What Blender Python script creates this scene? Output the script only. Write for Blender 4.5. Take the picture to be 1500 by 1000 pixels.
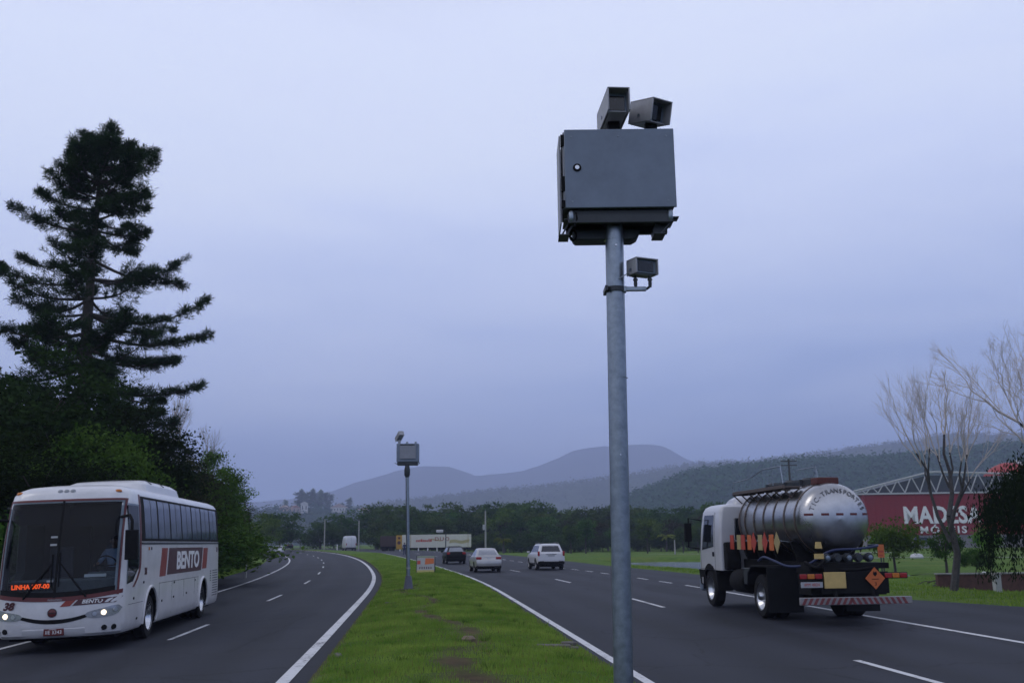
import bpy, bmesh, math, random
import numpy as np
from mathutils import Vector, Matrix, Euler

for o in list(bpy.data.objects):
    bpy.data.objects.remove(o)
scene = bpy.context.scene
C = scene.collection
R = math.radians
PI = math.pi
sin, cos = math.sin, math.cos

# ------------------------------------------------------------------ camera
EYE = 1.95
FPX = 1450.0                       # focal length in pixels of a 1500 px wide frame
PITCH = math.atan(293 / FPX)
ROLL = 0.012
cam_data = bpy.data.cameras.new('camera')
cam_data.sensor_width = 23.6
cam_data.lens = 23.6 * FPX / 1500
cam_data.clip_start = 0.1
cam_data.clip_end = 12000
cam_data.dof.use_dof = True
cam_data.dof.focus_distance = 9.0
cam_data.dof.aperture_fstop = 3.2
cam = bpy.data.objects.new('camera', cam_data)
C.objects.link(cam)
_r0, _u0 = Vector((1, 0, 0)), Vector((0, -sin(PITCH), cos(PITCH)))
_r = cos(ROLL) * _r0 - sin(ROLL) * _u0
_u = sin(ROLL) * _r0 + cos(ROLL) * _u0
_b = _r.cross(_u)
cam.matrix_world = Matrix(((_r.x, _u.x, _b.x, 0), (_r.y, _u.y, _b.y, 0), (_r.z, _u.z, _b.z, EYE), (0, 0, 0, 1)))
scene.camera = cam

# ------------------------------------------------------------------ sky, sun, exposure
SUN_EL, SUN_AZ = R(48), R(-95)      # azimuth clockwise from +Y: the brighter side of the overcast is on the left
world = bpy.data.worlds.new('World')
scene.world = world
world.use_nodes = True
wn, wl = world.node_tree.nodes, world.node_tree.links
wn.clear()
w_out = wn.new('ShaderNodeOutputWorld')
w_bg = wn.new('ShaderNodeBackground')
w_bg2 = wn.new('ShaderNodeBackground')
w_add = wn.new('ShaderNodeAddShader')
sky = wn.new('ShaderNodeTexSky')
sky.sky_type = 'NISHITA'
sky.sun_disc = False
sky.sun_elevation = SUN_EL
sky.sun_rotation = SUN_AZ
sky.air_density = 1.0
sky.dust_density = 2.0
w_bg.inputs['Strength'].default_value = 0.012
wl.new(sky.outputs[0], w_bg.inputs['Color'])
# the cloud deck: an overcast dome, brightening upward, its unseen zenith darkened to cut light from above, with faint soft streaks
w_tc = wn.new('ShaderNodeTexCoord')
w_sep = wn.new('ShaderNodeSeparateXYZ')
wl.new(w_tc.outputs['Generated'], w_sep.inputs[0])
w_map = wn.new('ShaderNodeMapping')
w_map.inputs['Scale'].default_value = (1.2, 1.2, 5.5)
wl.new(w_tc.outputs['Generated'], w_map.inputs['Vector'])
w_noise = wn.new('ShaderNodeTexNoise')
w_noise.inputs['Scale'].default_value = 2.9
w_noise.inputs['Detail'].default_value = 7
w_noise.inputs['Roughness'].default_value = 0.45
w_noise.inputs['Distortion'].default_value = 0.3
wl.new(w_map.outputs[0], w_noise.inputs['Vector'])
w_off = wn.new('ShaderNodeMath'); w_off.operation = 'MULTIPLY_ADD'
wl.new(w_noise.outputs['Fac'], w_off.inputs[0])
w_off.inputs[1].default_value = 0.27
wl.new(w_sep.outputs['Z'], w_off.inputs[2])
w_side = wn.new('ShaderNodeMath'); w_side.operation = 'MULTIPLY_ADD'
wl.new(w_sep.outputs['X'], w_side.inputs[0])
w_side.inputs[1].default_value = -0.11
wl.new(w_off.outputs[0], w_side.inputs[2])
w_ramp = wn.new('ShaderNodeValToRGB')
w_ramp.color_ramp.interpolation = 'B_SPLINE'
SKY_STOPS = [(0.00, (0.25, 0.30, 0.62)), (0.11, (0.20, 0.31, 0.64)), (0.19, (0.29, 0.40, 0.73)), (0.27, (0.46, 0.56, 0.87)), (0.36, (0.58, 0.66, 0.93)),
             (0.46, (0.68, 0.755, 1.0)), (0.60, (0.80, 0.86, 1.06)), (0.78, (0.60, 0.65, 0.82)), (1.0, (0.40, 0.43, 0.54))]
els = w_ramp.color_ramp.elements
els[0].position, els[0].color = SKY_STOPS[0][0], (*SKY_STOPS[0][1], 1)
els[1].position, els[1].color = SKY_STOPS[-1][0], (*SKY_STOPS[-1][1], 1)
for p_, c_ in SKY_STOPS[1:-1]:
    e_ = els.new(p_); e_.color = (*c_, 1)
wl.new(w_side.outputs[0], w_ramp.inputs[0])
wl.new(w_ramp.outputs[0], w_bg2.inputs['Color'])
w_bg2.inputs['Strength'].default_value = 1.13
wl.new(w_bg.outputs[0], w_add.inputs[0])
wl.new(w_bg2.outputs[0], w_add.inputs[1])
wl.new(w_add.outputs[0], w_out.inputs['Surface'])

sun_data = bpy.data.lights.new('sun', 'SUN')
sun_data.energy = 0.5
sun_data.angle = R(22)
sun_data.color = (1.0, 0.95, 0.9)
sun = bpy.data.objects.new('sun', sun_data)
C.objects.link(sun)
_d = Vector((sin(SUN_AZ) * cos(SUN_EL), cos(SUN_AZ) * cos(SUN_EL), sin(SUN_EL)))
sun.rotation_euler = (-_d).to_track_quat('-Z', 'Y').to_euler()
sun.location = (-40, 0, 80)

scene.view_settings.view_transform = 'Standard'
scene.view_settings.look = 'None'
scene.view_settings.exposure = 0.0
scene.view_settings.gamma = 1.0
scene.cycles.use_denoising = True
scene.cycles.max_bounces = 6
scene.cycles.transparent_max_bounces = 8
scene.cycles.volume_bounces = 1
scene.cycles.caustics_reflective = False
scene.cycles.caustics_refractive = False

# ------------------------------------------------------------------ object helpers
def tag(o, label=None, cat=None, group=None, kind=None):
    if label: o['label'] = label
    if cat: o['category'] = cat
    if group: o['group'] = group
    if kind: o['kind'] = kind
    return o

def empty(name, loc=(0, 0, 0), rz=0.0, label=None, cat=None, group=None):
    o = bpy.data.objects.new(name, None)
    o.empty_display_size = 0.3
    C.objects.link(o)
    o.location = loc
    o.rotation_euler = (0, 0, rz)
    return tag(o, label, cat, group)

def copy_tree(o, parent=None):
    c = o.copy()
    C.objects.link(c)
    if parent is not None: c.parent = parent
    for ch in list(o.children):
        copy_tree(ch, c)
    return c

class MB:
    """collects shapes into one mesh"""
    def __init__(s):
        s.v, s.f, s.m = [], [], []
    def add(s, vs, fs, mi=0):
        b = len(s.v)
        s.v += [tuple(v) for v in vs]
        s.f += [tuple(i + b for i in f) for f in fs]
        s.m += [mi] * len(fs)
        return s
    def box(s, x0, x1, y0, y1, z0, z1, mi=0, M=None):
        vs = [Vector(p) for p in ((x0, y0, z0), (x1, y0, z0), (x1, y1, z0), (x0, y1, z0), (x0, y0, z1), (x1, y0, z1), (x1, y1, z1), (x0, y1, z1))]
        if M is not None: vs = [M @ v for v in vs]
        return s.add(vs, [(0, 3, 2, 1), (4, 5, 6, 7), (0, 1, 5, 4), (1, 2, 6, 5), (2, 3, 7, 6), (3, 0, 4, 7)], mi)
    def obox(s, c, size, rot=(0, 0, 0), mi=0):
        M = Matrix.Translation(c) @ Euler(rot).to_matrix().to_4x4()
        a = [k / 2 for k in size]
        return s.box(-a[0], a[0], -a[1], a[1], -a[2], a[2], mi, M)
    def tube(s, pts, r, n=8, mi=0, caps=True):
        pts = [Vector(p) for p in pts]
        rs = list(r) if hasattr(r, '__len__') else [r] * len(pts)
        vs, fs = [], []
        prev = None
        for i, p in enumerate(pts):
            if i == 0: d = pts[1] - p
            elif i == len(pts) - 1: d = p - pts[i - 1]
            else: d = pts[i + 1] - pts[i - 1]
            d.normalize()
            if prev is None:
                a = Vector((0, 0, 1)) if abs(d.z) < 0.9 else Vector((1, 0, 0))
                x = d.cross(a).normalized()
            else:
                x = (prev - d * prev.dot(d)).normalized()
            prev = x
            y = d.cross(x)
            for k in range(n):
                t = 2 * PI * k / n
                vs.append(p + (x * cos(t) + y * sin(t)) * rs[i])
        for i in range(len(pts) - 1):
            for k in range(n):
                a, b = i * n + k, i * n + (k + 1) % n
                fs.append((a, b, b + n, a + n))
        if caps:
            fs.append(tuple(range(n))[::-1])
            fs.append(tuple(range((len(pts) - 1) * n, len(pts) * n)))
        return s.add(vs, fs, mi)
    def cyl(s, p0, p1, r0, r1=None, n=16, mi=0, caps=True):
        return s.tube([p0, p1], [r0, r0 if r1 is None else r1], n, mi, caps)
    def lathe(s, prof, origin=(0, 0, 0), axis='z', n=24, mi=0, caps=True):
        vs, fs = [], []
        for (r, h) in prof:
            for k in range(n):
                t = 2 * PI * k / n
                a, b = r * cos(t), r * sin(t)
                p = {'z': (a, b, h), 'x': (h, a, b), 'y': (a, h, b)}[axis]
                vs.append(Vector(p) + Vector(origin))
        for i in range(len(prof) - 1):
            for k in range(n):
                a, b = i * n + k, i * n + (k + 1) % n
                fs.append((a, b, b + n, a + n))
        if caps and prof[0][0] > 1e-5: fs.append(tuple(range(n))[::-1])
        if caps and prof[-1][0] > 1e-5: fs.append(tuple(range((len(prof) - 1) * n, len(prof) * n)))
        return s.add(vs, fs, mi)
    def prism(s, poly, a, b, axis='y', mi=0):
        n = len(poly)
        def P(p, t): return {'y': (p[0], t, p[1]), 'x': (t, p[0], p[1]), 'z': (p[0], p[1], t)}[axis]
        vs = [P(p, a) for p in poly] + [P(p, b) for p in poly]
        fs = [tuple(range(n))[::-1], tuple(range(n, 2 * n))] + [(i, (i + 1) % n, n + (i + 1) % n, n + i) for i in range(n)]
        return s.add(vs, fs, mi)
    def grid(s, fn, us, vs_, mi=0):
        nu, nv = len(us), len(vs_)
        return s.add([fn(u, v) for v in vs_ for u in us],
                     [(j * nu + i, j * nu + i + 1, (j + 1) * nu + i + 1, (j + 1) * nu + i) for j in range(nv - 1) for i in range(nu - 1)], mi)
    def sheet(s, fn, us, vs_, th, mi=0):
        """a thin panel with real thickness: fn(u, v, off) gives the point at a height off above the surface"""
        nu, nv = len(us), len(vs_)
        top = [fn(u, v, th) for v in vs_ for u in us]
        rim = [(i, 0) for i in range(nu)] + [(nu - 1, j) for j in range(1, nv)] + [(i, nv - 1) for i in range(nu - 2, -1, -1)] + [(0, j) for j in range(nv - 2, 0, -1)]
        low = [fn(us[i], vs_[j], -0.01) for i, j in rim]
        fs = [(j * nu + i, j * nu + i + 1, (j + 1) * nu + i + 1, (j + 1) * nu + i) for j in range(nv - 1) for i in range(nu - 1)]
        b = nu * nv
        m = len(rim)
        for k in range(m):
            i0, j0 = rim[k]; i1, j1 = rim[(k + 1) % m]
            fs.append((j0 * nu + i0, b + k, b + (k + 1) % m, j1 * nu + i1))
        return s.add(top + low, fs, mi)
    def build(s, name, mats, parent=None, smooth=True, bevel=0.0, seg=2, fix=True, loc=None, angle=38):
        me = bpy.data.meshes.new(name)
        me.from_pydata(s.v, [], s.f)
        for m in (mats if isinstance(mats, (list, tuple)) else [mats]): me.materials.append(m)
        if any(s.m): me.polygons.foreach_set('material_index', s.m)
        if fix:
            bm = bmesh.new(); bm.from_mesh(me)
            bmesh.ops.recalc_face_normals(bm, faces=bm.faces)
            bm.to_mesh(me); bm.free()
        if smooth:
            me.shade_smooth()
            me.set_sharp_from_angle(angle=R(angle))
        me.update()
        o = bpy.data.objects.new(name, me)
        C.objects.link(o)
        if parent is not None: o.parent = parent
        if loc is not None: o.location = loc
        if bevel:
            b = o.modifiers.new('bevel', 'BEVEL')
            b.width, b.segments, b.limit_method, b.angle_limit = bevel, seg, 'ANGLE', R(40)
            b.harden_normals = False
        return o

def spline(pts, k=6):
    """a smooth curve through the points"""
    P = [Vector(p) for p in pts]
    P = [P[0] * 2 - P[1]] + P + [P[-1] * 2 - P[-2]]
    out = []
    for i in range(1, len(P) - 2):
        a, b, c, d = P[i - 1:i + 3]
        for j in range(k):
            t = j / k
            out.append(0.5 * ((2 * b) + (c - a) * t + (2 * a - 5 * b + 4 * c - d) * t * t + (3 * b - a - 3 * c + d) * t ** 3))
    return out + [P[-2]]

def mesh_obj(name, me, parent=None):
    o = bpy.data.objects.new(name, me)
    C.objects.link(o)
    if parent is not None: o.parent = parent
    return o

def faces_mesh(name, V, mats, mi=None):
    """V: (N, k, 3) array, one separate k-gon per row"""
    V = np.asarray(V, dtype=np.float32)
    n, k, _ = V.shape
    me = bpy.data.meshes.new(name)
    me.vertices.add(n * k)
    me.vertices.foreach_set('co', V.reshape(-1))
    me.loops.add(n * k)
    me.loops.foreach_set('vertex_index', np.arange(n * k, dtype=np.int32))
    me.polygons.add(n)
    me.polygons.foreach_set('loop_start', np.arange(0, n * k, k, dtype=np.int32))
    for m in (mats if isinstance(mats, (list, tuple)) else [mats]): me.materials.append(m)
    if mi is not None: me.polygons.foreach_set('material_index', np.asarray(mi, dtype=np.int32))
    me.update(calc_edges=True)
    me.validate()
    return me

def cut(o, cutters):
    """boolean the cutter objects out of o (cutters keep their own material on the cut faces), then drop them"""
    for q in [o] + cutters:
        bm = bmesh.new(); bm.from_mesh(q.data)
        bmesh.ops.remove_doubles(bm, verts=bm.verts, dist=1e-5)
        bmesh.ops.recalc_face_normals(bm, faces=bm.faces)
        bm.to_mesh(q.data); bm.free()
    par, o.parent = o.parent, None          # the cutters are modelled in the part's own space
    for c in cutters:
        m = o.modifiers.new('cut', 'BOOLEAN')
        m.operation, m.object, m.solver = 'DIFFERENCE', c, 'EXACT'
        m.material_mode = 'TRANSFER'
    bpy.context.view_layer.update()
    dg = bpy.context.evaluated_depsgraph_get()
    me = bpy.data.meshes.new_from_object(o.evaluated_get(dg))
    o.modifiers.clear()
    o.parent = par
    old = o.data
    o.data = me
    me.name = old.name
    for c in cutters:
        bpy.data.objects.remove(c)
    me.shade_smooth()
    me.set_sharp_from_angle(angle=R(35))
    return o

def text(body, origin, right, up, size, m, parent, name='lettering', ext=0.004, bold=0.0, sx=1.0, shear=0.0, space=1.0, align='CENTER', fit=None):
    cu = bpy.data.curves.new(name, 'FONT')
    cu.body, cu.size, cu.extrude, cu.offset, cu.shear, cu.space_character = body, size, ext, bold, shear, space
    cu.align_x, cu.align_y = align, 'CENTER'
    cu.resolution_u = 3
    t = bpy.data.objects.new(name, cu)
    C.objects.link(t)
    bpy.context.view_layer.update()
    dg = bpy.context.evaluated_depsgraph_get()
    me = bpy.data.meshes.new_from_object(t.evaluated_get(dg))
    bpy.data.objects.remove(t)
    right, up = Vector(right).normalized(), Vector(up).normalized()
    if fit:
        xs_ = [v.co.x for v in me.vertices]; sx = fit / (max(xs_) - min(xs_))
    nrm = right.cross(up)
    M4 = Matrix(((right.x * sx, up.x, nrm.x, origin[0]), (right.y * sx, up.y, nrm.y, origin[1]), (right.z * sx, up.z, nrm.z, origin[2]), (0, 0, 0, 1)))
    me.transform(M4)
    me.materials.clear()
    me.materials.append(m)
    o = bpy.data.objects.new(name, me)
    C.objects.link(o)
    if parent is not None: o.parent = parent
    return o

# ------------------------------------------------------------------ materials
def new_mat(name):
    m = bpy.data.materials.new(name)
    m.use_nodes = True
    n = m.node_tree.nodes
    n.clear()
    out = n.new('ShaderNodeOutputMaterial')
    return m, n, m.node_tree.links, out

def mat(name, col, rough=0.6, metal=0.0, var=0.12, scale=4.0, bump=0.0, bscale=40.0, spec=0.5, coat=0.0, col2=None, dist=0.02):
    m, n, l, out = new_mat(name)
    p = n.new('ShaderNodeBsdfPrincipled')
    tc = n.new('ShaderNodeTexCoord')
    nz = n.new('ShaderNodeTexNoise')
    nz.inputs['Scale'].default_value = scale
    nz.inputs['Detail'].default_value = 6
    nz.inputs['Roughness'].default_value = 0.65
    l.new(tc.outputs['Object'], nz.inputs['Vector'])
    rp_ = n.new('ShaderNodeValToRGB')
    rp_.color_ramp.elements[0].position = 0.3
    rp_.color_ramp.elements[1].position = 0.7
    a = [c * (1 - var) for c in col]
    b = list(col2) if col2 else [min(1, c * (1 + var)) for c in col]
    rp_.color_ramp.elements[0].color = (*a, 1)
    rp_.color_ramp.elements[1].color = (*b, 1)
    l.new(nz.outputs['Fac'], rp_.inputs[0])
    l.new(rp_.outputs[0], p.inputs['Base Color'])
    rr = n.new('ShaderNodeMapRange')
    rr.inputs['To Min'].default_value = max(0.02, rough - 0.1 * min(1, rough * 3))
    rr.inputs['To Max'].default_value = min(1, rough + 0.12 * min(1, rough * 3))
    l.new(nz.outputs['Fac'], rr.inputs['Value'])
    l.new(rr.outputs[0], p.inputs['Roughness'])
    p.inputs['Metallic'].default_value = metal
    p.inputs['Specular IOR Level'].default_value = spec
    p.inputs['Coat Weight'].default_value = coat
    p.inputs['Coat Roughness'].default_value = 0.08
    if bump:
        n2 = n.new('ShaderNodeTexNoise')
        n2.inputs['Scale'].default_value = bscale
        n2.inputs['Detail'].default_value = 4
        l.new(tc.outputs['Object'], n2.inputs['Vector'])
        bp = n.new('ShaderNodeBump')
        bp.inputs['Strength'].default_value = bump
        bp.inputs['Distance'].default_value = dist
        l.new(n2.outputs['Fac'], bp.inputs['Height'])
        l.new(bp.outputs[0], p.inputs['Normal'])
    l.new(p.outputs[0], out.inputs['Surface'])
    return m

def emit(name, col, strength):
    m, n, l, out = new_mat(name)
    e = n.new('ShaderNodeEmission')
    e.inputs['Color'].default_value = (*col, 1)
    e.inputs['Strength'].default_value = strength
    l.new(e.outputs[0], out.inputs['Surface'])
    return m

def clear_glass(name, tint, rough=0.03, ior=1.5):
    m, n, l, out = new_mat(name)
    t = n.new('ShaderNodeBsdfTransparent')
    t.inputs['Color'].default_value = (*tint, 1)
    g = n.new('ShaderNodeBsdfGlossy')
    g.inputs['Roughness'].default_value = rough
    lw = n.new('ShaderNodeLayerWeight')
    pw = n.new('ShaderNodeMath'); pw.operation = 'POWER'; pw.inputs[1].default_value = 4.0
    l.new(lw.outputs['Facing'], pw.inputs[0])
    f = n.new('ShaderNodeMath'); f.operation = 'MULTIPLY_ADD'; f.inputs[1].default_value = 0.8; f.inputs[2].default_value = 0.018
    l.new(pw.outputs[0], f.inputs[0])
    mx = n.new('ShaderNodeMixShader')
    l.new(f.outputs[0], mx.inputs[0])
    l.new(t.outputs[0], mx.inputs[1])
    l.new(g.outputs[0], mx.inputs[2])
    l.new(mx.outputs[0], out.inputs['Surface'])
    return m

def leaf_mat(name, c1, c2, scale=0.9, trans=0.25):
    m, n, l, out = new_mat(name)
    tc = n.new('ShaderNodeTexCoord')
    oi = n.new('ShaderNodeObjectInfo')
    nz = n.new('ShaderNodeTexNoise')
    nz.inputs['Scale'].default_value = scale
    nz.inputs['Detail'].default_value = 5
    nz.inputs['Roughness'].default_value = 0.7
    l.new(tc.outputs['Object'], nz.inputs['Vector'])
    rp_ = n.new('ShaderNodeValToRGB')
    rp_.color_ramp.elements[0].position, rp_.color_ramp.elements[1].position = 0.34, 0.66
    rp_.color_ramp.elements[0].color, rp_.color_ramp.elements[1].color = (*c1, 1), (*c2, 1)
    l.new(nz.outputs['Fac'], rp_.inputs[0])
    hs = n.new('ShaderNodeHueSaturation')
    v = n.new('ShaderNodeMapRange')
    v.inputs['To Min'].default_value, v.inputs['To Max'].default_value = 0.62, 1.5
    l.new(oi.outputs['Random'], v.inputs['Value'])
    l.new(v.outputs[0], hs.inputs['Value'])
    h = n.new('ShaderNodeMapRange')
    h.inputs['To Min'].default_value, h.inputs['To Max'].default_value = 0.475, 0.52
    mm = n.new('ShaderNodeMath'); mm.operation = 'FRACT'
    m7 = n.new('ShaderNodeMath'); m7.operation = 'MULTIPLY'; m7.inputs[1].default_value = 7.3
    l.new(oi.outputs['Random'], m7.inputs[0]); l.new(m7.outputs[0], mm.inputs[0]); l.new(mm.outputs[0], h.inputs['Value'])
    l.new(h.outputs[0], hs.inputs['Hue'])
    l.new(rp_.outputs[0], hs.inputs['Color'])
    d = n.new('ShaderNodeBsdfDiffuse')
    t = n.new('ShaderNodeBsdfTranslucent')
    mx = n.new('ShaderNodeMixShader')
    mx.inputs[0].default_value = trans
    l.new(hs.outputs[0], d.inputs['Color']); l.new(hs.outputs[0], t.inputs['Color'])
    l.new(d.outputs[0], mx.inputs[1]); l.new(t.outputs[0], mx.inputs[2])
    l.new(mx.outputs[0], out.inputs['Surface'])
    return m

M_galv = mat('galvanised_steel', (0.24, 0.275, 0.31), 0.36, 0.9, 0.22, 14, 0.05, 60)
M_cab_grey = mat('grey_cabinet_paint', (0.155, 0.19, 0.245), 0.5, 0.0, 0.16, 3.5, 0.03, 90)
M_cab_side = mat('grey_cabinet_side', (0.24, 0.25, 0.28), 0.5, 0.0, 0.1, 6)  # paler than the door: light from the left put into the colour
M_dark_metal = mat('dark_metal', (0.035, 0.04, 0.045), 0.5, 0.3, 0.25, 8)
M_housing = mat('housing_aluminium', (0.30, 0.30, 0.315), 0.5, 0.15, 0.15, 10)
M_lens = mat('lens_window', (0.012, 0.013, 0.015), 0.12, 0.0, 0.2, 8)
M_steel = mat('bright_steel', (0.55, 0.56, 0.58), 0.25, 1.0, 0.1, 12)
M_white_paint = mat('white_vehicle_paint', (0.56, 0.56, 0.575), 0.3, 0.0, 0.05, 1.5, coat=0.6)
M_rubber = mat('tyre_rubber', (0.014, 0.014, 0.015), 0.85, 0.0, 0.3, 10, 0.2, 40, spec=0.15)
M_black = mat('black_plastic', (0.010, 0.010, 0.011), 0.7, 0.0, 0.3, 8, spec=0.12)
M_chassis = mat('chassis_black', (0.011, 0.011, 0.012), 0.85, 0.0, 0.5, 6, spec=0.15)
M_dark_glass = mat('dark_window_glass', (0.012, 0.015, 0.022), 0.06, 0.0, 0.3, 2, spec=0.8)
M_red_paint = mat('dark_red_paint', (0.11, 0.014, 0.013), 0.4, 0.0, 0.12, 4)
M_orange_red = mat('orange_red_paint', (0.24, 0.030, 0.018), 0.4, 0.0, 0.1, 4)
M_maroon = mat('maroon_paint', (0.065, 0.014, 0.017), 0.4, 0.0, 0.15, 4)
M_white = mat('white_lettering', (0.75, 0.74, 0.72), 0.5, 0.0, 0.06, 4)
M_tail_red = mat('red_lamp_lens', (0.30, 0.012, 0.012), 0.2, 0.0, 0.15, 20, coat=0.5)
M_lamp_clear = mat('clear_lamp_lens', (0.35, 0.37, 0.40), 0.12, 0.3, 0.2, 20, coat=0.6)
M_amber = mat('amber_lens', (0.5, 0.16, 0.02), 0.25, 0.0, 0.15, 20)
M_chrome = mat('chrome', (0.55, 0.56, 0.58), 0.3, 1.0, 0.05, 6)
M_plate_grey = mat('number_plate_grey', (0.34, 0.35, 0.36), 0.4, 0.0, 0.05, 10)
M_bark = mat('bark', (0.045, 0.038, 0.032), 0.9, 0.0, 0.45, 9, 0.6, 25)
M_bark_grey = mat('grey_bark', (0.06, 0.056, 0.054), 0.9, 0.0, 0.4, 9, 0.5, 25)
M_concrete = mat('concrete', (0.22, 0.215, 0.20), 0.85, 0.0, 0.25, 5, 0.2, 30)
def worn_paint():
    m, n, l, out = new_mat('worn_road_marking')
    p = n.new('ShaderNodeBsdfPrincipled'); p.inputs['Roughness'].default_value = 0.75; p.inputs['Specular IOR Level'].default_value = 0.2
    tc = n.new('ShaderNodeTexCoord')
    a = n.new('ShaderNodeTexNoise'); a.inputs['Scale'].default_value = 9; a.inputs['Detail'].default_value = 8; a.inputs['Roughness'].default_value = 0.75
    b = n.new('ShaderNodeTexNoise'); b.inputs['Scale'].default_value = 0.7; b.inputs['Detail'].default_value = 4
    l.new(tc.outputs['Object'], a.inputs['Vector']); l.new(tc.outputs['Object'], b.inputs['Vector'])
    s = n.new('ShaderNodeMath'); s.operation = 'MULTIPLY_ADD'; s.inputs[1].default_value = 0.6
    l.new(b.outputs['Fac'], s.inputs[0]); l.new(a.outputs['Fac'], s.inputs[2])
    r = n.new('ShaderNodeValToRGB'); e = r.color_ramp.elements
    e[0].position, e[0].color = 0.60, (0.05, 0.05, 0.052, 1)
    e[1].position, e[1].color = 0.78, (0.60, 0.60, 0.60, 1)
    k = e.new(0.68); k.color = (0.42, 0.42, 0.42, 1)
    l.new(s.outputs[0], r.inputs[0]); l.new(r.outputs[0], p.inputs['Base Color']); l.new(p.outputs[0], out.inputs['Surface'])
    return m
M_road_white = worn_paint()

# ================================================================== THE ROAD'S COURSE
K_S = np.array([0, 30, 60, 90, 130, 180, 240, 320, 420.])
K_TH = np.array([-0.0954, -0.0995, -0.1584, -0.1888, -0.232, -0.3055, -0.3767, -0.448, -0.5192])
K_ZL = np.array([-0.0252, -0.0103, 0.0474, 0.2457, 0.4407, 0.6545, 0.8171, 0.9487, 1.0754])
K_BK = np.array([0.0284, 0.0324, 0.0265, 0.0419, 0.055, 0.0603, 0.0603, 0.06, 0.0597])
K_ZR = np.array([-0.0249, 0.0722, 0.095, 0.2624, 0.6158, 0.6815, 0.7888, 0.9273, 1.0705])
OR, LW, LWR = 5.18, 3.6, 3.67       # right carriageway's inner line, lane widths
OL_EDGE = -10.1
RS = np.arange(-60, 560.1, 1.0)
_th = np.interp(RS, K_S, K_TH)
_X = np.concatenate([[0], np.cumsum(np.sin(_th[:-1]))])
_Y = np.concatenate([[0], np.cumsum(np.cos(_th[:-1]))])
RX = _X - _X[60] - 2.721
RY = _Y - _Y[60] + 8.0
def r_edge(s):                       # right-hand edge of the asphalt: widens towards the side road near the camera
    return np.interp(s, [-60, 0, 8, 16, 20, 26, 40, 60, 560], [30, 27, 22, 17.6, 16.2, 15.6, 16.3, 16.4, 16.0])
def surf(s, o):
    zl = np.interp(s, K_S, K_ZL); bk = np.interp(s, K_S, K_BK); zr = np.interp(s, K_S, K_ZR)
    left = zl + bk * o
    right = zr + bk * 0.5 * (np.minimum(o, 14.0) - OR) * np.interp(s, [90, 150], [1, 0])
    t = np.clip(o / OR, 0, 1)
    return np.where(o <= 0, left, np.where(o >= OR, right, zl * (1 - t) + zr * t))
def crown_h(s, o):                   # the raised, gently humped grass of the median
    t = np.clip((o - 0.4) / (OR - 0.65), 0, 1)
    dip = 0.10 * np.exp(-((s - 11.2) / 0.9) ** 2) + 0.06 * np.exp(-((s - 23.5) / 0.7) ** 2)
    return 0.05 + 0.16 * np.sin(PI * t) * np.interp(s, [0, 60, 200], [1, 0.8, 0.5]) - dip * np.sin(PI * t)
def rpos(s, o, dz=0.0):
    x = np.interp(s, RS, RX); y = np.interp(s, RS, RY); th = np.interp(s, K_S, K_TH)
    return Vector((float(x + o * np.cos(th)), float(y - o * np.sin(th)), float(surf(s, o) + dz)))
def heading(s): return float(np.interp(s, K_S, K_TH))
def at(px, py, Y):                   # the point at forward distance Y seen at a place of the photograph
    u, v = (px - 750) / FPX, (500 - py) / FPX
    u2, v2 = u * cos(ROLL) + v * sin(ROLL), -u * sin(ROLL) + v * cos(ROLL)
    r = Vector((u2, cos(PITCH) - v2 * sin(PITCH), sin(PITCH) + v2 * cos(PITCH)))
    return Vector((r.x / r.y * Y, Y, EYE + r.z / r.y * Y))

def ribbon(name, o0, o1, s0, s1, ds, no, dz, m, skirt=0.0):
    """a strip along the road; o0, o1 and dz may be functions"""
    ss = np.arange(s0, s1 + ds * 0.5, ds)
    f0 = o0 if callable(o0) else (lambda s: o0)
    f1 = o1 if callable(o1) else (lambda s: o1)
    vs, uv, fs = [], [], []
    for s in ss:
        for k in range(no + 1):
            o = float(f0(s) + (f1(s) - f0(s)) * k / no)
            z = dz(s, o) if callable(dz) else dz
            vs.append(rpos(s, o, z)); uv.append((o, float(s)))
    n = no + 1
    for j in range(len(ss) - 1):
        for k in range(no):
            fs.append((j * n + k, j * n + k + 1, (j + 1) * n + k + 1, (j + 1) * n + k))
    if skirt:
        for kk in (0, no):
            b = len(vs)
            for j in range(len(ss)):
                p = vs[j * n + kk].copy(); p.z -= skirt
                vs.append(p); uv.append(uv[j * n + kk])
            for j in range(len(ss) - 1):
                q = (j * n + kk, (j + 1) * n + kk, b + j + 1, b + j)
                fs.append(q if kk == 0 else q[::-1])
    me = bpy.data.meshes.new(name)
    me.from_pydata([tuple(v) for v in vs], [], fs)
    ul = me.uv_layers.new(name='UVMap')
    li = np.zeros(len(me.loops), dtype=np.int32)
    me.loops.foreach_get('vertex_index', li)
    ul.data.foreach_set('uv', np.array(uv, dtype=np.float32)[li].reshape(-1))
    me.materials.append(m)
    me.shade_smooth()
    me.set_sharp_from_angle(angle=R(50))
    return mesh_obj(name, me)

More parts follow.
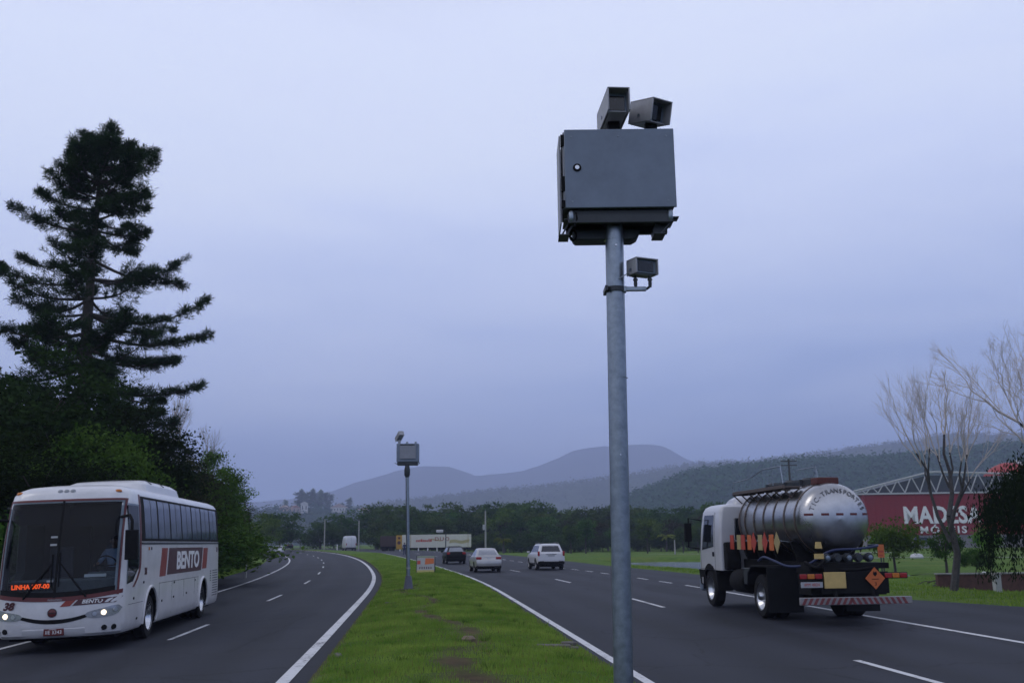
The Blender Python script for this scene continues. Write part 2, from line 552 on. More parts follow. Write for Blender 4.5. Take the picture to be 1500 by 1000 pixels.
def asphalt(name, phase, base=0.040):
    m, n, l, out = new_mat(name)
    p = n.new('ShaderNodeBsdfPrincipled')
    uv = n.new('ShaderNodeUVMap')
    tc = n.new('ShaderNodeTexCoord')
    fine = n.new('ShaderNodeTexNoise'); fine.inputs['Scale'].default_value = 34; fine.inputs['Detail'].default_value = 4
    l.new(tc.outputs['Object'], fine.inputs['Vector'])
    mp = n.new('ShaderNodeMapping'); mp.inputs['Scale'].default_value = (1.6, 0.07, 1)
    l.new(uv.outputs[0], mp.inputs['Vector'])
    streak = n.new('ShaderNodeTexNoise'); streak.inputs['Scale'].default_value = 1.3; streak.inputs['Detail'].default_value = 6
    streak.inputs['Roughness'].default_value = 0.65
    l.new(mp.outputs[0], streak.inputs['Vector'])
    patch = n.new('ShaderNodeTexNoise'); patch.inputs['Scale'].default_value = 0.16; patch.inputs['Detail'].default_value = 6
    l.new(tc.outputs['Object'], patch.inputs['Vector'])
    sx = n.new('ShaderNodeSeparateXYZ'); l.new(uv.outputs[0], sx.inputs[0])
    tr = n.new('ShaderNodeMath'); tr.operation = 'MULTIPLY_ADD'; tr.inputs[1].default_value = 2 * PI / 1.82; tr.inputs[2].default_value = phase
    l.new(sx.outputs['X'], tr.inputs[0])
    sn = n.new('ShaderNodeMath'); sn.operation = 'SINE'; l.new(tr.outputs[0], sn.inputs[0])
    def madd(a, k, b):
        q = n.new('ShaderNodeMath'); q.operation = 'MULTIPLY_ADD'
        l.new(a, q.inputs[0]); q.inputs[1].default_value = k
        if hasattr(b, 'default_value'): l.new(b, q.inputs[2])
        else: q.inputs[2].default_value = b
        return q.outputs[0]
    v = madd(fine.outputs['Fac'], base * 0.7, base * 0.05)
    v = madd(streak.outputs['Fac'], base * 2.1, v)
    v = madd(patch.outputs['Fac'], base * 1.1, v)
    v = madd(sn.outputs[0], -base * 0.2, v)
    v = madd(v, 1.0, -base * 0.75)
    # fine cracks and a few tarred patches
    wv = n.new('ShaderNodeVectorMath'); wv.operation = 'MULTIPLY_ADD'
    l.new(streak.outputs['Color'], wv.inputs[0]); wv.inputs[1].default_value = (1.4, 1.4, 0); l.new(tc.outputs['Object'], wv.inputs[2])
    vo = n.new('ShaderNodeTexVoronoi'); vo.feature = 'DISTANCE_TO_EDGE'; vo.inputs['Scale'].default_value = 0.22
    l.new(wv.outputs[0], vo.inputs['Vector'])
    ck = n.new('ShaderNodeMapRange'); ck.inputs['From Min'].default_value = 0.0; ck.inputs['From Max'].default_value = 0.010
    ck.inputs['To Min'].default_value = 0.45; ck.inputs['To Max'].default_value = 1.0
    l.new(vo.outputs['Distance'], ck.inputs['Value'])
    bl = n.new('ShaderNodeTexVoronoi'); bl.feature = 'F1'; bl.inputs['Scale'].default_value = 0.5; bl.inputs['Randomness'].default_value = 1.0
    mp2 = n.new('ShaderNodeMapping'); mp2.inputs['Scale'].default_value = (1.0, 0.22, 1); l.new(uv.outputs[0], mp2.inputs['Vector']); l.new(mp2.outputs[0], bl.inputs['Vector'])
    bs = n.new('ShaderNodeSeparateColor'); l.new(bl.outputs['Color'], bs.inputs[0])
    pk = n.new('ShaderNodeMapRange'); pk.inputs['From Min'].default_value = 0.90; pk.inputs['From Max'].default_value = 0.93
    pk.inputs['To Min'].default_value = 1.0; pk.inputs['To Max'].default_value = 0.74; l.new(bs.outputs[0], pk.inputs['Value'])
    m1 = n.new('ShaderNodeMath'); m1.operation = 'MULTIPLY'; l.new(v, m1.inputs[0]); l.new(ck.outputs[0], m1.inputs[1])
    m2 = n.new('ShaderNodeMath'); m2.operation = 'MULTIPLY'; l.new(m1.outputs[0], m2.inputs[0]); l.new(pk.outputs[0], m2.inputs[1])
    v = m2.outputs[0]
    cb = n.new('ShaderNodeCombineColor')
    l.new(madd(v, 0.92, 0.0), cb.inputs[0]); l.new(madd(v, 1.0, 0.0), cb.inputs[1]); l.new(madd(v, 1.34, 0.0), cb.inputs[2])
    l.new(cb.outputs[0], p.inputs['Base Color'])
    rr = n.new('ShaderNodeMapRange'); rr.inputs['To Min'].default_value = 0.62; rr.inputs['To Max'].default_value = 0.88
    l.new(streak.outputs['Fac'], rr.inputs['Value']); l.new(rr.outputs[0], p.inputs['Roughness'])
    p.inputs['Specular IOR Level'].default_value = 0.22
    bp = n.new('ShaderNodeBump'); bp.inputs['Strength'].default_value = 0.35; bp.inputs['Distance'].default_value = 0.01
    l.new(fine.outputs['Fac'], bp.inputs['Height']); l.new(bp.outputs[0], p.inputs['Normal'])
    l.new(p.outputs[0], out.inputs['Surface'])
    return m

def grass_ground(name, dirt=False, c1=(0.052, 0.105, 0.015), c2=(0.11, 0.18, 0.028), c3=(0.15, 0.165, 0.042)):
    m, n, l, out = new_mat(name)
    p = n.new('ShaderNodeBsdfPrincipled')
    p.inputs['Roughness'].default_value = 0.95; p.inputs['Specular IOR Level'].default_value = 0.1
    tc = n.new('ShaderNodeTexCoord')
    def noise(sc, det=6, rough=0.6):
        q = n.new('ShaderNodeTexNoise'); q.inputs['Scale'].default_value = sc; q.inputs['Detail'].default_value = det; q.inputs['Roughness'].default_value = rough
        l.new(tc.outputs['Object'], q.inputs['Vector']); return q.outputs['Fac']
    def ramp(a, p0, p1, ca, cb_):
        q = n.new('ShaderNodeValToRGB'); e = q.color_ramp.elements
        e[0].position, e[1].position, e[0].color, e[1].color = p0, p1, (*ca, 1), (*cb_, 1)
        l.new(a, q.inputs[0]); return q.outputs[0]
    def mixc(f, a, b):
        q = n.new('ShaderNodeMix'); q.data_type = 'RGBA'
        l.new(f, q.inputs[0]); l.new(a, q.inputs[6])
        if isinstance(b, tuple): q.inputs[7].default_value = (*b, 1)
        else: l.new(b, q.inputs[7])
        return q.outputs[2]
    col = ramp(noise(1.1, 8, 0.7), 0.32, 0.68, c1, c2)
    col = mixc(ramp(noise(0.16), 0.5, 0.75, (0, 0, 0), (0.7, 0.7, 0.7)), col, c3)
    if dirt:
        at_ = n.new('ShaderNodeAttribute'); at_.attribute_name = 'soil'
        soil = ramp(noise(2.5, 7), 0.3, 0.7, (0.05, 0.036, 0.022), (0.12, 0.085, 0.05))
        col = mixc(at_.outputs['Fac'], col, soil)
    l.new(col, p.inputs['Base Color'])
    bp = n.new('ShaderNodeBump'); bp.inputs['Strength'].default_value = 0.8; bp.inputs['Distance'].default_value = 0.06
    l.new(noise(14, 6, 0.75), bp.inputs['Height']); l.new(bp.outputs[0], p.inputs['Normal'])
    l.new(p.outputs[0], out.inputs['Surface'])
    return m

M_asph_l = asphalt('asphalt_left', 0.4, 0.0165)
M_asph_r = asphalt('asphalt_right', 1.2, 0.019)
M_ground = grass_ground('park_grass')
M_median = grass_ground('median_grass', True)

def st(o, label, cat):
    return tag(o, label, cat, None, 'structure')

st(ribbon('left_road', OL_EDGE, 0.55, -40, 470, 2, 10, 0.0, M_asph_l, 0.15), 'dark asphalt carriageway with the oncoming bus, curving left', 'road')
st(ribbon('right_road', OR - 0.5, r_edge, -40, 470, 2, 12, 0.0, M_asph_r, 0.15), 'dark asphalt carriageway with the tank truck and cars driving away', 'road')

# painted lines, 5 mm above the asphalt
def line(name, o, s0, s1, w=0.16, ds=2.0, m=None):
    f0 = (lambda s: (o(s) if callable(o) else o) - w / 2)
    f1 = (lambda s: (o(s) if callable(o) else o) + w / 2)
    return ribbon(name, f0, f1, s0, s1, ds, 1, 0.006, m or M_road_white)
def dashes(name, o, starts, length, w=0.12):
    vs, fs = [], []
    for s in starts:
        k = len(vs) ; steps = 3
        for i in range(steps + 1):
            ss = s + length * i / steps
            vs += [tuple(rpos(ss, o - w / 2, 0.006)), tuple(rpos(ss, o + w / 2, 0.006))]
        fs += [(k + 2 * i, k + 2 * i + 1, k + 2 * i + 3, k + 2 * i + 2) for i in range(steps)]
    me = bpy.data.meshes.new(name); me.from_pydata(vs, [], fs); me.materials.append(M_road_white)
    return mesh_obj(name, me)
st(line('edge_line', 0.0, -30, 460, 0.20), 'thick white edge line on the left road beside the median', 'road marking')
st(line('edge_line', -2 * LW, -30, 460, 0.16), 'white edge line on the outer side of the left road', 'road marking')
st(line('edge_line', OR, -30, 460, 0.15), 'white edge line along the right side of the median', 'road marking')
st(line('edge_line', OR + 2 * LWR, -30, 27, 0.14), 'solid white line in front of the tank truck, right road', 'road marking')
st(dashes('lane_line', -LW, [15.6 + 15.3 * k for k in range(-2, 27)], 4.3), 'broken white lane line down the left road', 'road marking')
st(dashes('lane_line', OR + LWR, [19.9 + 16.6 * k for k in range(-2, 24)], 4.2), 'broken white lane line between the lanes of the right road', 'road marking')
st(dashes('lane_line', OR + 2 * LWR, [29.0 + 4.05 * k for k in range(0, 60)], 2.0), 'short closely spaced white dashes beside the access lane', 'road marking')

# ================================================================== TERRAIN
LAKE = [(10.9, 119), (9.8, 106), (10.6, 94), (12.4, 78), (15, 64), (22, 60), (27, 66), (28, 92), (28, 108), (24, 119), (17, 122)]
LAKE_Z = -0.62
def lake_sd(X, Y):
    """signed distance to the lake's shore, negative inside"""
    d = np.full(X.shape, 1e9); inside = np.zeros(X.shape, bool)
    n = len(LAKE)
    for i in range(n):
        ax, ay = LAKE[i]; bx, by = LAKE[(i + 1) % n]
        ex, ey = bx - ax, by - ay
        t = np.clip(((X - ax) * ex + (Y - ay) * ey) / (ex * ex + ey * ey), 0, 1)
        d = np.minimum(d, np.hypot(X - ax - t * ex, Y - ay - t * ey))
        c = ((ay > Y) != (by > Y)) & (X < ex * (Y - ay) / (ey if ey else 1e-9) + ax)
        inside ^= c
    return np.where(inside, -d, d)
def smooth(a, b, x):
    t = np.clip((x - a) / (b - a), 0, 1); return t * t * (3 - 2 * t)
def terrain(X, Y):
    X = np.asarray(X, float).ravel(); Y = np.asarray(Y, float).ravel()
    s = np.zeros(X.shape); o = np.zeros(X.shape)
    P = np.stack([RX[::2], RY[::2]], 1); th = np.interp(RS[::2], K_S, K_TH)
    for a in range(0, len(X), 4000):
        x, y = X[a:a + 4000], Y[a:a + 4000]
        d2 = (x[:, None] - P[None, :, 0]) ** 2 + (y[:, None] - P[None, :, 1]) ** 2
        i = d2.argmin(1)
        dx, dy = x - P[i, 0], y - P[i, 1]
        s[a:a + 4000] = RS[::2][i] + dx * np.sin(th[i]) + dy * np.cos(th[i])
        o[a:a + 4000] = dx * np.cos(th[i]) - dy * np.sin(th[i])
    e = r_edge(s)
    out = np.maximum(np.maximum(OL_EDGE - o, o - e), 0)
    zr = surf(s, np.clip(o, OL_EDGE, e))
    far = np.maximum(np.abs(s - 200) - 260, 0)
    left = zr + 0.05 * np.minimum(np.maximum(OL_EDGE - o, 0), 60) * smooth(2, 8, out)
    rough = 0.05 * np.sin(X * 0.31 + 1.3 * np.sin(Y * 0.17)) * np.cos(Y * 0.23) + 0.12 * np.sin(X * 0.07 + Y * 0.05)
    park = -0.15 + 0.9 * smooth(170, 420, Y) + rough
    right = zr * (1 - smooth(1, 10, out)) + park * smooth(1, 10, out)
    z = np.where(o < 0, left, right)
    wid = np.clip(Y / 60, 1, 6)
    z = z - np.where(out <= 0, 0.12 + 0.03 * wid, 0.02) - 0.13 * (1 - smooth(0, 1.0 * wid, out)) * (out > 0) * 0.3
    sd = lake_sd(X, Y)
    z = np.where(sd < 2.5, np.minimum(z, -1.5 + 1.2 * smooth(-2.0, 1.0, sd) + 0.2 * smooth(1.0, 2.5, sd)), z)
    return z + far * 0.0
def tz(x, y): return float(terrain(np.array([x]), np.array([y]))[0])

def axis(dense0, dense1, step, lo, hi, g=1.16):
    a = list(np.arange(dense0, dense1 + 1e-6, step))
    d = step
    while a[-1] < hi: d *= g; a.append(min(hi, a[-1] + d))
    d = step
    while a[0] > lo: d *= g; a.insert(0, max(lo, a[0] - d))
    return np.array(a)
gx = axis(-45, 60, 1.0, -5600, 5600)
gy = axis(-6, 175, 1.0, -550, 6500)
GX, GY = np.meshgrid(gx, gy)
GZ = terrain(GX, GY)
gm = bpy.data.meshes.new('ground')
nx, ny = len(gx), len(gy)
gm.from_pydata(np.stack([GX.ravel(), GY.ravel(), GZ], 1).tolist(), [], [(j * nx + i, j * nx + i + 1, (j + 1) * nx + i + 1, (j + 1) * nx + i) for j in range(ny - 1) for i in range(nx - 1)])
gm.materials.append(M_ground); gm.shade_smooth()
st(mesh_obj('ground', gm), 'green grass ground of the verges and the park', 'ground')

# the lake
mw, n_, l_, out_ = new_mat('lake_water')
pw = n_.new('ShaderNodeBsdfPrincipled')
pw.inputs['Base Color'].default_value = (0.045, 0.055, 0.05, 1); pw.inputs['Roughness'].default_value = 0.16; pw.inputs['IOR'].default_value = 1.33
tcw = n_.new('ShaderNodeTexCoord'); nw = n_.new('ShaderNodeTexNoise'); nw.inputs['Scale'].default_value = 2.2; nw.inputs['Detail'].default_value = 5
bw = n_.new('ShaderNodeBump'); bw.inputs['Strength'].default_value = 0.25; bw.inputs['Distance'].default_value = 0.08
l_.new(tcw.outputs['Object'], nw.inputs['Vector']); l_.new(nw.outputs['Fac'], bw.inputs['Height']); l_.new(bw.outputs[0], pw.inputs['Normal']); l_.new(pw.outputs[0], out_.inputs['Surface'])
wm = bpy.data.meshes.new('lake')
wm.from_pydata([(9, 57, LAKE_Z), (30, 57, LAKE_Z), (30, 124, LAKE_Z), (9, 124, LAKE_Z)], [], [(0, 1, 2, 3)])
wm.materials.append(mw)
st(mesh_obj('lake_water', wm), 'still grey lake water beside the right road', 'lake')

# park paths
M_path = mat('pale_path', (0.26, 0.25, 0.23), 0.9, 0, 0.15, 2)
def ground_strip(name, pts, w, m, dz=0.03):
    vs, fs = [], []
    P = []
    for a, b in zip(pts[:-1], pts[1:]):
        L = math.hypot(b[0] - a[0], b[1] - a[1]); n = max(2, int(L / 1.0))
        P += [(a[0] + (b[0] - a[0]) * k / n, a[1] + (b[1] - a[1]) * k / n) for k in range(n)]
    P.append(pts[-1])
    for i, p in enumerate(P):
        q = P[min(i + 1, len(P) - 1)]; r_ = P[max(i - 1, 0)]
        d = Vector((q[0] - r_[0], q[1] - r_[1])).normalized(); nrm = Vector((-d.y, d.x))
        for t in (-1, 0, 1):
            x, y = p[0] + nrm.x * w / 2 * t, p[1] + nrm.y * w / 2 * t
            vs.append((x, y, tz(x, y) + dz))
    for i in range(len(P) - 1):
        for k in (0, 1): fs.append((i * 3 + k, i * 3 + k + 1, i * 3 + k + 4, i * 3 + k + 3))
    me = bpy.data.meshes.new(name); me.from_pydata(vs, [], fs); me.materials.append(m); me.shade_smooth()
    return mesh_obj(name, me)
st(ground_strip('path', [(20, 152), (28, 147), (38, 146), (55, 148)], 3.2, M_path, 0.06), 'pale path on the grass bank across the lake', 'path')
st(ground_strip('path', [(33, 99), (45, 97), (62, 98)], 1.6, M_path, 0.05), 'pale path across the park in front of the red factory', 'path')
st(ground_strip('path', [(21, 62), (30, 61), (34, 60.5)], 0.5, mat('dark_kerb', (0.05, 0.05, 0.045), 0.9, 0, 0.2, 3), 0.06), 'narrow dark path through the park lawn', 'path')

# ================================================================== THE MEDIAN
def soil_mask(s, o):
    c = 2.75 + 0.35 * np.sin(s * 0.55 + 1.0) - np.interp(s, [4, 12, 22, 33], [-0.2, 0.0, 0.5, 1.1])
    w = np.interp(s, [4, 9, 14, 24, 34], [0.62, 0.44, 0.30, 0.20, 0.12])
    h = 0.5 + 0.5 * np.sin(s * 2.1 + o * 3.3) * np.sin(s * 1.3 - o * 2.2 + 0.7)
    m = np.exp(-((o - c) / w) ** 2) * (0.25 + 0.9 * h)
    m = np.where(s > 34, m * np.exp(-(s - 34) / 4), m)
    m = np.maximum(m, np.exp(-(((s - 31.9) / 0.75) ** 2 + ((o - 1.62) / 0.62) ** 2)) * 1.3)       # bare soil round the far mast
    edge = np.maximum(np.exp(-((o - 0.42) / 0.10) ** 2), np.exp(-((o - (OR - 0.28)) / 0.14) ** 2) * (0.55 + 0.45 * np.sin(s * 1.7)))
    m = np.maximum(m, edge * 0.8)
    m = np.maximum(m, np.exp(-(((s - 10.2) / 0.5) ** 2 + ((o - 4.45) / 0.45) ** 2)) * 0.9)
    return np.clip(m, 0, 1)
med = ribbon('median', 0.40, OR - 0.24, -14, 470, 0.4, 26, lambda s, o: float(crown_h(s, o)) + (0.02 * sin(7 * s + 3 * o) * sin(5 * o - 2 * s) if s < 60 else 0), M_median, 0.22)
_co = np.zeros(len(med.data.vertices) * 3, np.float32)
_uv = np.zeros(len(med.data.loops) * 2, np.float32); med.data.uv_layers[0].data.foreach_get('uv', _uv); _uv = _uv.reshape(-1, 2)
_li = np.zeros(len(med.data.loops), np.int32); med.data.loops.foreach_get('vertex_index', _li)
_vu = np.zeros((len(med.data.vertices), 2)); _vu[_li] = _uv
_at = med.data.attributes.new('soil', 'FLOAT', 'POINT')
_at.data.foreach_set('value', soil_mask(_vu[:, 1], _vu[:, 0]).astype(np.float32))
st(med, 'raised grass median with a worn soil trail between the two roads', 'median')

rng = np.random.default_rng(7)
def blades(n, s0, s1, o0, o1, h0, h1, w, mask=True, base=None):
    u = rng.random(n)
    s = s0 + (s1 - s0) * u
    o = o0 + (o1 - o0) * rng.random(n)
    keep = np.ones(n, bool)
    if mask: keep = rng.random(n) > soil_mask(s, o) * 1.25
    # thinner and denser patches
    pat = 0.5 + 0.5 * np.sin(s * 1.9 + 1.7 * np.sin(o * 1.4)) * np.sin(o * 2.3 + s * 0.6)
    keep &= rng.random(n) < 0.55 + 0.45 * pat
    s, o, pat = s[keep], o[keep], pat[keep]
    x = np.interp(s, RS, RX); y = np.interp(s, RS, RY); th = np.interp(s, K_S, K_TH)
    X, Y = x + o * np.cos(th), y - o * np.sin(th)
    Z = (surf(s, o) + crown_h(s, o)) if base is None else base(X, Y)
    m = len(s)
    h = (h0 + (h1 - h0) * rng.random(m) ** 2) * (0.7 + 0.6 * pat)
    a = rng.random(m) * 2 * PI; lean = 0.55 * rng.random(m) * h; la = rng.random(m) * 2 * PI
    dx, dy = np.cos(a) * w / 2 * (1 + rng.random(m)), np.sin(a) * w / 2 * (1 + rng.random(m))
    V = np.stack([np.stack([X - dx, Y - dy, Z - 0.02], 1), np.stack([X + dx, Y + dy, Z - 0.02], 1),
                  np.stack([X + np.cos(la) * lean, Y + np.sin(la) * lean, Z + h], 1)], 1)
    return V
M_blade = leaf_mat('grass_blades', (0.090, 0.170, 0.022), (0.25, 0.32, 0.06), 0.75, 0.38)
V = np.concatenate([blades(36000, -7, 3, 0.44, OR - 0.28, 0.03, 0.10, 0.012), blades(90000, 3, 22, 0.44, OR - 0.28, 0.03, 0.10, 0.012), blades(90000, 22, 62, 0.42, OR - 0.28, 0.03, 0.10, 0.022), blades(26000, 60, 90, 0.42, OR - 0.28, 0.03, 0.09, 0.03), blades(9000, 88, 130, 0.42, OR - 0.28, 0.03, 0.08, 0.035)])
o = mesh_obj('grass', faces_mesh('grass', V, M_blade)); tag(o, 'short green grass growing on the median', 'grass', None, 'stuff')
# dry straw and taller weeds between the green blades
M_straw = leaf_mat('dry_grass', (0.16, 0.13, 0.05), (0.30, 0.24, 0.10), 2.0, 0.3)
V = np.concatenate([blades(9000, 3, 24, 0.44, OR - 0.28, 0.03, 0.09, 0.011), blades(7000, 22, 60, 0.42, OR - 0.28, 0.03, 0.09, 0.02)])
o = mesh_obj('dry_grass', faces_mesh('dry_grass', V, M_straw)); tag(o, 'dry straw-coloured blades scattered through the median grass', 'grass', None, 'stuff')
M_weed = leaf_mat('weeds', (0.08, 0.14, 0.025), (0.17, 0.24, 0.05), 2.0, 0.3)
W = []
for i in range(70):
    s_, o_ = 4 + 34 * rng.random() ** 1.3, 0.6 + (OR - 1.0) * rng.random()
    n_w = 40
    q = rpos(s_, o_); q.z += float(crown_h(s_, o_))
    a_ = rng.random(n_w) * 2 * PI; r_w = 0.10 * rng.random(n_w); h_w = (0.03 + 0.09 * rng.random(n_w)) * (0.6 + 0.8 * ((i * 37) % 10) / 10)
    bx, by = q.x + r_w * np.cos(a_), q.y + r_w * np.sin(a_)
    W.append(np.stack([np.stack([bx - .008, by, np.full(n_w, q.z - .02)], 1), np.stack([bx + .008, by, np.full(n_w, q.z - .02)], 1), np.stack([bx + np.cos(a_) * h_w * .8, by + np.sin(a_) * h_w * .8, q.z + h_w], 1)], 1))
o = mesh_obj('weeds', faces_mesh('weeds', np.concatenate(W), M_weed)); tag(o, 'small tufts of taller weeds on the median', 'weeds', None, 'stuff')
V = np.concatenate([blades(22000, 40, 110, -13.5, OL_EDGE - 0.05, 0.06, 0.28, 0.05, False, lambda X, Y: terrain(X, Y)),
                    blades(26000, 14, 60, 17, 30, 0.04, 0.14, 0.035, False, lambda X, Y: terrain(X, Y))])
o = mesh_obj('grass', faces_mesh('grass', V, M_blade)); tag(o, 'rough grass along the outer verges of both roads', 'grass', None, 'stuff')

# broken concrete lying at the edge of the median
mb = MB()
for (s, oo, a, b, c, rz) in ((10.1, 4.40, 0.62, 0.16, 0.10, 0.15), (10.6, 4.75, 0.26, 0.2, 0.08, 0.7), (9.8, 4.72, 0.2, 0.14, 0.07, 1.3)):
    p = rpos(s, oo, 0.085); mb.obox(p, (a, b, c), (0.05, 0.04, rz))
M_oldconc = mat('weathered_concrete', (0.11, 0.10, 0.085), 0.95, 0, 0.4, 9, 0.4, 25)
tag(mb.build('concrete_kerb', M_oldconc, bevel=0.02), 'broken pale concrete kerb lying at the right edge of the median', 'concrete')
p = rpos(24.2, 1.7, 0.09)
mb = MB(); mb.obox(p, (1.5, 0.08, 0.07), (0, 0, 0.1))
tag(mb.build('concrete_strip', M_oldconc, bevel=0.01), 'thin pale concrete strip lying across the median grass', 'concrete')
p = rpos(9.6, 0.62, 0.09)
mb = MB(); mb.obox(p, (0.12, 0.26, 0.08), (0.1, 0.05, 0.3))
tag(mb.build('concrete_stone', M_oldconc, bevel=0.03), 'small pale stone at the left edge of the median', 'stone')
p = rpos(11.3, 2.92, 0.12)
mb = MB(); mb.lathe([(0.0, -0.03), (0.12, -0.02), (0.14, 0.04), (0.09, 0.09), (0.0, 0.10)], p, n=9)
tag(mb.build('soil_clod', mat('dry_soil', (0.16, 0.12, 0.08), 0.95, 0, 0.3, 8)), 'small dry clod of earth on the worn trail', 'clod')

# ================================================================== HILLS
from mathutils import noise as mnoise
def hill(name, prof, D, depth, m, amp, label, step=6, fscale=1.0):
    xs = np.arange(prof[0][0], prof[-1][0] + 0.1, step)
    ys = np.interp(xs, [p[0] for p in prof], [p[1] for p in prof])
    ts = np.linspace(-1, 1, 25)
    vs, fs = [], []
    for t in ts:
        for px, py in zip(xs, ys):
            c = at(px, py, D)
            k = cos(t * PI / 2) ** 1.3 if abs(t) < 0.999 else 0.0
            Y = D + t * depth
            q = Vector((c.x * 0.004, Y * 0.004 * 700 / D, D * 0.01)) * fscale
            nz = mnoise.fractal(q * 3, 1.0, 2.0, 5) * amp * (0.2 + abs(t)) * (1 - 0.6 * abs(t))
            z = -6 + (c.z + 6) * k + nz * (k > 0)
            vs.append((c.x, Y, z))
    n = len(xs)
    fs = [(j * n + i, j * n + i + 1, (j + 1) * n + i + 1, (j + 1) * n + i) for j in range(len(ts) - 1) for i in range(n - 1)]
    me = bpy.data.meshes.new(name); me.from_pydata(vs, [], fs); me.materials.append(m); me.shade_smooth()
    return st(mesh_obj(name, me), label, 'hill'), me
M_far = mat('far_mountain', (0.045, 0.05, 0.05), 1.0, 0, 0.25, 0.004, spec=0.0)
M_hill = mat('hill_scrub', (0.030, 0.048, 0.020), 1.0, 0, 0.3, 0.012, spec=0.0, col2=(0.08, 0.09, 0.04))
M_hill2 = mat('wooded_hill', (0.022, 0.050, 0.028), 1.0, 0, 0.3, 0.05, spec=0.0)
PROF_FAR = [(-900, 752), (-300, 738), (200, 745), (380, 735), (440, 730), (492, 719), (520, 708), (560, 697), (590, 688), (620, 683), (660, 684), (690, 694), (697, 697), (730, 694), (765, 690), (790, 682), (815, 672), (835, 661),
            (860, 656), (890, 654), (918, 652), (938, 651), (965, 653), (980, 660), (1000, 672), (1020, 679), (1060, 690), (1120, 700), (1700, 720)]
PROF_MID = [(200, 757), (395, 752), (450, 746), (520, 742), (600, 735), (660, 728), (731, 719), (790, 715), (853, 706), (940, 694), (988, 685), (1021, 680), (1097, 678), (1162, 669), (1234, 660), (1295, 651),
            (1340, 647), (1373, 638), (1430, 640), (1500, 636), (1600, 632), (1900, 640)]
PROF_RIGHT = [(830, 775), (870, 760), (900, 747), (930, 727), (968, 714), (1006, 697), (1060, 691), (1101, 687), (1158, 680), (1234, 679), (1290, 674), (1340, 671), (1400, 663), (1500, 653), (1650, 642), (1900, 650)]
PROF_VILL = [(-600, 765), (-100, 750), (150, 760), (300, 752), (390, 750), (440, 746), (500, 747), (560, 752), (620, 758), (680, 765), (760, 775)]
hill('mountain_ridge', PROF_FAR, 5200, 1000, M_far, 14, 'flat-topped purple mountains fading in the distance')
hill('hillside', PROF_MID, 2600, 700, M_hill, 10, 'hazy green hillside below the flat-topped mountains')
hill('wooded_hill', PROF_RIGHT, 1050, 330, M_hill2, 5, 'dark wooded hill behind the tank truck and red factory')
VD, VDEP = 1250, 330
hill('village_hill', PROF_VILL, VD, VDEP, M_hill, 3, 'low hazy hill with houses above the left bend')

# ================================================================== VEGETATION
def leaf_quads(P, nrm_bias, size, rng, aspect=0.62, jitter=0.5):
    """rhombic leaves at points P"""
    n = len(P)
    d = rng.normal(size=(n, 3)); d /= np.linalg.norm(d, axis=1)[:, None]
    nr = rng.normal(size=(n, 3)) + np.array(nrm_bias); nr /= np.linalg.norm(nr, axis=1)[:, None]
    d = d - nr * (d * nr).sum(1)[:, None]; d /= np.linalg.norm(d, axis=1)[:, None] + 1e-9
    e = np.cross(nr, d)
    L = (size * (1 + jitter * (rng.random(n) - 0.5) * 2))[:, None] if not np.isscalar(size) else (size * (1 + jitter * (rng.random(n) - 0.5) * 2))[:, None]
    return np.stack([P - d * L * 0.5, P + e * L * aspect * 0.5 + d * L * 0.05, P + d * L * 0.5, P - e * L * aspect * 0.5 + d * L * 0.05], 1)

def limb(mb, a, b, r0, r1, rnd, bend=0.12, n=5, seg=5):
    a, b = Vector(a), Vector(b)
    L = (b - a).length
    pts, rs = [], []
    off = Vector((rnd.uniform(-1, 1), rnd.uniform(-1, 1), rnd.uniform(-0.3, 0.9))) * bend * L
    for i in range(seg + 1):
        t = i / seg
        pts.append(a.lerp(b, t) + off * sin(PI * t)); rs.append(r0 + (r1 - r0) * t)
    mb.tube(pts, rs, n)
    return pts

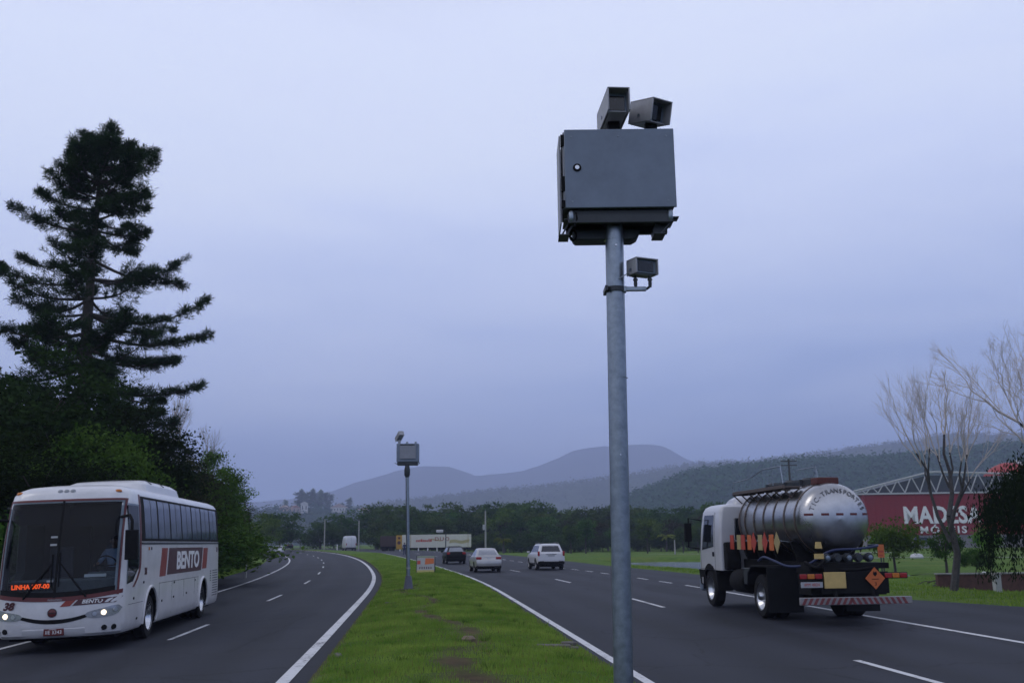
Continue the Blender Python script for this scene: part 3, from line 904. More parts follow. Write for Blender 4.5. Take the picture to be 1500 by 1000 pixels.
def broadleaf(seed, H=10.0, rx=4.0, z0=1.5, lobes=9, clusters=110, per=130, leaf=0.26, sig=0.50, leafm=None, barkm=None, tr=0.22, top=1.0, sag=0.0):
    """trunk mesh and crown mesh of one broadleaved tree, base at the origin"""
    rng = np.random.default_rng(seed); rnd = random.Random(seed)
    mb = MB()
    zc = (z0 + H) / 2; rz = (H - z0) / 2
    fork = Vector((rnd.uniform(-.2, .2), rnd.uniform(-.2, .2), z0 + rz * 0.35))
    limb(mb, (0, 0, -0.3), fork, tr, tr * 0.7, rnd, 0.03, 8)
    L = []
    for i in range(lobes):
        a = 2 * PI * (i * 0.618 + rnd.uniform(-.08, .08)); h = (i + 0.5) / lobes
        zz = -0.75 + 1.55 * h
        rad = math.sqrt(max(0.05, 1 - min(1, abs(zz)) ** 2.2)) * rnd.uniform(0.50, 0.72)
        L.append((np.array([cos(a) * rad * rx, sin(a) * rad * rx, zc + zz * rz * 0.72]), rnd.uniform(0.34, 0.52)))
    for c, s in L:
        pts = limb(mb, fork if c[2] > fork.z else (0, 0, fork.z * 0.8), c, tr * 0.42, tr * 0.12, rnd, 0.12, 5)
        for k in range(3):
            e = Vector(c) + Vector((rnd.gauss(0, 1), rnd.gauss(0, 1), rnd.gauss(0.2, .8))).normalized() * rx * s * 0.8
            limb(mb, pts[3], e, tr * 0.16, tr * 0.04, rnd, 0.1, 4, 3)
    P = []
    for i in range(clusters):
        c, s = L[rng.integers(len(L))]
        d = rng.normal(size=3); d /= np.linalg.norm(d)
        rr = (0.55 + 0.45 * rng.random()) * s * rx
        q = c + d * rr * np.array([1, 1, 0.8 * rz / rx * top])
        if q[2] < z0 * 0.7: q[2] = z0 * 0.7 + rng.random() * 0.6
        k = int(per * rng.uniform(0.5, 1.5))
        sg = sig * rng.uniform(0.7, 1.35)
        pts = q + rng.normal(size=(k, 3)) * np.array([sg, sg, sg * 0.6])
        if sag: pts[:, 2] -= sag * rng.random(k) ** 2
        P.append(pts)
    P = np.concatenate(P)
    P[:, 2] = np.maximum(P[:, 2], 0.15)
    V = leaf_quads(P, (0, 0, 0.8), leaf, rng)
    crown = faces_mesh('crown', V, leafm)
    tm = mb.build('trunk', barkm or M_bark, fix=False)
    trunk = tm.data
    bpy.data.objects.remove(tm)
    return trunk, crown

L_dark = leaf_mat('dark_foliage', (0.010, 0.022, 0.007), (0.028, 0.050, 0.014), 0.5)
L_mid = leaf_mat('mid_foliage', (0.026, 0.066, 0.011), (0.080, 0.145, 0.026), 0.5)
L_light = leaf_mat('light_foliage', (0.046, 0.108, 0.014), (0.130, 0.225, 0.038), 0.5)
L_olive = leaf_mat('olive_foliage', (0.022, 0.026, 0.012), (0.055, 0.052, 0.022), 0.6)
L_wood = leaf_mat('wood_foliage', (0.018, 0.046, 0.011), (0.075, 0.125, 0.030), 0.25)
L_pine = leaf_mat('pine_needles', (0.012, 0.032, 0.013), (0.040, 0.075, 0.028), 0.9, 0.25)
L_yellow = leaf_mat('yellow_green_fronds', (0.08, 0.11, 0.015), (0.16, 0.19, 0.03), 1.0)
L_willow = leaf_mat('willow_leaves', (0.010, 0.018, 0.007), (0.026, 0.040, 0.014), 0.8)
L_far = leaf_mat('hillside_foliage', (0.024, 0.058, 0.034), (0.040, 0.085, 0.046), 0.03, 0.1)
L_far2 = leaf_mat('pale_hillside_foliage', (0.03, 0.05, 0.02), (0.07, 0.085, 0.04), 0.03, 0.1)

KINDS = {
    'dark': broadleaf(1, 10, 4.2, 1.2, 12, 190, 220, 0.17, 0.46, L_dark),
    'dark2': broadleaf(2, 10, 3.9, 0.8, 14, 190, 220, 0.17, 0.42, L_dark, top=1.15),
    'mid': broadleaf(3, 10, 4.4, 1.0, 13, 190, 220, 0.17, 0.44, L_mid),
    'light': broadleaf(4, 10, 4.6, 0.8, 14, 190, 220, 0.17, 0.44, L_light),
    'olive': broadleaf(5, 10, 4.2, 0.8, 14, 180, 190, 0.15, 0.48, L_olive),
    'bush': broadleaf(6, 3, 2.0, 0.2, 9, 80, 120, 0.13, 0.24, L_mid, tr=0.06),
    'w1': broadleaf(11, 10, 3.6, 1.8, 8, 70, 60, 0.42, 0.55, L_wood),
    'w2': broadleaf(12, 10, 3.0, 2.4, 8, 60, 60, 0.42, 0.50, L_wood, top=1.2),
    'w3': broadleaf(13, 10, 4.0, 1.2, 9, 80, 60, 0.42, 0.55, L_wood),
    'w4': broadleaf(14, 10, 3.4, 1.5, 8, 70, 55, 0.42, 0.55, L_mid),
    'w5': broadleaf(15, 10, 3.6, 1.5, 9, 60, 50, 0.40, 0.6, L_olive, M_bark_grey),
    'w6': broadleaf(16, 10, 4.4, 0.6, 10, 90, 70, 0.42, 0.5, L_wood, sag=1.6),
}
def plant(kind, name, x, y, h, wide, label, cat='tree', group=None, z=None, rz=None, base=10.0):
    tr, cr = KINDS[kind]
    r = empty(name, (x, y, tz(x, y) if z is None else z), random.uniform(0, 6.28) if rz is None else rz, label, cat, group)
    k = h / base
    r.scale = (k * wide, k * wide, k)
    mesh_obj('trunk', tr, r); mesh_obj('crown', cr, r)
    return r
random.seed(3)
def by_top(px, pytop, Y):            # ground position under a treetop of the photograph, and the tree's height
    t = at(px, pytop, Y); z = tz(t.x, Y)
    return t.x, Y, t.z - z

# ---- trees on the left bank, near to far
LEFT = [('dark', 20, 505, 36, 1.15, 'tall dark tree at the left edge of the picture, behind the bus'),
        ('dark2', 100, 560, 40, 1.2, 'dark tree in front of the tall pine, above the bus front'),
        ('mid', 118, 610, 35, 1.1, 'mid green tree lighter than its neighbours, below the pine'),
        ('dark', 195, 585, 50, 0.95, 'dark tree right of the pine trunk, left of the bare pale tree'),
        ('olive', 222, 640, 56, 1.15, 'brownish olive tree behind the bus roof'),
        ('light', 285, 655, 64, 0.88, 'bright green bushy tree behind the rear of the bus'),
        ('mid', 290, 672, 74, 0.92, 'green tree between the bright bushy tree and the bend'),
        ('olive', 308, 690, 88, 0.95, 'brownish green tree, rightmost of the left bank beside the bend'),
        ('dark', 284, 720, 70, 1.0, 'low dark spreading tree beside the rear of the bus'),
        ('dark2', -60, 560, 42, 1.4, 'dark tree cut by the left edge of the picture'),
        ('dark', 40, 640, 30, 1.25, 'low dark tree close to the road, behind the bus windscreen'),
        ('olive', 165, 665, 44, 1.3, 'low brownish tree above the bus windows'),
        ('mid', 60, 590, 52, 1.2, 'green tree filling the gap below the pine at far left')]
for kind, px, py, Y, w, lab in LEFT:
    x, y, h = by_top(px, py, Y)
    plant(kind, 'broadleaf_tree', x, y, h, w, lab, 'tree', 'trees on the left bank')
for i, (px, py, Y, w) in enumerate([(312, 770, 66, 1.0), (325, 765, 82, 1.2), (336, 775, 98, 1.3), (250, 770, 52, 1.6), (20, 745, 27, 1.3), (200, 740, 42, 1.5), (285, 745, 56, 1.5), (345, 782, 112, 1.2), (318, 750, 100, 1.2)]):
    x, y, h = by_top(px, py, Y)
    plant('bush', 'shrub', x, y, h, w, 'leafy green shrub at the foot of the left bank trees', 'shrub', 'shrubs under the left bank trees', base=3.0)

# ---- the tall pine
def pine():
    rng = np.random.default_rng(21); rnd = random.Random(21)
    Y = 46.0
    x0 = at(112, 700, Y).x
    zb = tz(x0, Y)
    H = at(112, 200, Y).z - zb
    root = empty('pine_tree', (x0, Y, zb), 0, 'very tall dark pine towering over the trees on the left', 'tree')
    mb = MB()
    mb.tube([(0, 0, -0.3), (0.1, 0, H * 0.3), (-0.1, 0.1, H * 0.6), (0.05, 0, H * 0.9), (0, 0, H * 0.985)], [0.42, 0.33, 0.24, 0.09, 0.03], 9)
    # reach of the branches to the right and left of the trunk, by height in the photograph
    hy = [196, 216, 240, 300, 350, 400, 440, 490, 540, 580, 620, 680]
    rr = [0.25, 1.1, 2.7, 3.3, 3.6, 4.6, 5.3, 5.6, 6.4, 5.2, 4.2, 3.4]
    rl = [0.25, 0.9, 1.3, 2.3, 3.6, 4.2, 4.4, 4.6, 5.0, 5.0, 4.6, 4.2]
    hz = [at(112, y, Y).z - zb for y in hy]
    tufts, dirs = [], []
    z = hz[-1]
    k = 0
    while z < H - 0.35:
        nb = rnd.choice((4, 4, 5, 5))
        a0 = rnd.uniform(0, 6.28)
        for b in range(nb):
            a = a0 + 2 * PI * b / nb + rnd.uniform(-.35, .35)
            wr = 0.5 + 0.5 * cos(a)
            reach = np.interp(z, hz[::-1], rr[::-1]) * wr + np.interp(z, hz[::-1], rl[::-1]) * (1 - wr)
            reach *= rnd.choice((0.55, 0.7, 0.82, 0.92, 1.0, 1.08)) * rnd.uniform(0.9, 1.05)
            up = np.interp(z / H, [0.3, 0.6, 0.85, 1.0], [-0.20, 0.0, 0.22, 0.45]) + rnd.gauss(0, 0.14)
            pts, rs = [], []
            n = 9
            curl = rnd.uniform(-0.06, 0.12)
            for i in range(n + 1):
                t = i / n
                pts.append(Vector((cos(a + 0.15 * t * rnd.uniform(-1, 1)) * reach * t, sin(a) * reach * t, z + reach * (up * t + curl * (t ** 3) - 0.10 * sin(PI * t)))))
                rs.append(0.085 * (1 - 0.85 * t) * (0.4 + reach / 6))
            mb.tube(pts, rs, 5)
            nt = int(7 + reach * 6)
            for j in range(nt):
                t = rnd.uniform(0.14, 1.0) ** 0.72
                i = min(n - 1, int(t * n)); p = pts[i].lerp(pts[i + 1], t * n - i)
                side = rnd.choice((-1, 1))
                sl = rnd.uniform(0.3, 1.25) * (1.2 - t) * min(1.3, reach / 3 + 0.3)
                q = p + Vector((cos(a + side * 0.9) * sl, sin(a + side * 0.9) * sl, sl * rnd.uniform(-0.25, 0.5)))
                mb.tube([p, q], [0.018, 0.008], 3, caps=False)
                for f in (0.3, 0.55, 0.8, 1.0):
                    c = p.lerp(q, f) + Vector((rnd.gauss(0, .05), rnd.gauss(0, .05), rnd.gauss(0.02, .05)))
                    tufts.append(c); dirs.append(((q - p).normalized() + Vector((0, 0, 0.55))).normalized())
            tufts.append(pts[-1]); dirs.append((pts[-1] - pts[-2]).normalized())
        z += rnd.choice((0.25, 0.35, 0.5, 0.75, 0.95)) * (1.0 if z < H * 0.8 else 0.6)
    for j in range(26):
        t = rnd.uniform(0.9, 1.0)
        tufts.append(Vector((rnd.gauss(0, .25), rnd.gauss(0, .25), H * t))); dirs.append(Vector((rnd.gauss(0, .3), rnd.gauss(0, .3), 1)).normalized())
    T = np.array([tuple(v) for v in tufts]); D = np.array([tuple(v) for v in dirs])
    m = 15
    T = np.repeat(T, m, 0); D = np.repeat(D, m, 0)
    d = D * 0.55 + rng.normal(size=T.shape) * 0.62; d /= np.linalg.norm(d, axis=1)[:, None]
    L = (0.16 + 0.20 * rng.random(len(T)))[:, None]
    e = np.cross(d, rng.normal(size=T.shape)); e /= np.linalg.norm(e, axis=1)[:, None]
    w = 0.0115
    s0 = T + rng.normal(size=T.shape) * 0.05
    V = np.stack([s0 - e * w, s0 + d * L * 0.6 - e * w * 1.3, s0 + d * L, s0 + e * w * 1.3 + d * L * 0.4], 1)
    mb.build('trunk', M_bark, root, fix=False)
    mesh_obj('crown', faces_mesh('crown', V, L_pine), root)
pine()

# ---- leafless trees
def bare_tree(name, x, y, H, seed, label, spread=1.0, col=None, trunk_r=0.22, split=0.33, levels=5, wide=0.5, group=None, lean=(0, 0), twig_n=3):
    rnd = random.Random(seed)
    root = empty(name, (x, y, tz(x, y)), 0, label, 'tree', group)
    mb, tw = MB(), MB()
    def grow(p, d, L, r, lev):
        q = p + d * L
        m = p.lerp(q, 0.5) + Vector((rnd.gauss(0, 1), rnd.gauss(0, 1), rnd.gauss(0, .5))) * L * 0.06
        (mb if lev < 3 else tw).tube([p, m, q], [r, r * 0.82, r * 0.66], 6 if lev < 2 else (4 if lev < 4 else 3), caps=lev < 4)
        if lev >= levels: return
        n = (3 if lev < 2 else rnd.choice((2, 3, 3))) if lev < levels - 1 else twig_n + 1
        for k in range(n):
            a = rnd.uniform(0, 6.28) if lev else 2 * PI * k / n + rnd.uniform(-.4, .4)
            sp = rnd.uniform(0.25, 0.62) * spread * (0.75 if k == 0 else 1.15)
            ax = d.orthogonal().normalized(); bx = d.cross(ax)
            nd = (d * cos(sp) + (ax * cos(a) + bx * sin(a)) * sin(sp) + Vector((0, 0, 0.16 if lev > 0 else 0.05))).normalized()
            st_ = p.lerp(q, 1.0 if k == 0 else rnd.uniform(0.55, 1.0))
            grow(st_, nd, L * rnd.uniform(0.60, 0.86) * (1 if lev else 0.85), r * (0.50 if k else 0.66), lev + 1)
    grow(Vector((0, 0, -0.2)), Vector((lean[0], lean[1], 1)).normalized(), H * split, trunk_r, 0)
    mb.build('trunk', M_bark_grey, root, fix=False)
    tw.build('twigs', col, root, fix=False)
    return root
M_twig = mat('pale_twigs', (0.52, 0.46, 0.43), 0.9, 0, 0.2, 3)
M_twig2 = mat('tan_twigs', (0.24, 0.20, 0.17), 0.9, 0, 0.2, 3)
x, y, h = by_top(1412, 530, 37)
x = at(1410, 862, 37).x - 0.35
bare_tree('bare_tree', x, y, h * 1.02, 43, 'leafless grey tree with forked trunk in front of the red factory', 0.75, M_twig, 0.15, 0.33, 7, twig_n=3, lean=(0.04, 0))
x, y, h = by_top(1530, 465, 31)
x = at(1610, 862, 31).x
bare_tree('bare_tree', x, y, h * 1.05, 47, 'pale leafless tree cut by the right edge of the picture', 1.0, M_twig, 0.20, 0.34, 8, lean=(-0.04, 0), twig_n=3)
x, y, h = by_top(245, 548, 68)
bare_tree('bare_tree', x, y, h, 12, 'pale leafless tree between the pine and the bright green tree', 0.8, M_twig2, 0.2, 0.33, 6, twig_n=3)
x, y, h = by_top(292, 632, 72)
bare_tree('bare_tree', x, y, h, 14, 'thin leafless tree showing above the bright green bushy tree', 0.8, M_twig2, 0.16, 0.34, 6)

# ---- willow at the right edge
def willow(x, y, H, W, seed, label, side=None):
    rng = np.random.default_rng(seed); rnd = random.Random(seed)
    root = empty('willow_tree', (x, y, tz(x, y)), 0, label, 'tree')
    mb = MB()
    top = Vector((0.1, 0, H * 0.5))
    limb(mb, (0.5, 0, -0.2), top, 0.16, 0.12, rnd, 0.05, 8)
    P = []
    for i in range(230):
        a = rnd.uniform(0, 2 * PI); rad = W * math.sqrt(rnd.random()) * rnd.uniform(0.75, 1.05)
        z = H * (1 - 0.42 * (rad / W) ** 2) * rnd.uniform(0.78, 1.0)
        p = Vector((cos(a) * rad, sin(a) * rad, z))
        if i % 4 == 0: limb(mb, top, p, 0.06, 0.012, rnd, 0.1, 4, 4)
        L = rnd.uniform(0.3, 0.62) * H * (0.35 + 0.65 * rad / W)
        n = int(L / 0.035)
        t = np.linspace(0, 1, n)
        sw = rng.normal(size=2) * 0.18
        q = np.stack([p.x + sw[0] * t + cos(a) * 0.18 * t, p.y + sw[1] * t + sin(a) * 0.18 * t, p.z - L * t ** 1.15], 1)
        P.append(q + rng.normal(size=q.shape) * 0.07)
        P.append(np.array(p) + rng.normal(size=(60, 3)) * np.array([0.3, 0.3, 0.22]))
    P = np.concatenate(P)
    P = P[P[:, 2] > 0.5]
    n = len(P)
    d = np.stack([rng.normal(size=n) * 0.35, rng.normal(size=n) * 0.35, -np.ones(n)], 1); d /= np.linalg.norm(d, axis=1)[:, None]
    e = np.cross(d, rng.normal(size=(n, 3))); e /= np.linalg.norm(e, axis=1)[:, None]
    L = (0.10 + 0.08 * rng.random(n))[:, None]
    V = np.stack([P, P + d * L * 0.5 + e * L * 0.16, P + d * L, P + d * L * 0.5 - e * L * 0.16], 1)
    mb.build('trunk', M_bark, root, fix=False)
    mesh_obj('crown', faces_mesh('crown', V, L_willow), root)
c = at(1492, 850, 33)
willow(c.x + 1.0, 33, 4.5, 1.9, 5, 'dark drooping willow at the right edge in front of the factory')

# ---- single trees in the park
def park(kind, px, pyt, Y, w, lab, name='broadleaf_tree', cat='tree'):
    x, y, h = by_top(px, pyt, Y)
    return plant(kind, name, x, y, h, w, lab, cat, 'young trees on the park lawn')
KINDS['young'] = broadleaf(31, 10, 5.2, 4.6, 8, 60, 60, 0.5, 0.75, L_light, tr=0.32)
KINDS['vase'] = broadleaf(32, 10, 5.2, 2.6, 8, 60, 60, 0.5, 0.7, L_mid, tr=0.42)
park('young', 1306, 763, 66, 0.75, 'small round tree with straight trunk left of the factory sign letters')
park('vase', 1380, 768, 60, 0.75, 'small vase-shaped tree standing before the factory lettering')
park('young', 1290, 772, 74, 0.45, 'thin sapling beside the orange park sign')
park('young', 1445, 770, 58, 0.5, 'slim young tree right of the big bare tree')
plant('bush', 'shrub', at(1425, 800, 64).x, 64, 1.6, 1.2, 'dark green shrub behind the big bare tree', 'shrub', base=3.0)
# brushwood by the bare tree
rnd = random.Random(9); mb = MB()
c = at(1395, 852, 44)
for i in range(70):
    a = rnd.uniform(-0.5, 0.6); L = rnd.uniform(0.5, 1.5)
    p = Vector((c.x + rnd.gauss(0, 0.55), 44 + rnd.gauss(0, 0.3), tz(c.x, 44) + rnd.uniform(0.0, 0.25)))
    mb.tube([p, p + Vector((cos(a) * L * 0.5, rnd.gauss(0, .2), 0.12 * L)), p + Vector((cos(a) * L, rnd.gauss(0, .3), sin(a) * L * 0.5 + 0.05))], [0.025, 0.018, 0.006], 4, caps=False)
tag(mb.build('brushwood', M_bark, fix=False), 'dark heap of cut branches on the lawn by the bare tree', 'brushwood')

# ---- the palm by the right road
def palm(x, y, H, label):
    rng = np.random.default_rng(8); rnd = random.Random(8)
    root = empty('palm_tree', (x, y, tz(x, y)), 0, label, 'tree')
    mb = MB()
    mb.tube([(0, 0, -0.2), (0.05, 0, H * 0.3), (0, 0, H * 0.62)], [0.19, 0.15, 0.12], 8)
    V = []
    top = np.array([0, 0, H * 0.62])
    for i in range(17):
        a = 2 * PI * i / 17 + rnd.uniform(-.15, .15); L = H * rnd.uniform(0.36, 0.48); up = rnd.uniform(0.35, 1.25)
        pts = []
        for k in range(10):
            t = k / 9
            pts.append(Vector((cos(a) * L * t * cos(up * (1 - t)) , sin(a) * L * t * cos(up * (1 - t)), H * 0.62 + L * (sin(up) * t * 0.95 - 0.75 * t * t))))
        mb.tube(pts, [0.03 * (1 - 0.8 * k / 9) for k in range(10)], 4, caps=False)
        for k in range(1, 10):
            p = np.array(pts[k]); d = np.array((pts[k] - pts[k - 1]).normalized())
            sd = np.array([-sin(a), cos(a), 0])
            for q in range(5):
                pp = p - d * q * L * 0.02
                for sg in (-1, 1):
                    e = sd * sg * 0.8 + d * 0.35 + np.array([0, 0, -0.45]) + rng.normal(size=3) * 0.08
                    ll = H * 0.13 * (1 - 0.55 * k / 9)
                    V.append([pp, pp + e * ll * 0.5 + d * 0.05, pp + e * ll, pp + e * ll * 0.5 - d * 0.03])
    mb.build('trunk', M_bark_grey, root, fix=False)
    mesh_obj('crown', faces_mesh('crown', np.array(V), L_yellow), root)
x, y, h = by_top(737, 778, 150)
palm(x, y, h, 'small yellow-green palm between the silver sedan and the white suv')
x, y, h = by_top(975, 772, 195)
palm(x, y, h, 'green palm at the edge of the wood across the lake')

# ---- the wood beyond the lake: rows of trees one can tell apart
wr = random.Random(77)
PROF_WOOD = [(395, 748), (440, 760), (475, 752), (520, 744), (560, 738), (600, 740), (660, 735), (700, 738), (760, 733), (830, 736), (880, 740), (950, 742), (1000, 738), (1060, 735), (1120, 738), (1250, 742)]
def wood(px, Y, k, dy, w, lab, grp, name='broadleaf_tree'):
    py = np.interp(px, [p[0] for p in PROF_WOOD], [p[1] for p in PROF_WOOD]) + dy
    x, y, h = by_top(px, py, Y)
    plant(k, name, x, y, h, w, lab, 'tree', grp)
px = 552.0
while px < 1180:
    wood(px + wr.uniform(-4, 4), wr.uniform(232, 275), wr.choice(('w1', 'w2', 'w3', 'w3', 'w1')), wr.uniform(-7, 8), wr.uniform(0.95, 1.3), 'dense dark tree in the back row of the wood beyond the road', 'back row of the wood')
    px += 15
px = 556.0
while px < 1130:
    wood(px + wr.uniform(-5, 5), wr.uniform(202, 228), wr.choice(('w1', 'w2', 'w4', 'w5', 'w3', 'w6')), wr.uniform(10, 30), wr.uniform(1.0, 1.5), 'tree in the front row of the wood beyond the road', 'front row of the wood')
    px += 15
px = 560.0
while px < 1120:
    Y = wr.uniform(196, 206)
    c = at(px, 800, Y)
    plant(wr.choice(('w6', 'w3')), 'shrub', c.x, Y, wr.uniform(3.0, 4.6), wr.uniform(1.3, 1.9), 'low leafy shrub along the foot of the wood', 'shrub', 'shrubs along the foot of the wood')
    px += 17
for i, px in enumerate((836, 858, 905, 948, 1000, 1022)):      # slim trees on the lake's far bank
    c = at(px, 790, 168 + 4 * (i % 3))
    plant('w2', 'broadleaf_tree', c.x, c.y, (5.0, 6.2, 5.5, 6.0, 4.6, 5.2)[i], 1.0, 'young green tree standing on the lake bank before the wood', 'tree', 'young trees on the lake bank')
# trees at the left bend, standing apart
for px, py, Y, k, w, lab in ((412, 744, 215, 'w3', 1.35, 'round green tree at the far end of the left road'),
                             (392, 752, 190, 'w4', 1.2, 'green tree half hidden by the left bank at the bend'),
                             (470, 755, 235, 'w6', 1.5, 'dark rounded tree behind the bend, with drooping crown'),
                             (517, 742, 240, 'w6', 1.55, 'broad grey-green tree behind the white van'),
                             (490, 760, 262, 'w3', 1.3, 'low dark tree between the two broad trees at the bend'),
                             (440, 778, 265, 'w5', 1.4, 'low brownish tree behind the end of the median'),
                             (551, 742, 262, 'w5', 1.1, 'thin greyish tree right of the white van')):
    x, y, h = by_top(px, py, Y)
    plant(k, 'broadleaf_tree', x, y, h, w, lab, 'tree', 'trees beyond the bend')

# ---- far vegetation, as single poplars and as masses
def hill_pt(prof, D, depth, px, t):
    py = np.interp(px, [p[0] for p in prof], [p[1] for p in prof]); c = at(px, py, D)
    k = cos(t * PI / 2) ** 1.3
    return Vector((c.x, D + t * depth, -6 + (c.z + 6) * k))
L_hazy = leaf_mat('hazy_tree_foliage', (0.06, 0.09, 0.05), (0.13, 0.16, 0.09), 0.2, 0.2)  # foliage colour lightened to carry the haze of distance
KINDS['poplar'] = broadleaf(41, 10, 1.8, 0.8, 9, 50, 26, 0.5, 0.45, L_hazy, top=1.0)
for px, hh in ((444, 15), (452, 13), (460, 15.5), (470, 13.5), (476, 15), (485, 13), (515, 10), (424, 8), (505, 6)):
    q = hill_pt(PROF_VILL, VD, VDEP, px, -0.06)
    plant('poplar', 'poplar_tree', q.x, q.y, hh * VD / 700, 1.3, 'tall hazy tree in the row on the village hill', 'tree', 'row of tall trees on the village hill', z=q.z - 0.5)
def mass(name, prof, D, depth, p0, p1, n, size, per, lf, m, label, seed, t0=-0.95, t1=0.06, edge=None):
    rg = np.random.default_rng(seed)
    P, S = [], []
    for i in range(n):
        px = rg.uniform(p0, p1); t = rg.uniform(t0, t1)
        q = hill_pt(prof, D, depth, px, t)
        s = size * rg.uniform(0.6, 1.35)
        base = np.array([q.x, q.y, q.z + s * 0.22])
        P.append(base + rg.normal(size=(per, 3)) * np.array([s * 0.34, s * 0.34, s * 0.3])); S.append(np.full(per, lf * s / size))
    P = np.concatenate(P)
    V = leaf_quads(P, (0, -0.5, 2.2), np.concatenate(S), rg, 0.8)
    tag(mesh_obj(name, faces_mesh(name, V, m)), label, 'woodland', None, 'stuff')
mass('hillside_wood', PROF_RIGHT, 1050, 330, 840, 1640, 13000, 7.5, 13, 2.3, L_far, 'dense dark woodland covering the hill behind the factory', 51)
mass('hillside_wood', PROF_VILL, VD, VDEP, 380, 760, 1500, 8.5, 14, 2.8, L_far, 'scattered trees on the low hazy hill behind the bend', 52)
mass('hillside_wood', PROF_MID, 2600, 700, 560, 1700, 6500, 11, 11, 3.6, L_far2, 'hazy woodland on the slopes below the flat-topped mountains', 53)

# ================================================================== VEHICLES
def half_outline(w, yf, yr, rf, rr, bulge):
    pts = [(x, yf - bulge * (x / w) ** 2) for x in np.linspace(0, w - rf, 5)]
    for a in np.linspace(0, PI / 2, 7)[1:]:
        x = w - rf + rf * sin(a); pts.append((x, yf - bulge * (x / w) ** 2 - rf * (1 - cos(a))))
    y1_, y2_ = pts[-1][1], yr + rr
    nn = 12
    pts += [(w, y1_ + (y2_ - y1_) * k / nn) for k in range(1, nn)]
    for a in np.linspace(PI / 2, 0, 6):
        pts.append((w - rr + rr * sin(a), yr + rr * (1 - cos(a))))
    pts.append((0, yr))
    return pts
def slices(mb, levels, mi=0):
    vs, fs = [], []
    for (z, w, yf, yr, rf, rr, bulge) in levels:
        h = half_outline(w, yf, yr, rf, rr, bulge)
        ring = [(x, y, z) for x, y in h] + [(-x, y, z) for x, y in h[-2:0:-1]]
        n = len(ring); vs += ring
    for j in range(len(levels) - 1):
        for k in range(n):
            a, b = j * n + k, j * n + (k + 1) % n
            fs.append((a, a + n, b + n, b))
    fs.append(tuple(range(n)))
    fs.append(tuple(range((len(levels) - 1) * n, len(levels) * n))[::-1])
    mb.add(vs, fs, mi)
def wheel(parent, x, y, r, w, rim_m, side, dual=False, name='wheel'):
    e = MB()
    t = w / 2
    e.lathe([(r * 0.62, -t), (r * 0.93, -t), (r, -t * 0.7), (r, t * 0.7), (r * 0.93, t), (r * 0.62, t), (r * 0.62, -t)], (0, 0, 0), 'x', 26, 0, False)
    o = e.build(name, M_rubber, parent); o.location = (x, y, r)
    q = MB()
    s = side
    q.lathe([(0.0, s * t * 0.15), (r * 0.2, s * t * 0.5), (r * 0.28, s * t * 0.15), (r * 0.48, s * t * 0.1), (r * 0.60, s * t * 0.85), (r * 0.66, s * t * 1.02), (r * 0.63, s * t * 0.9), (r * 0.61, -s * t)], (0, 0, 0), 'x', 22, 0, False)
    for k in range(8):
        a = 2 * PI * k / 8
        q.cyl((s * t * 0.1, cos(a) * r * 0.36, sin(a) * r * 0.36), (s * t * 0.3, cos(a) * r * 0.36, sin(a) * r * 0.36), r * 0.035, n=6)
    q.build('rim', rim_m, o)
    return o
def plate(parent, name, c, size, m, rot=(0, 0, 0), bevel=0.006):
    mb = MB(); mb.obox(c, size, rot)
    return mb.build(name, m, parent, bevel=bevel)

# ------------------------------------------------------------------ the coach
M_bus_white = mat('coach_paint', (0.63, 0.62, 0.62), 0.34, 0, 0.10, 2.2, coat=0.45)
M_bus_in = mat('coach_interior', (0.016, 0.018, 0.02), 0.8, 0, 0.3, 3)
M_bus_glass = mat('coach_side_glass', (0.045, 0.06, 0.10), 0.07, 0, 0.35, 1.3, spec=1.0)
M_screen = clear_glass('windscreen_glass', (0.50, 0.56, 0.60), 0.02, 1.32)
M_led = emit('orange_led', (1.0, 0.10, 0.015), 1.6)
M_head = emit('headlamp_glow', (1.0, 0.84, 0.62), 3.2)
M_curtain = mat('dark_sun_curtain', (0.014, 0.010, 0.015), 0.9, 0, 0.3, 4)
BZ = [0.30, 0.36, 0.55, 0.85, 1.15, 1.40, 1.90, 2.40, 3.00, 3.24, 3.34, 3.42, 3.465, 3.49]
BW = [1.21, 1.26, 1.29, 1.30, 1.30, 1.30, 1.30, 1.29, 1.25, 1.215, 1.15, 1.00, 0.75, 0.35]
BF = [6.00, 6.07, 6.12, 6.12, 6.10, 6.06, 5.98, 5.89, 5.76, 5.68, 5.58, 5.40, 5.05, 4.40]
BR = [-5.72, -5.77, -5.8, -5.8, -5.8, -5.79, -5.78, -5.76, -5.72, -5.66, -5.58, -5.4, -5.1, -4.6]
BBUL, BRF = 0.20, 0.36
def bw(z): return float(np.interp(z, BZ, BW))
def bus_front(x, z, off=0.0):
    w = bw(z); yf = float(np.interp(z, BZ, BF)); ax = min(abs(x), w)
    y = yf - BBUL * (ax / w) ** 2
    nx_, ny_ = 2 * BBUL * ax / w / w, 1.0
    if ax > w - BRF:
        t = (ax - (w - BRF)) / BRF
        y -= BRF * (1 - math.sqrt(max(0, 1 - t * t)))
        nx_ += t / math.sqrt(max(0.02, 1 - t * t))
    L = math.hypot(nx_, ny_)
    return Vector((math.copysign(ax + off * nx_ / L, x) if x else 0.0, y + off * ny_ / L, z))
def bus_side(sg): return lambda y, z, off=0.0: Vector((sg * (bw(z) + off), y, z))
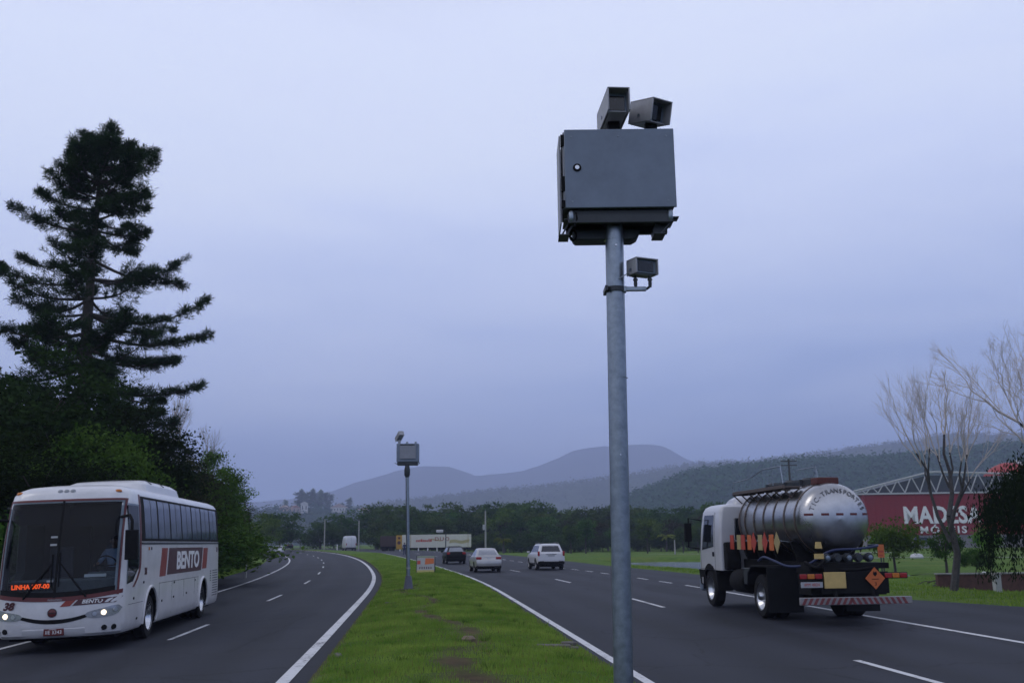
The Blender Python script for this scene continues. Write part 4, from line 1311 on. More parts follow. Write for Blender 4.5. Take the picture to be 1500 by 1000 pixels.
def coach():
    s, o = 19.5, -5.72
    p = rpos(s, o)
    ax_ = rpos(16.4, -5.7); rear = rpos(22.85, -5.7)
    root = empty('coach', (0, 0, 0), 0, 'white coach with red and maroon stripes, headlights on, coming along the left road', 'bus')
    root.rotation_euler = (0, R(1.7), PI + 0.116)
    mb = MB()
    slices(mb, [(z, w, f, r_, min(BRF, w * 0.8), min(0.25, w * .7), BBUL) for z, w, f, r_ in zip(BZ, BW, BF, BR)])
    body = mb.build('body', M_bus_white, root)
    cutters = []
    for sg in (-1, 1):
        for yc in (3.4, -3.05):
            c = MB()
            arc = [(yc + 0.64 * cos(a), 0.50 + 0.64 * sin(a)) for a in np.linspace(0, PI, 17)]
            c.prism([(yc + 0.64, -0.1)] + arc + [(yc - 0.64, -0.1)], sg * 0.72, sg * 1.6, 'x')
            cutters.append(c.build('cutter', M_chassis, smooth=False))
    c = MB(); c.prism([(3.4, 1.12), (6.6, 1.12), (6.6, 3.06), (3.4, 3.06)], -1.13, 1.13, 'x'); cutters.append(c.build('cutter', M_bus_in, smooth=False))
    c = MB(); c.prism([(4.60, 1.62), (5.05, 1.34), (5.52, 1.30), (5.40, 2.98), (4.60, 2.98)], -1.6, 1.6, 'x'); cutters.append(c.build('cutter', M_bus_in, smooth=False))
    cut(body, cutters)
    # windscreen: two panes, gasket, red rim
    xs = lambda a, b: np.linspace(a, b, 14)
    zlow = lambda x: 1.10 + 0.10 * (abs(x) / 1.2) ** 2
    def fr(u, v, off): return bus_front(u, zlow(u) + (3.10 - zlow(u)) * v, off)
    for a, b in ((0.02, 1.19), (-1.19, -0.02)):
        g = MB(); g.sheet(fr, list(xs(a, b)), list(np.linspace(0, 1, 14)), 0.006)
        g.build('windscreen', M_screen, root)
    g = MB(); g.sheet(fr, [-0.022, 0.022], list(np.linspace(0, 1, 10)), 0.016); g.build('divider', M_black, root)
    rim = MB()
    rim.sheet(lambda u, v, off: bus_front(u, zlow(u) - 0.075 + 0.085 * v, off), list(np.linspace(-1.26, 1.26, 30)), [0, 1], 0.010)
    rim.sheet(lambda u, v, off: bus_front(u, 3.09 + 0.045 * v, off), list(np.linspace(-1.19, 1.19, 30)), [0, 1], 0.010)
    for sg in (-1, 1):
        rim.sheet(lambda u, v, off: bus_front(sg * (1.175 + 0.03 * u), 1.11 + 2.02 * v, off), [0, 0.5, 1], list(np.linspace(0, 1, 12)), 0.011)
    rim.build('windscreen_rim', M_red_paint, root)
    bd = MB(); bd.sheet(lambda u, v, off: bus_front(u, zlow(u) + 0.01 + 0.10 * v, off), list(np.linspace(-1.14, 1.14, 24)), [0, 1], 0.012); bd.build('gasket', M_black, root)
    text('PARADISO', (bus_front(-0.02, 1.055, 0.0135)), (-1, 0, 0), (0, -0.03, 1), 0.06, M_plate_grey, root, 'lettering', 0.002)
    # cab interior
    d = MB(); d.box(-1.12, 1.12, 4.95, 5.62, 1.12, 1.46); d.box(-1.0, -0.3, 4.75, 4.96, 1.30, 1.58)
    d.build('dashboard', mat('dashboard_grey', (0.10, 0.115, 0.125), 0.7, 0, 0.2, 5), root, bevel=0.04)
    d = MB(); d.box(0.05, 1.1, 3.5, 3.56, 1.15, 3.04); d.box(-1.1, -0.02, 3.5, 3.56, 2.3, 3.04); d.build('curtain', M_curtain, root)
    d = MB(); d.box(-1.10, -0.04, 5.18, 5.20, 2.56, 3.05); d.box(0.04, 1.10, 5.18, 5.20, 2.62, 3.05); d.build('sun_visor', M_curtain, root)
    for sx_ in (-0.62, 0.6):
        st_ = MB(); st_.box(sx_ - 0.26, sx_ + 0.26, 3.85, 4.38, 1.30, 1.46); st_.box(sx_ - 0.26, sx_ + 0.26, 3.74, 3.88, 1.40, 2.15); st_.box(sx_ - .2, sx_ + .2, 3.95, 4.25, 1.12, 1.32)
        st_.build('seat', mat('seat_cloth', (0.06, 0.065, 0.09), 0.9, 0, 0.2, 10), root, bevel=0.05)
    w_ = MB()
    cW = Vector((-0.62, 4.66, 1.70)); ux, uy = Vector((1, 0, 0)), Vector((0, 0.45, 0.89))
    ringp = [cW + ux * 0.235 * cos(a) + uy * 0.235 * sin(a) for a in np.linspace(0, 2 * PI, 25)]
    w_.tube(ringp, 0.016, 6, caps=False); w_.tube([cW, cW + Vector((0, 0.2, -0.3))], 0.03, 6)
    for a in (0, PI): w_.tube([cW, cW + ux * 0.23 * cos(a)], 0.015, 5)
    w_.build('steering_wheel', M_black, root)
    led = MB(); led.box(0.16, 1.08, 5.63, 5.69, 1.24, 1.42); ls = led.build('destination_display', M_black, root, bevel=0.01)
    text('LINHA 007-00', (0.62, 5.698, 1.33), (-1, 0, 0), (0, 0, 1), 0.13, M_led, ls, 'lettering', 0.003, 0.004, 0.98)
    pap = MB(); pap.obox((-0.62, 5.47, 1.50), (0.44, 0.05, 0.07), (0.5, 0, 0.05)); pap.build('paper', M_white, root)
    for zz in (2.32, 2.16, 1.42):
        pp = MB()
        pp.sheet(lambda u, v, off: bus_front(0.18 - 0.13 * u, zz + 0.04 * v, off), [0, 1], [0, 1], 0.012); pp.build('sticker', M_plate_grey, root, bevel=0)
    # wipers
    for x0, x1, z1 in ((-0.62, -0.05, 1.82), (0.62, 0.10, 1.78)):
        wp = MB(); wp.tube([bus_front(x0, 1.10, 0.03), bus_front((x0 + x1) / 2, 1.46, 0.045), bus_front(x1, z1, 0.035)], [0.022, 0.02, 0.014], 6)
        wp.tube([bus_front(x1 - 0.02, 1.32, 0.03), bus_front(x1, z1 + 0.2, 0.03)], 0.016, 5); wp.build('wiper', M_black, root)
    # driver's side windows wrapping round the corner
    for sg in (-1, 1):
        g = MB(); f = bus_side(sg)
        poly = lambda u, v, off: f(4.55 + (5.56 - 0.10 * v - 4.55) * u, (1.62 - 0.32 * u) + (3.02 - (1.62 - 0.32 * u)) * v, off)
        g.sheet(poly, list(np.linspace(0, 1, 4)), list(np.linspace(0, 1, 9)), 0.006); g.build('side_glass', M_screen, root)
        rm = MB()
        rm.sheet(lambda u, v, off: f(4.40 + 0.13 * u + 0.55 * max(0, (0.22 - v) / 0.22) ** 1.7, 1.22 + 2.03 * v, off), [0, 1], list(np.linspace(0, 1, 14)), 0.010); rm.build('window_rim', M_red_paint, root)
    # passenger windows, seven a side, in a black band
    for sg in (-1, 1):
        f = bus_side(sg)
        b_ = MB(); b_.sheet(lambda u, v, off: f(4.36 - 9.86 * u, 2.20 + 1.02 * v, off), list(np.linspace(0, 1, 8)), list(np.linspace(0, 1, 7)), 0.004); b_.build('window_band', M_black, root)
        bm_ = MB(); bm_.sheet(lambda u, v, off: f(4.36 - 9.86 * u, 2.13 + 0.05 * v, off), list(np.linspace(0, 1, 8)), [0, 1], 0.014); bm_.build('moulding', M_dark_metal, root)
        for k in range(7):
            y1 = 4.12 - 1.36 * k; y0 = y1 - (1.22 if k < 6 else 1.12)
            g = MB(); g.sheet(lambda u, v, off: f(y1 + (y0 - y1) * u - 0.07 * (1 - v), 2.26 + 0.90 * v, off), [0, 0.5, 1], list(np.linspace(0, 1, 6)), 0.010)
            pn = g.build('window', M_bus_glass, root)
            g = MB(); g.sheet(lambda u, v, off: f((y1 + y0) / 2 + 0.02 * u - 0.07 * (1 - v), 2.26 + 0.90 * v, off), [-1, 1], list(np.linspace(0, 1, 6)), 0.013); g.build('window_bar', M_dark_metal, pn)
    # lettering panel and stripes on both flanks
    for sg in (-1, 1):
        f = bus_side(sg)
        def slant(y0, y1, z0, z1, m, off=0.006, name='stripe'):
            q = MB(); q.sheet(lambda u, v, of: f(y0 + (y1 - y0) * u + 0.22 * (1 - v), z0 + (z1 - z0) * v, of), [0, 0.5, 1], [0, 0.5, 1], off); return q.build(name, m, root)
        pn = slant(1.55, -2.90, 1.38, 2.04, M_maroon, name='name_panel')
        slant(2.35, 1.72, 1.36, 2.04, M_orange_red)
        slant(-3.05, -3.72, 1.42, 2.02, M_orange_red)
        text('BENTO', (sg * (1.3 + 0.009), -0.80, 1.69), (0, sg * 1.0, 0), (0, 0, 1), 0.62, M_white, pn, 'lettering', 0.003, 0.020, 1.5, 0.08)
        text('38', (sg * 1.308, 3.95, 1.52), (0, sg, 0), (0, 0, 1), 0.22, M_maroon, root, 'lettering', 0.003, 0.006)
        text('38', (sg * 1.308, -5.25, 1.95), (0, sg, 0), (0, 0, 1), 0.20, M_maroon, root, 'lettering', 0.003, 0.006)
        for yy, m_ in ((3.62, M_amber), (3.38, M_dark_metal)):
            q = MB(); q.sheet(lambda u, v, of: f(yy + 0.09 * u, 2.00 + 0.07 * v, of), [0, 1], [0, 1], 0.008); q.build('sticker', m_, root)
        q = MB()
        for k in range(11): q.sheet(lambda u, v, of: f(-4.55 - 0.85 * u, 0.56 + 0.075 * k + 0.025 * v, of), [0, 1], [0, 1], 0.006)
        for k in range(5): q.sheet(lambda u, v, of: f(-4.15 - 0.16 * u, 1.02 + 0.07 * k + 0.03 * v, of), [0, 1], [0, 1], 0.006)
        q.build('louvre', M_dark_metal, root)
        q = MB()
        for yy in (2.55, 1.15, -0.30, -1.75, -2.25): q.sheet(lambda u, v, of: f(yy + 0.012 * u, 0.42 + 0.78 * v, of), [0, 1], [0, 0.5, 1], 0.003)
        q.sheet(lambda u, v, of: f(2.6 - 4.9 * u, 1.20 + 0.012 * v, of), [0, 1], [0, 1], 0.003)
        q.sheet(lambda u, v, of: f(5.4 - 1.3 * u, 0.86 + 0.010 * v, of), [0, 1], [0, 1], 0.003)
        q.build('panel_seam', M_dark_metal, root)
        for yy, zz in ((2.2, 0.75), (0.9, 0.78), (0.85, 1.14), (-0.7, 0.80), (-1.9, 1.1), (4.9, 0.95), (4.55, 0.5), (4.05, 1.26)):
            q = MB(); q.sheet(lambda u, v, of: f(yy + 0.10 * u, zz + 0.05 * v, of), [0, 1], [0, 1], 0.008); q.build('side_marker', M_black, root)
        for yc in (3.4, -3.05):
            q = MB()
            arc = [Vector((sg * (bw(0.5 + 0.66 * sin(a)) + 0.012), yc + 0.665 * cos(a), 0.50 + 0.665 * sin(a))) for a in np.linspace(-0.2, PI + 0.2, 22)]
            q.tube(arc, 0.035, 6); q.build('wheel_arch', M_bus_white, root)
    for sg in (-1, 1):
        wheel(root, sg * 1.12, 3.4, 0.50, 0.29, M_steel, sg)
        wheel(root, sg * 1.12, -3.05, 0.50, 0.29, M_steel, sg); 
        iw = MB(); iw.lathe([(0.3, -.14), (0.46, -.14), (0.5, -.1), (0.5, .1), (0.46, .14), (0.3, .14)], (0, 0, 0), 'x', 20); q = iw.build('wheel', M_rubber, root); q.location = (sg * 0.80, -3.05, 0.50)
    un = MB(); un.box(-1.05, 1.05, -5.4, 5.5, 0.22, 0.40); un.tube([(-1.0, 3.4, 0.5), (1.0, 3.4, 0.5)], 0.09, 8); un.tube([(-1.0, -3.05, 0.5), (1.0, -3.05, 0.5)], 0.11, 8); un.build('underbody', M_chassis, root)
    # front lamps, grille, emblem, bumper details
    for sg in (-1, 1):
        def hl(u, v, off):
            x = 0.62 + 0.64 * u; zc = 0.735 + 0.10 * u * u
            hh = 0.095 * math.sqrt(max(0.0, 1 - (2 * u - 1) ** 4)) * (0.65 + 0.5 * u) + 0.004
            return bus_front(sg * x, zc + hh * (2 * v - 1), off)
        q = MB(); q.sheet(hl, list(np.linspace(0, 1, 15)), list(np.linspace(0, 1, 5)), 0.014); h = q.build('headlight', M_lamp_clear, root)
        c = bus_front(sg * 0.97, 0.765, 0.0)
        for dx_, rr_, m_ in ((0.0, 0.052, M_head), (0.19, 0.048, M_chrome), (-0.17, 0.045, M_chrome)):
            x = 0.97 + dx_; b = MB()
            cc = bus_front(sg * x, 0.765 + 0.05 * (dx_ > 0) - 0.02 * (dx_ < 0), 0.012); dd = bus_front(sg * x, 0.78, 0.03) - bus_front(sg * x, 0.78, 0.0)
            b.cyl(cc, cc + dd * 0.5, rr_, rr_ * 0.9, 14); b.build('bulb', m_, h)
        for xx in (0.98, 1.14):
            b = MB(); cc = bus_front(sg * xx, 0.46, -0.01); dd = bus_front(sg * xx, 0.46, 0.03) - cc
            b.cyl(cc, cc + dd * 0.8, 0.058, 0.052, 14); b.build('fog_light', M_black, root)
        b = MB(); c3 = bus_front(sg * 1.02, 3.30, 0.0); b.lathe([(0.0, 0.03), (0.05, 0.025), (0.075, 0.0), (0.075, -0.03)], c3 + Vector((0, -0.01, 0.0)), 'z', 12); b.build('marker_lamp', M_amber, root)
        b = MB()
        b.tube([(sg * 1.16, 5.62, 2.72), (sg * 1.40, 5.88, 2.74), (sg * 1.47, 5.95, 2.62), (sg * 1.47, 5.95, 2.42)], 0.035, 8)
        b.obox((sg * 1.47, 5.93, 2.12), (0.26, 0.16, 0.62), (0, 0, sg * -0.15)); b.build('mirror', M_black, root, bevel=0.05)
    q = MB()
    def gr(u, v, off):
        z0 = 0.58 + 0.13 * (abs(u) / 0.72) ** 2; th_ = 0.085 - 0.02 * (abs(u) / .72)
        return bus_front(u, z0 + th_ * v, off)
    q.sheet(gr, list(np.linspace(-0.72, 0.72, 24)), [0, 1], 0.008); q.build('grille', M_black, root)
    q = MB(); q.sheet(lambda u, v, off: bus_front(u, 0.31 + 0.17 * v, off), list(np.linspace(-0.62, 0.62, 12)), [0, 0.5, 1], 0.010); q.build('bumper_panel', M_bus_white, root, bevel=0.01)
    c = bus_front(0.02, 0.80, 0.0); q = MB(); q.lathe([(0.0, 0.02), (0.065, 0.018), (0.08, 0.012), (0.08, 0.0)], c, 'y', 20); em = q.build('emblem', M_red_paint, root)
    q = MB(); q.lathe([(0.080, 0.012), (0.090, 0.018), (0.093, 0.0)], c, 'y', 20, 0, False); q.tube([c + Vector((-.065, .022, 0)), c + Vector((.065, .022, 0))], 0.008, 5); q.build('emblem_ring', M_dark_metal, em)
    c = bus_front(-0.02, 0.42, 0.0); q = MB(); q.box(-0.22, 0.18, c.y - 0.01, c.y + 0.022, 0.345, 0.485); pl = q.build('number_plate', M_red_paint, root, bevel=0.008)
    text('IIE 3343', (-0.02, c.y + 0.024, 0.412), (-1, 0, 0), (0, 0, 1), 0.10, M_white, pl, 'lettering', 0.002, 0.0, 1.0)
    q = MB(); q.sheet(lambda u, v, off: bus_front(-0.36 - 0.80 * u + 0.11 * v * -1, 0.925 + 0.03 * u + 0.115 * v, off), list(np.linspace(0, 1, 8)), [0, 1], 0.008); npn = q.build('name_panel', M_maroon, root)
    q = MB(); q.sheet(lambda u, v, off: bus_front(-0.12 - 0.20 * u + 0.11 * v * -1, 0.915 + 0.008 * u + 0.115 * v, off), [0, 1], [0, 1], 0.008); q.build('stripe', M_orange_red, root)
    a, b = bus_front(-0.60, 0.98, 0), bus_front(-1.10, 0.98, 0)
    text('BENTO', (bus_front(-0.74, 0.998, 0.016)), (b - a), (0, -0.06, 1), 0.105, M_white, npn, 'lettering', 0.002, 0.003, 1.15, 0.25)
    text('38', bus_front(0.93, 0.955, 0.004), bus_front(0.8, 0.955, 0) - bus_front(1.06, 0.955, 0), (0, 0, 1), 0.21, M_maroon, root, 'lettering', 0.004, 0.010, 1.1, 0.3)
    for dx_ in (-0.13, 0.0, 0.13):
        b = MB(); c3 = bus_front(dx_, 3.32, 0.0); b.lathe([(0.0, 0.03), (0.035, 0.025), (0.055, 0.0), (0.055, -0.03)], c3, 'z', 10); b.build('marker_lamp', M_plate_grey, root)
    # roof unit and hatches
    q = MB(); slices(q, [(3.40, 0.98, 3.0, -1.15, 0.2, 0.2, .05), (3.60, 0.94, 2.85, -1.0, 0.2, 0.2, .05), (3.70, 0.82, 2.5, -0.75, 0.2, 0.2, .05), (3.74, 0.66, 2.1, -0.4, 0.2, 0.2, .05)])
    ac = q.build('roof_unit', M_bus_white, root)
    q = MB()
    for yy in (2.05, 0.7): q.tube([(-0.93, yy, 3.62), (-0.80, yy, 3.72), (0, yy, 3.752), (0.80, yy, 3.72), (0.93, yy, 3.62)], 0.012, 5)
    q.build('seam', M_dark_metal, ac)
    q = MB(); slices(q, [(3.42, 0.62, -1.5, -2.5, 0.1, 0.1, 0), (3.55, 0.56, -1.6, -2.4, 0.1, 0.1, 0)]); slices(q, [(3.40, 0.5, -4.0, -4.9, 0.1, 0.1, 0), (3.54, 0.45, -4.1, -4.8, 0.1, 0.1, 0)]); q.build('roof_hatch', M_bus_white, root, bevel=0.02)
    # tail
    q = MB(); q.box(-1.0, 1.0, -5.80, -5.765, 2.2, 3.0); q.build('rear_window', M_dark_glass, root, bevel=0.02)
    for sg in (-1, 1):
        q = MB(); q.box(sg * 0.90 - .10, sg * 0.90 + .10, -5.83, -5.79, 0.8, 1.5); q.build('taillight', M_tail_red, root, bevel=0.02)
    mid = (ax_ + rear) / 2
    ang = PI + 0.116
    dirv = Vector((-sin(ang), cos(ang), 0))
    base = rpos(16.4, -5.54) - dirv * 3.4
    root.location = (base.x, base.y, base.z + 0.01)
    return root
BUS = coach()

# ------------------------------------------------------------------ people
def skin_mesh(name, joints, bones, m, levels=2):
    """one continuous body: joints {name: (position, radius)}, bones [(a, b)]"""
    names = list(joints)
    me = bpy.data.meshes.new(name)
    me.from_pydata([joints[n][0] for n in names], [(names.index(a), names.index(b)) for a, b in bones], [])
    o = bpy.data.objects.new(name, me)
    C.objects.link(o)
    sk = o.modifiers.new('skin', 'SKIN'); sk.use_smooth_shade = True
    for i, n in enumerate(names):
        r_ = joints[n][1]
        me.skin_vertices[0].data[i].radius = (r_, r_) if not hasattr(r_, '__len__') else r_
        me.skin_vertices[0].data[i].use_root = (i == 0)
    ss = o.modifiers.new('sub', 'SUBSURF'); ss.levels = ss.render_levels = levels
    bpy.context.view_layer.update()
    dg = bpy.context.evaluated_depsgraph_get()
    ev = bpy.data.meshes.new_from_object(o.evaluated_get(dg))
    bpy.data.objects.remove(o)
    ev.materials.clear(); ev.materials.append(m); ev.shade_smooth()
    return ev
M_skin = mat('skin', (0.30, 0.17, 0.115), 0.55, 0, 0.08, 20)
M_shirt = mat('pale_blue_shirt', (0.30, 0.38, 0.52), 0.85, 0, 0.1, 12)
M_trousers = mat('dark_trousers', (0.025, 0.028, 0.04), 0.9, 0, 0.2, 12)
M_hair = mat('dark_hair', (0.02, 0.016, 0.013), 0.8, 0, 0.3, 40)
M_navy = mat('navy_overalls', (0.018, 0.032, 0.085), 0.9, 0, 0.2, 12)
def head_parts(root, c, fwd, body_m=M_skin):
    """face details and hair round a head centred at c, looking along fwd (horizontal)"""
    f = Vector(fwd).normalized(); r_ = Vector((f.y, -f.x, 0)); u = Vector((0, 0, 1))
    mb = MB()
    mb.tube([c + f * 0.085 + u * 0.012, c + f * 0.118 - u * 0.030, c + f * 0.095 - u * 0.040], [0.010, 0.016, 0.012], 6)
    for sg in (-1, 1): mb.tube([c + r_ * sg * 0.078 + u * 0.02, c + r_ * sg * 0.092, c + r_ * sg * 0.080 - u * 0.03], [0.012, 0.018, 0.010], 6)
    mb.build('face', body_m, root)
    mb = MB()
    for sg in (-1, 1):
        mb.obox(c + f * 0.090 + r_ * sg * 0.033 + u * 0.012, (0.026, 0.012, 0.010), (0, 0, math.atan2(f.y, f.x) - PI / 2))
    mb.obox(c + f * 0.092 - u * 0.066, (0.05, 0.012, 0.008), (0, 0, math.atan2(f.y, f.x) - PI / 2))
    mb.build('eyes', M_hair, root)
    mb = MB(); vs, fs = [], []
    n, k_ = 16, 7
    for j in range(k_):
        ph = (j / (k_ - 1)) * R(100)
        for i in range(n):
            a = 2 * PI * i / n
            back = -cos(a)
            lim = ph * (0.62 + 0.38 * (0.5 + 0.5 * back))
            vs.append(c - f * 0.012 + (f * cos(a) * 1.12 + r_ * sin(a) * 0.92) * 0.098 * sin(lim) + u * (0.128 * cos(lim)))
    for j in range(k_ - 1):
        for i in range(n): fs.append((j * n + i, j * n + (i + 1) % n, (j + 1) * n + (i + 1) % n, (j + 1) * n + i))
    mb.add(vs, fs); o = mb.build('hair', M_hair, root)
    sd = o.modifiers.new('thickness', 'SOLIDIFY'); sd.thickness = 0.012
def fingers(mb, wrist, d, palm_n, curl=0.9, s=1.0):
    """a palm with four bent fingers and a thumb"""
    d = Vector(d).normalized(); pn = Vector(palm_n).normalized(); sd = d.cross(pn).normalized()
    w = Vector(wrist)
    mb.tube([w, w + d * 0.045 * s, w + d * 0.09 * s], [0.024 * s, 0.032 * s, 0.030 * s], 8)
    for k, L in enumerate((0.070, 0.078, 0.072, 0.056)):
        b = w + d * 0.085 * s + sd * (k - 1.5) * 0.019 * s
        e1 = b + (d * cos(curl * .5) + pn * sin(curl * .5)) * L * 0.5 * s
        e2 = e1 + (d * cos(curl * 1.3) + pn * sin(curl * 1.3)) * L * 0.3 * s
        e3 = e2 + (d * cos(curl * 2) + pn * sin(curl * 2)) * L * 0.25 * s
        mb.tube([b, e1, e2, e3], [0.0095 * s, 0.009 * s, 0.008 * s, 0.006 * s], 6)
    t0 = w + d * 0.03 * s - sd * 0.026 * s
    mb.tube([t0, t0 + (d * 0.6 - sd * 0.7 + pn * .3) * 0.04 * s, t0 + (d * 1.2 - sd * 0.7 + pn * .8) * 0.058 * s], [0.012 * s, 0.0105 * s, 0.008 * s], 6)
def driver():
    root = empty('person', (0, 0, 0), 0, 'coach driver in a pale blue shirt seated behind the steering wheel', 'person')
    x = -0.62
    J = {'pelvis': ((x, 4.02, 1.56), 0.15), 'waist': ((x, 4.02, 1.74), 0.145), 'chest': ((x, 4.00, 1.93), (0.17, 0.13)), 'neck0': ((x, 4.02, 2.07), 0.075)}
    B = [('pelvis', 'waist'), ('waist', 'chest'), ('chest', 'neck0')]
    for n, sg in (('l', -1), ('r', 1)):
        J.update({n + 'sh': ((x + sg * 0.19, 4.01, 2.00), 0.075), n + 'el': ((x + sg * 0.27, 4.20, 1.78), 0.052), n + 'wr': ((x + sg * 0.21, 4.50, 1.76), 0.034)})
        B += [('chest', n + 'sh'), (n + 'sh', n + 'el'), (n + 'el', n + 'wr')]
    mesh_obj('shirt', skin_mesh('shirt', J, B, M_shirt), root)
    J = {'p': ((x, 4.02, 1.57), 0.15)}; B = []
    for n, sg in (('l', -1), ('r', 1)):
        J.update({n + 'h': ((x + sg * 0.10, 4.06, 1.54), 0.10), n + 'k': ((x + sg * 0.14, 4.46, 1.56), 0.070), n + 'a': ((x + sg * 0.14, 4.56, 1.22), 0.045), n + 't': ((x + sg * 0.14, 4.72, 1.18), 0.04)})
        B += [('p', n + 'h'), (n + 'h', n + 'k'), (n + 'k', n + 'a'), (n + 'a', n + 't')]
    mesh_obj('trousers', skin_mesh('trousers', J, B, M_trousers), root)
    J = {'neck': ((x, 4.02, 2.06), 0.058), 'n2': ((x, 4.035, 2.14), 0.06), 'head': ((x, 4.06, 2.22), (0.088, 0.095)), 'top': ((x, 4.05, 2.30), 0.078)}
    mesh_obj('body', skin_mesh('body', J, [('neck', 'n2'), ('n2', 'head'), ('head', 'top')], M_skin), root)
    head_parts(root, Vector((x, 4.055, 2.235)), (0, 1, 0))
    hb = MB()
    for sg in (-1, 1): fingers(hb, (x + sg * 0.21, 4.50, 1.76), (sg * 0.05, 0.75, -0.12), (0, 0.2, -0.9), 1.1)
    hb.build('hands', M_skin, root)
    root.location, root.rotation_euler = BUS.location, BUS.rotation_euler
driver()
def standing(p, H, rz, label):
    root = empty('person', p, rz, label, 'person')
    k = H / 1.75
    S = lambda t: tuple(c * k for c in t)
    J = {'pelvis': (S((0, 0, 0.95)), 0.15 * k), 'waist': (S((0, 0, 1.12)), 0.135 * k), 'chest': (S((0, 0, 1.34)), (0.17 * k, 0.125 * k)), 'neck': (S((0, 0.01, 1.50)), 0.065 * k)}
    B = [('pelvis', 'waist'), ('waist', 'chest'), ('chest', 'neck')]
    for n, sg in (('l', -1), ('r', 1)):
        J.update({n + 'sh': (S((sg * 0.19, 0, 1.43)), 0.07 * k), n + 'el': (S((sg * 0.25, -0.02, 1.15)), 0.048 * k), n + 'wr': (S((sg * 0.25, 0.08, 0.90)), 0.034 * k),
                  n + 'h': (S((sg * 0.10, 0, 0.88)), 0.10 * k), n + 'k': (S((sg * 0.12, 0.01, 0.50)), 0.068 * k), n + 'a': (S((sg * 0.13, -0.01, 0.09)), 0.048 * k), n + 't': (S((sg * 0.15, 0.13, 0.05)), 0.04 * k)})
        B += [('chest', n + 'sh'), (n + 'sh', n + 'el'), (n + 'el', n + 'wr'), ('pelvis', n + 'h'), (n + 'h', n + 'k'), (n + 'k', n + 'a'), (n + 'a', n + 't')]
    mesh_obj('overalls', skin_mesh('overalls', J, B, M_navy), root)
    J = {'n': (S((0, 0.01, 1.48)), 0.055 * k), 'h': (S((0, 0.03, 1.63)), 0.088 * k), 't': (S((0, 0.02, 1.70)), 0.07 * k)}
    mesh_obj('body', skin_mesh('body', J, [('n', 'h'), ('h', 't')], M_skin), root)
    head_parts(root, Vector(S((0, 0.03, 1.635))), (0, 1, 0))
    hb = MB()
    for sg in (-1, 1): fingers(hb, S((sg * 0.25, 0.08, 0.90)), (0, 0.2, -1), (-sg, 0, 0), 0.5, k)
    hb.build('hands', M_skin, root)
q = rpos(112, 2.6); q.z += float(crown_h(112, 2.6))
c = at(592.5, 811, q.y)
standing((c.x, q.y, q.z - 0.02), 1.45, 0.3, 'person in dark blue standing on the median, partly hidden by the far mast')

# ------------------------------------------------------------------ the tank truck
M_tank = mat('polished_tank', (0.41, 0.41, 0.415), 0.29, 1.0, 0.16, 2.6, 0.05, 3, dist=0.05)
M_tank_band = mat('tank_band', (0.13, 0.10, 0.085), 0.5, 0.5, 0.25, 8)
M_cab_white = mat('cab_white_paint', (0.48, 0.48, 0.50), 0.35, 0, 0.08, 2, coat=0.4)
M_orange = mat('orange_placard', (0.50, 0.12, 0.025), 0.5, 0, 0.08, 6)
M_placard_red = mat('red_placard', (0.40, 0.05, 0.028), 0.5, 0, 0.08, 6)
M_khaki = mat('khaki_placard', (0.34, 0.27, 0.12), 0.6, 0, 0.12, 6)
M_yellow = mat('yellow_plate', (0.52, 0.37, 0.13), 0.55, 0, 0.12, 6)
M_blue_hose = mat('blue_hose', (0.010, 0.020, 0.075), 0.5, 0, 0.15, 8)
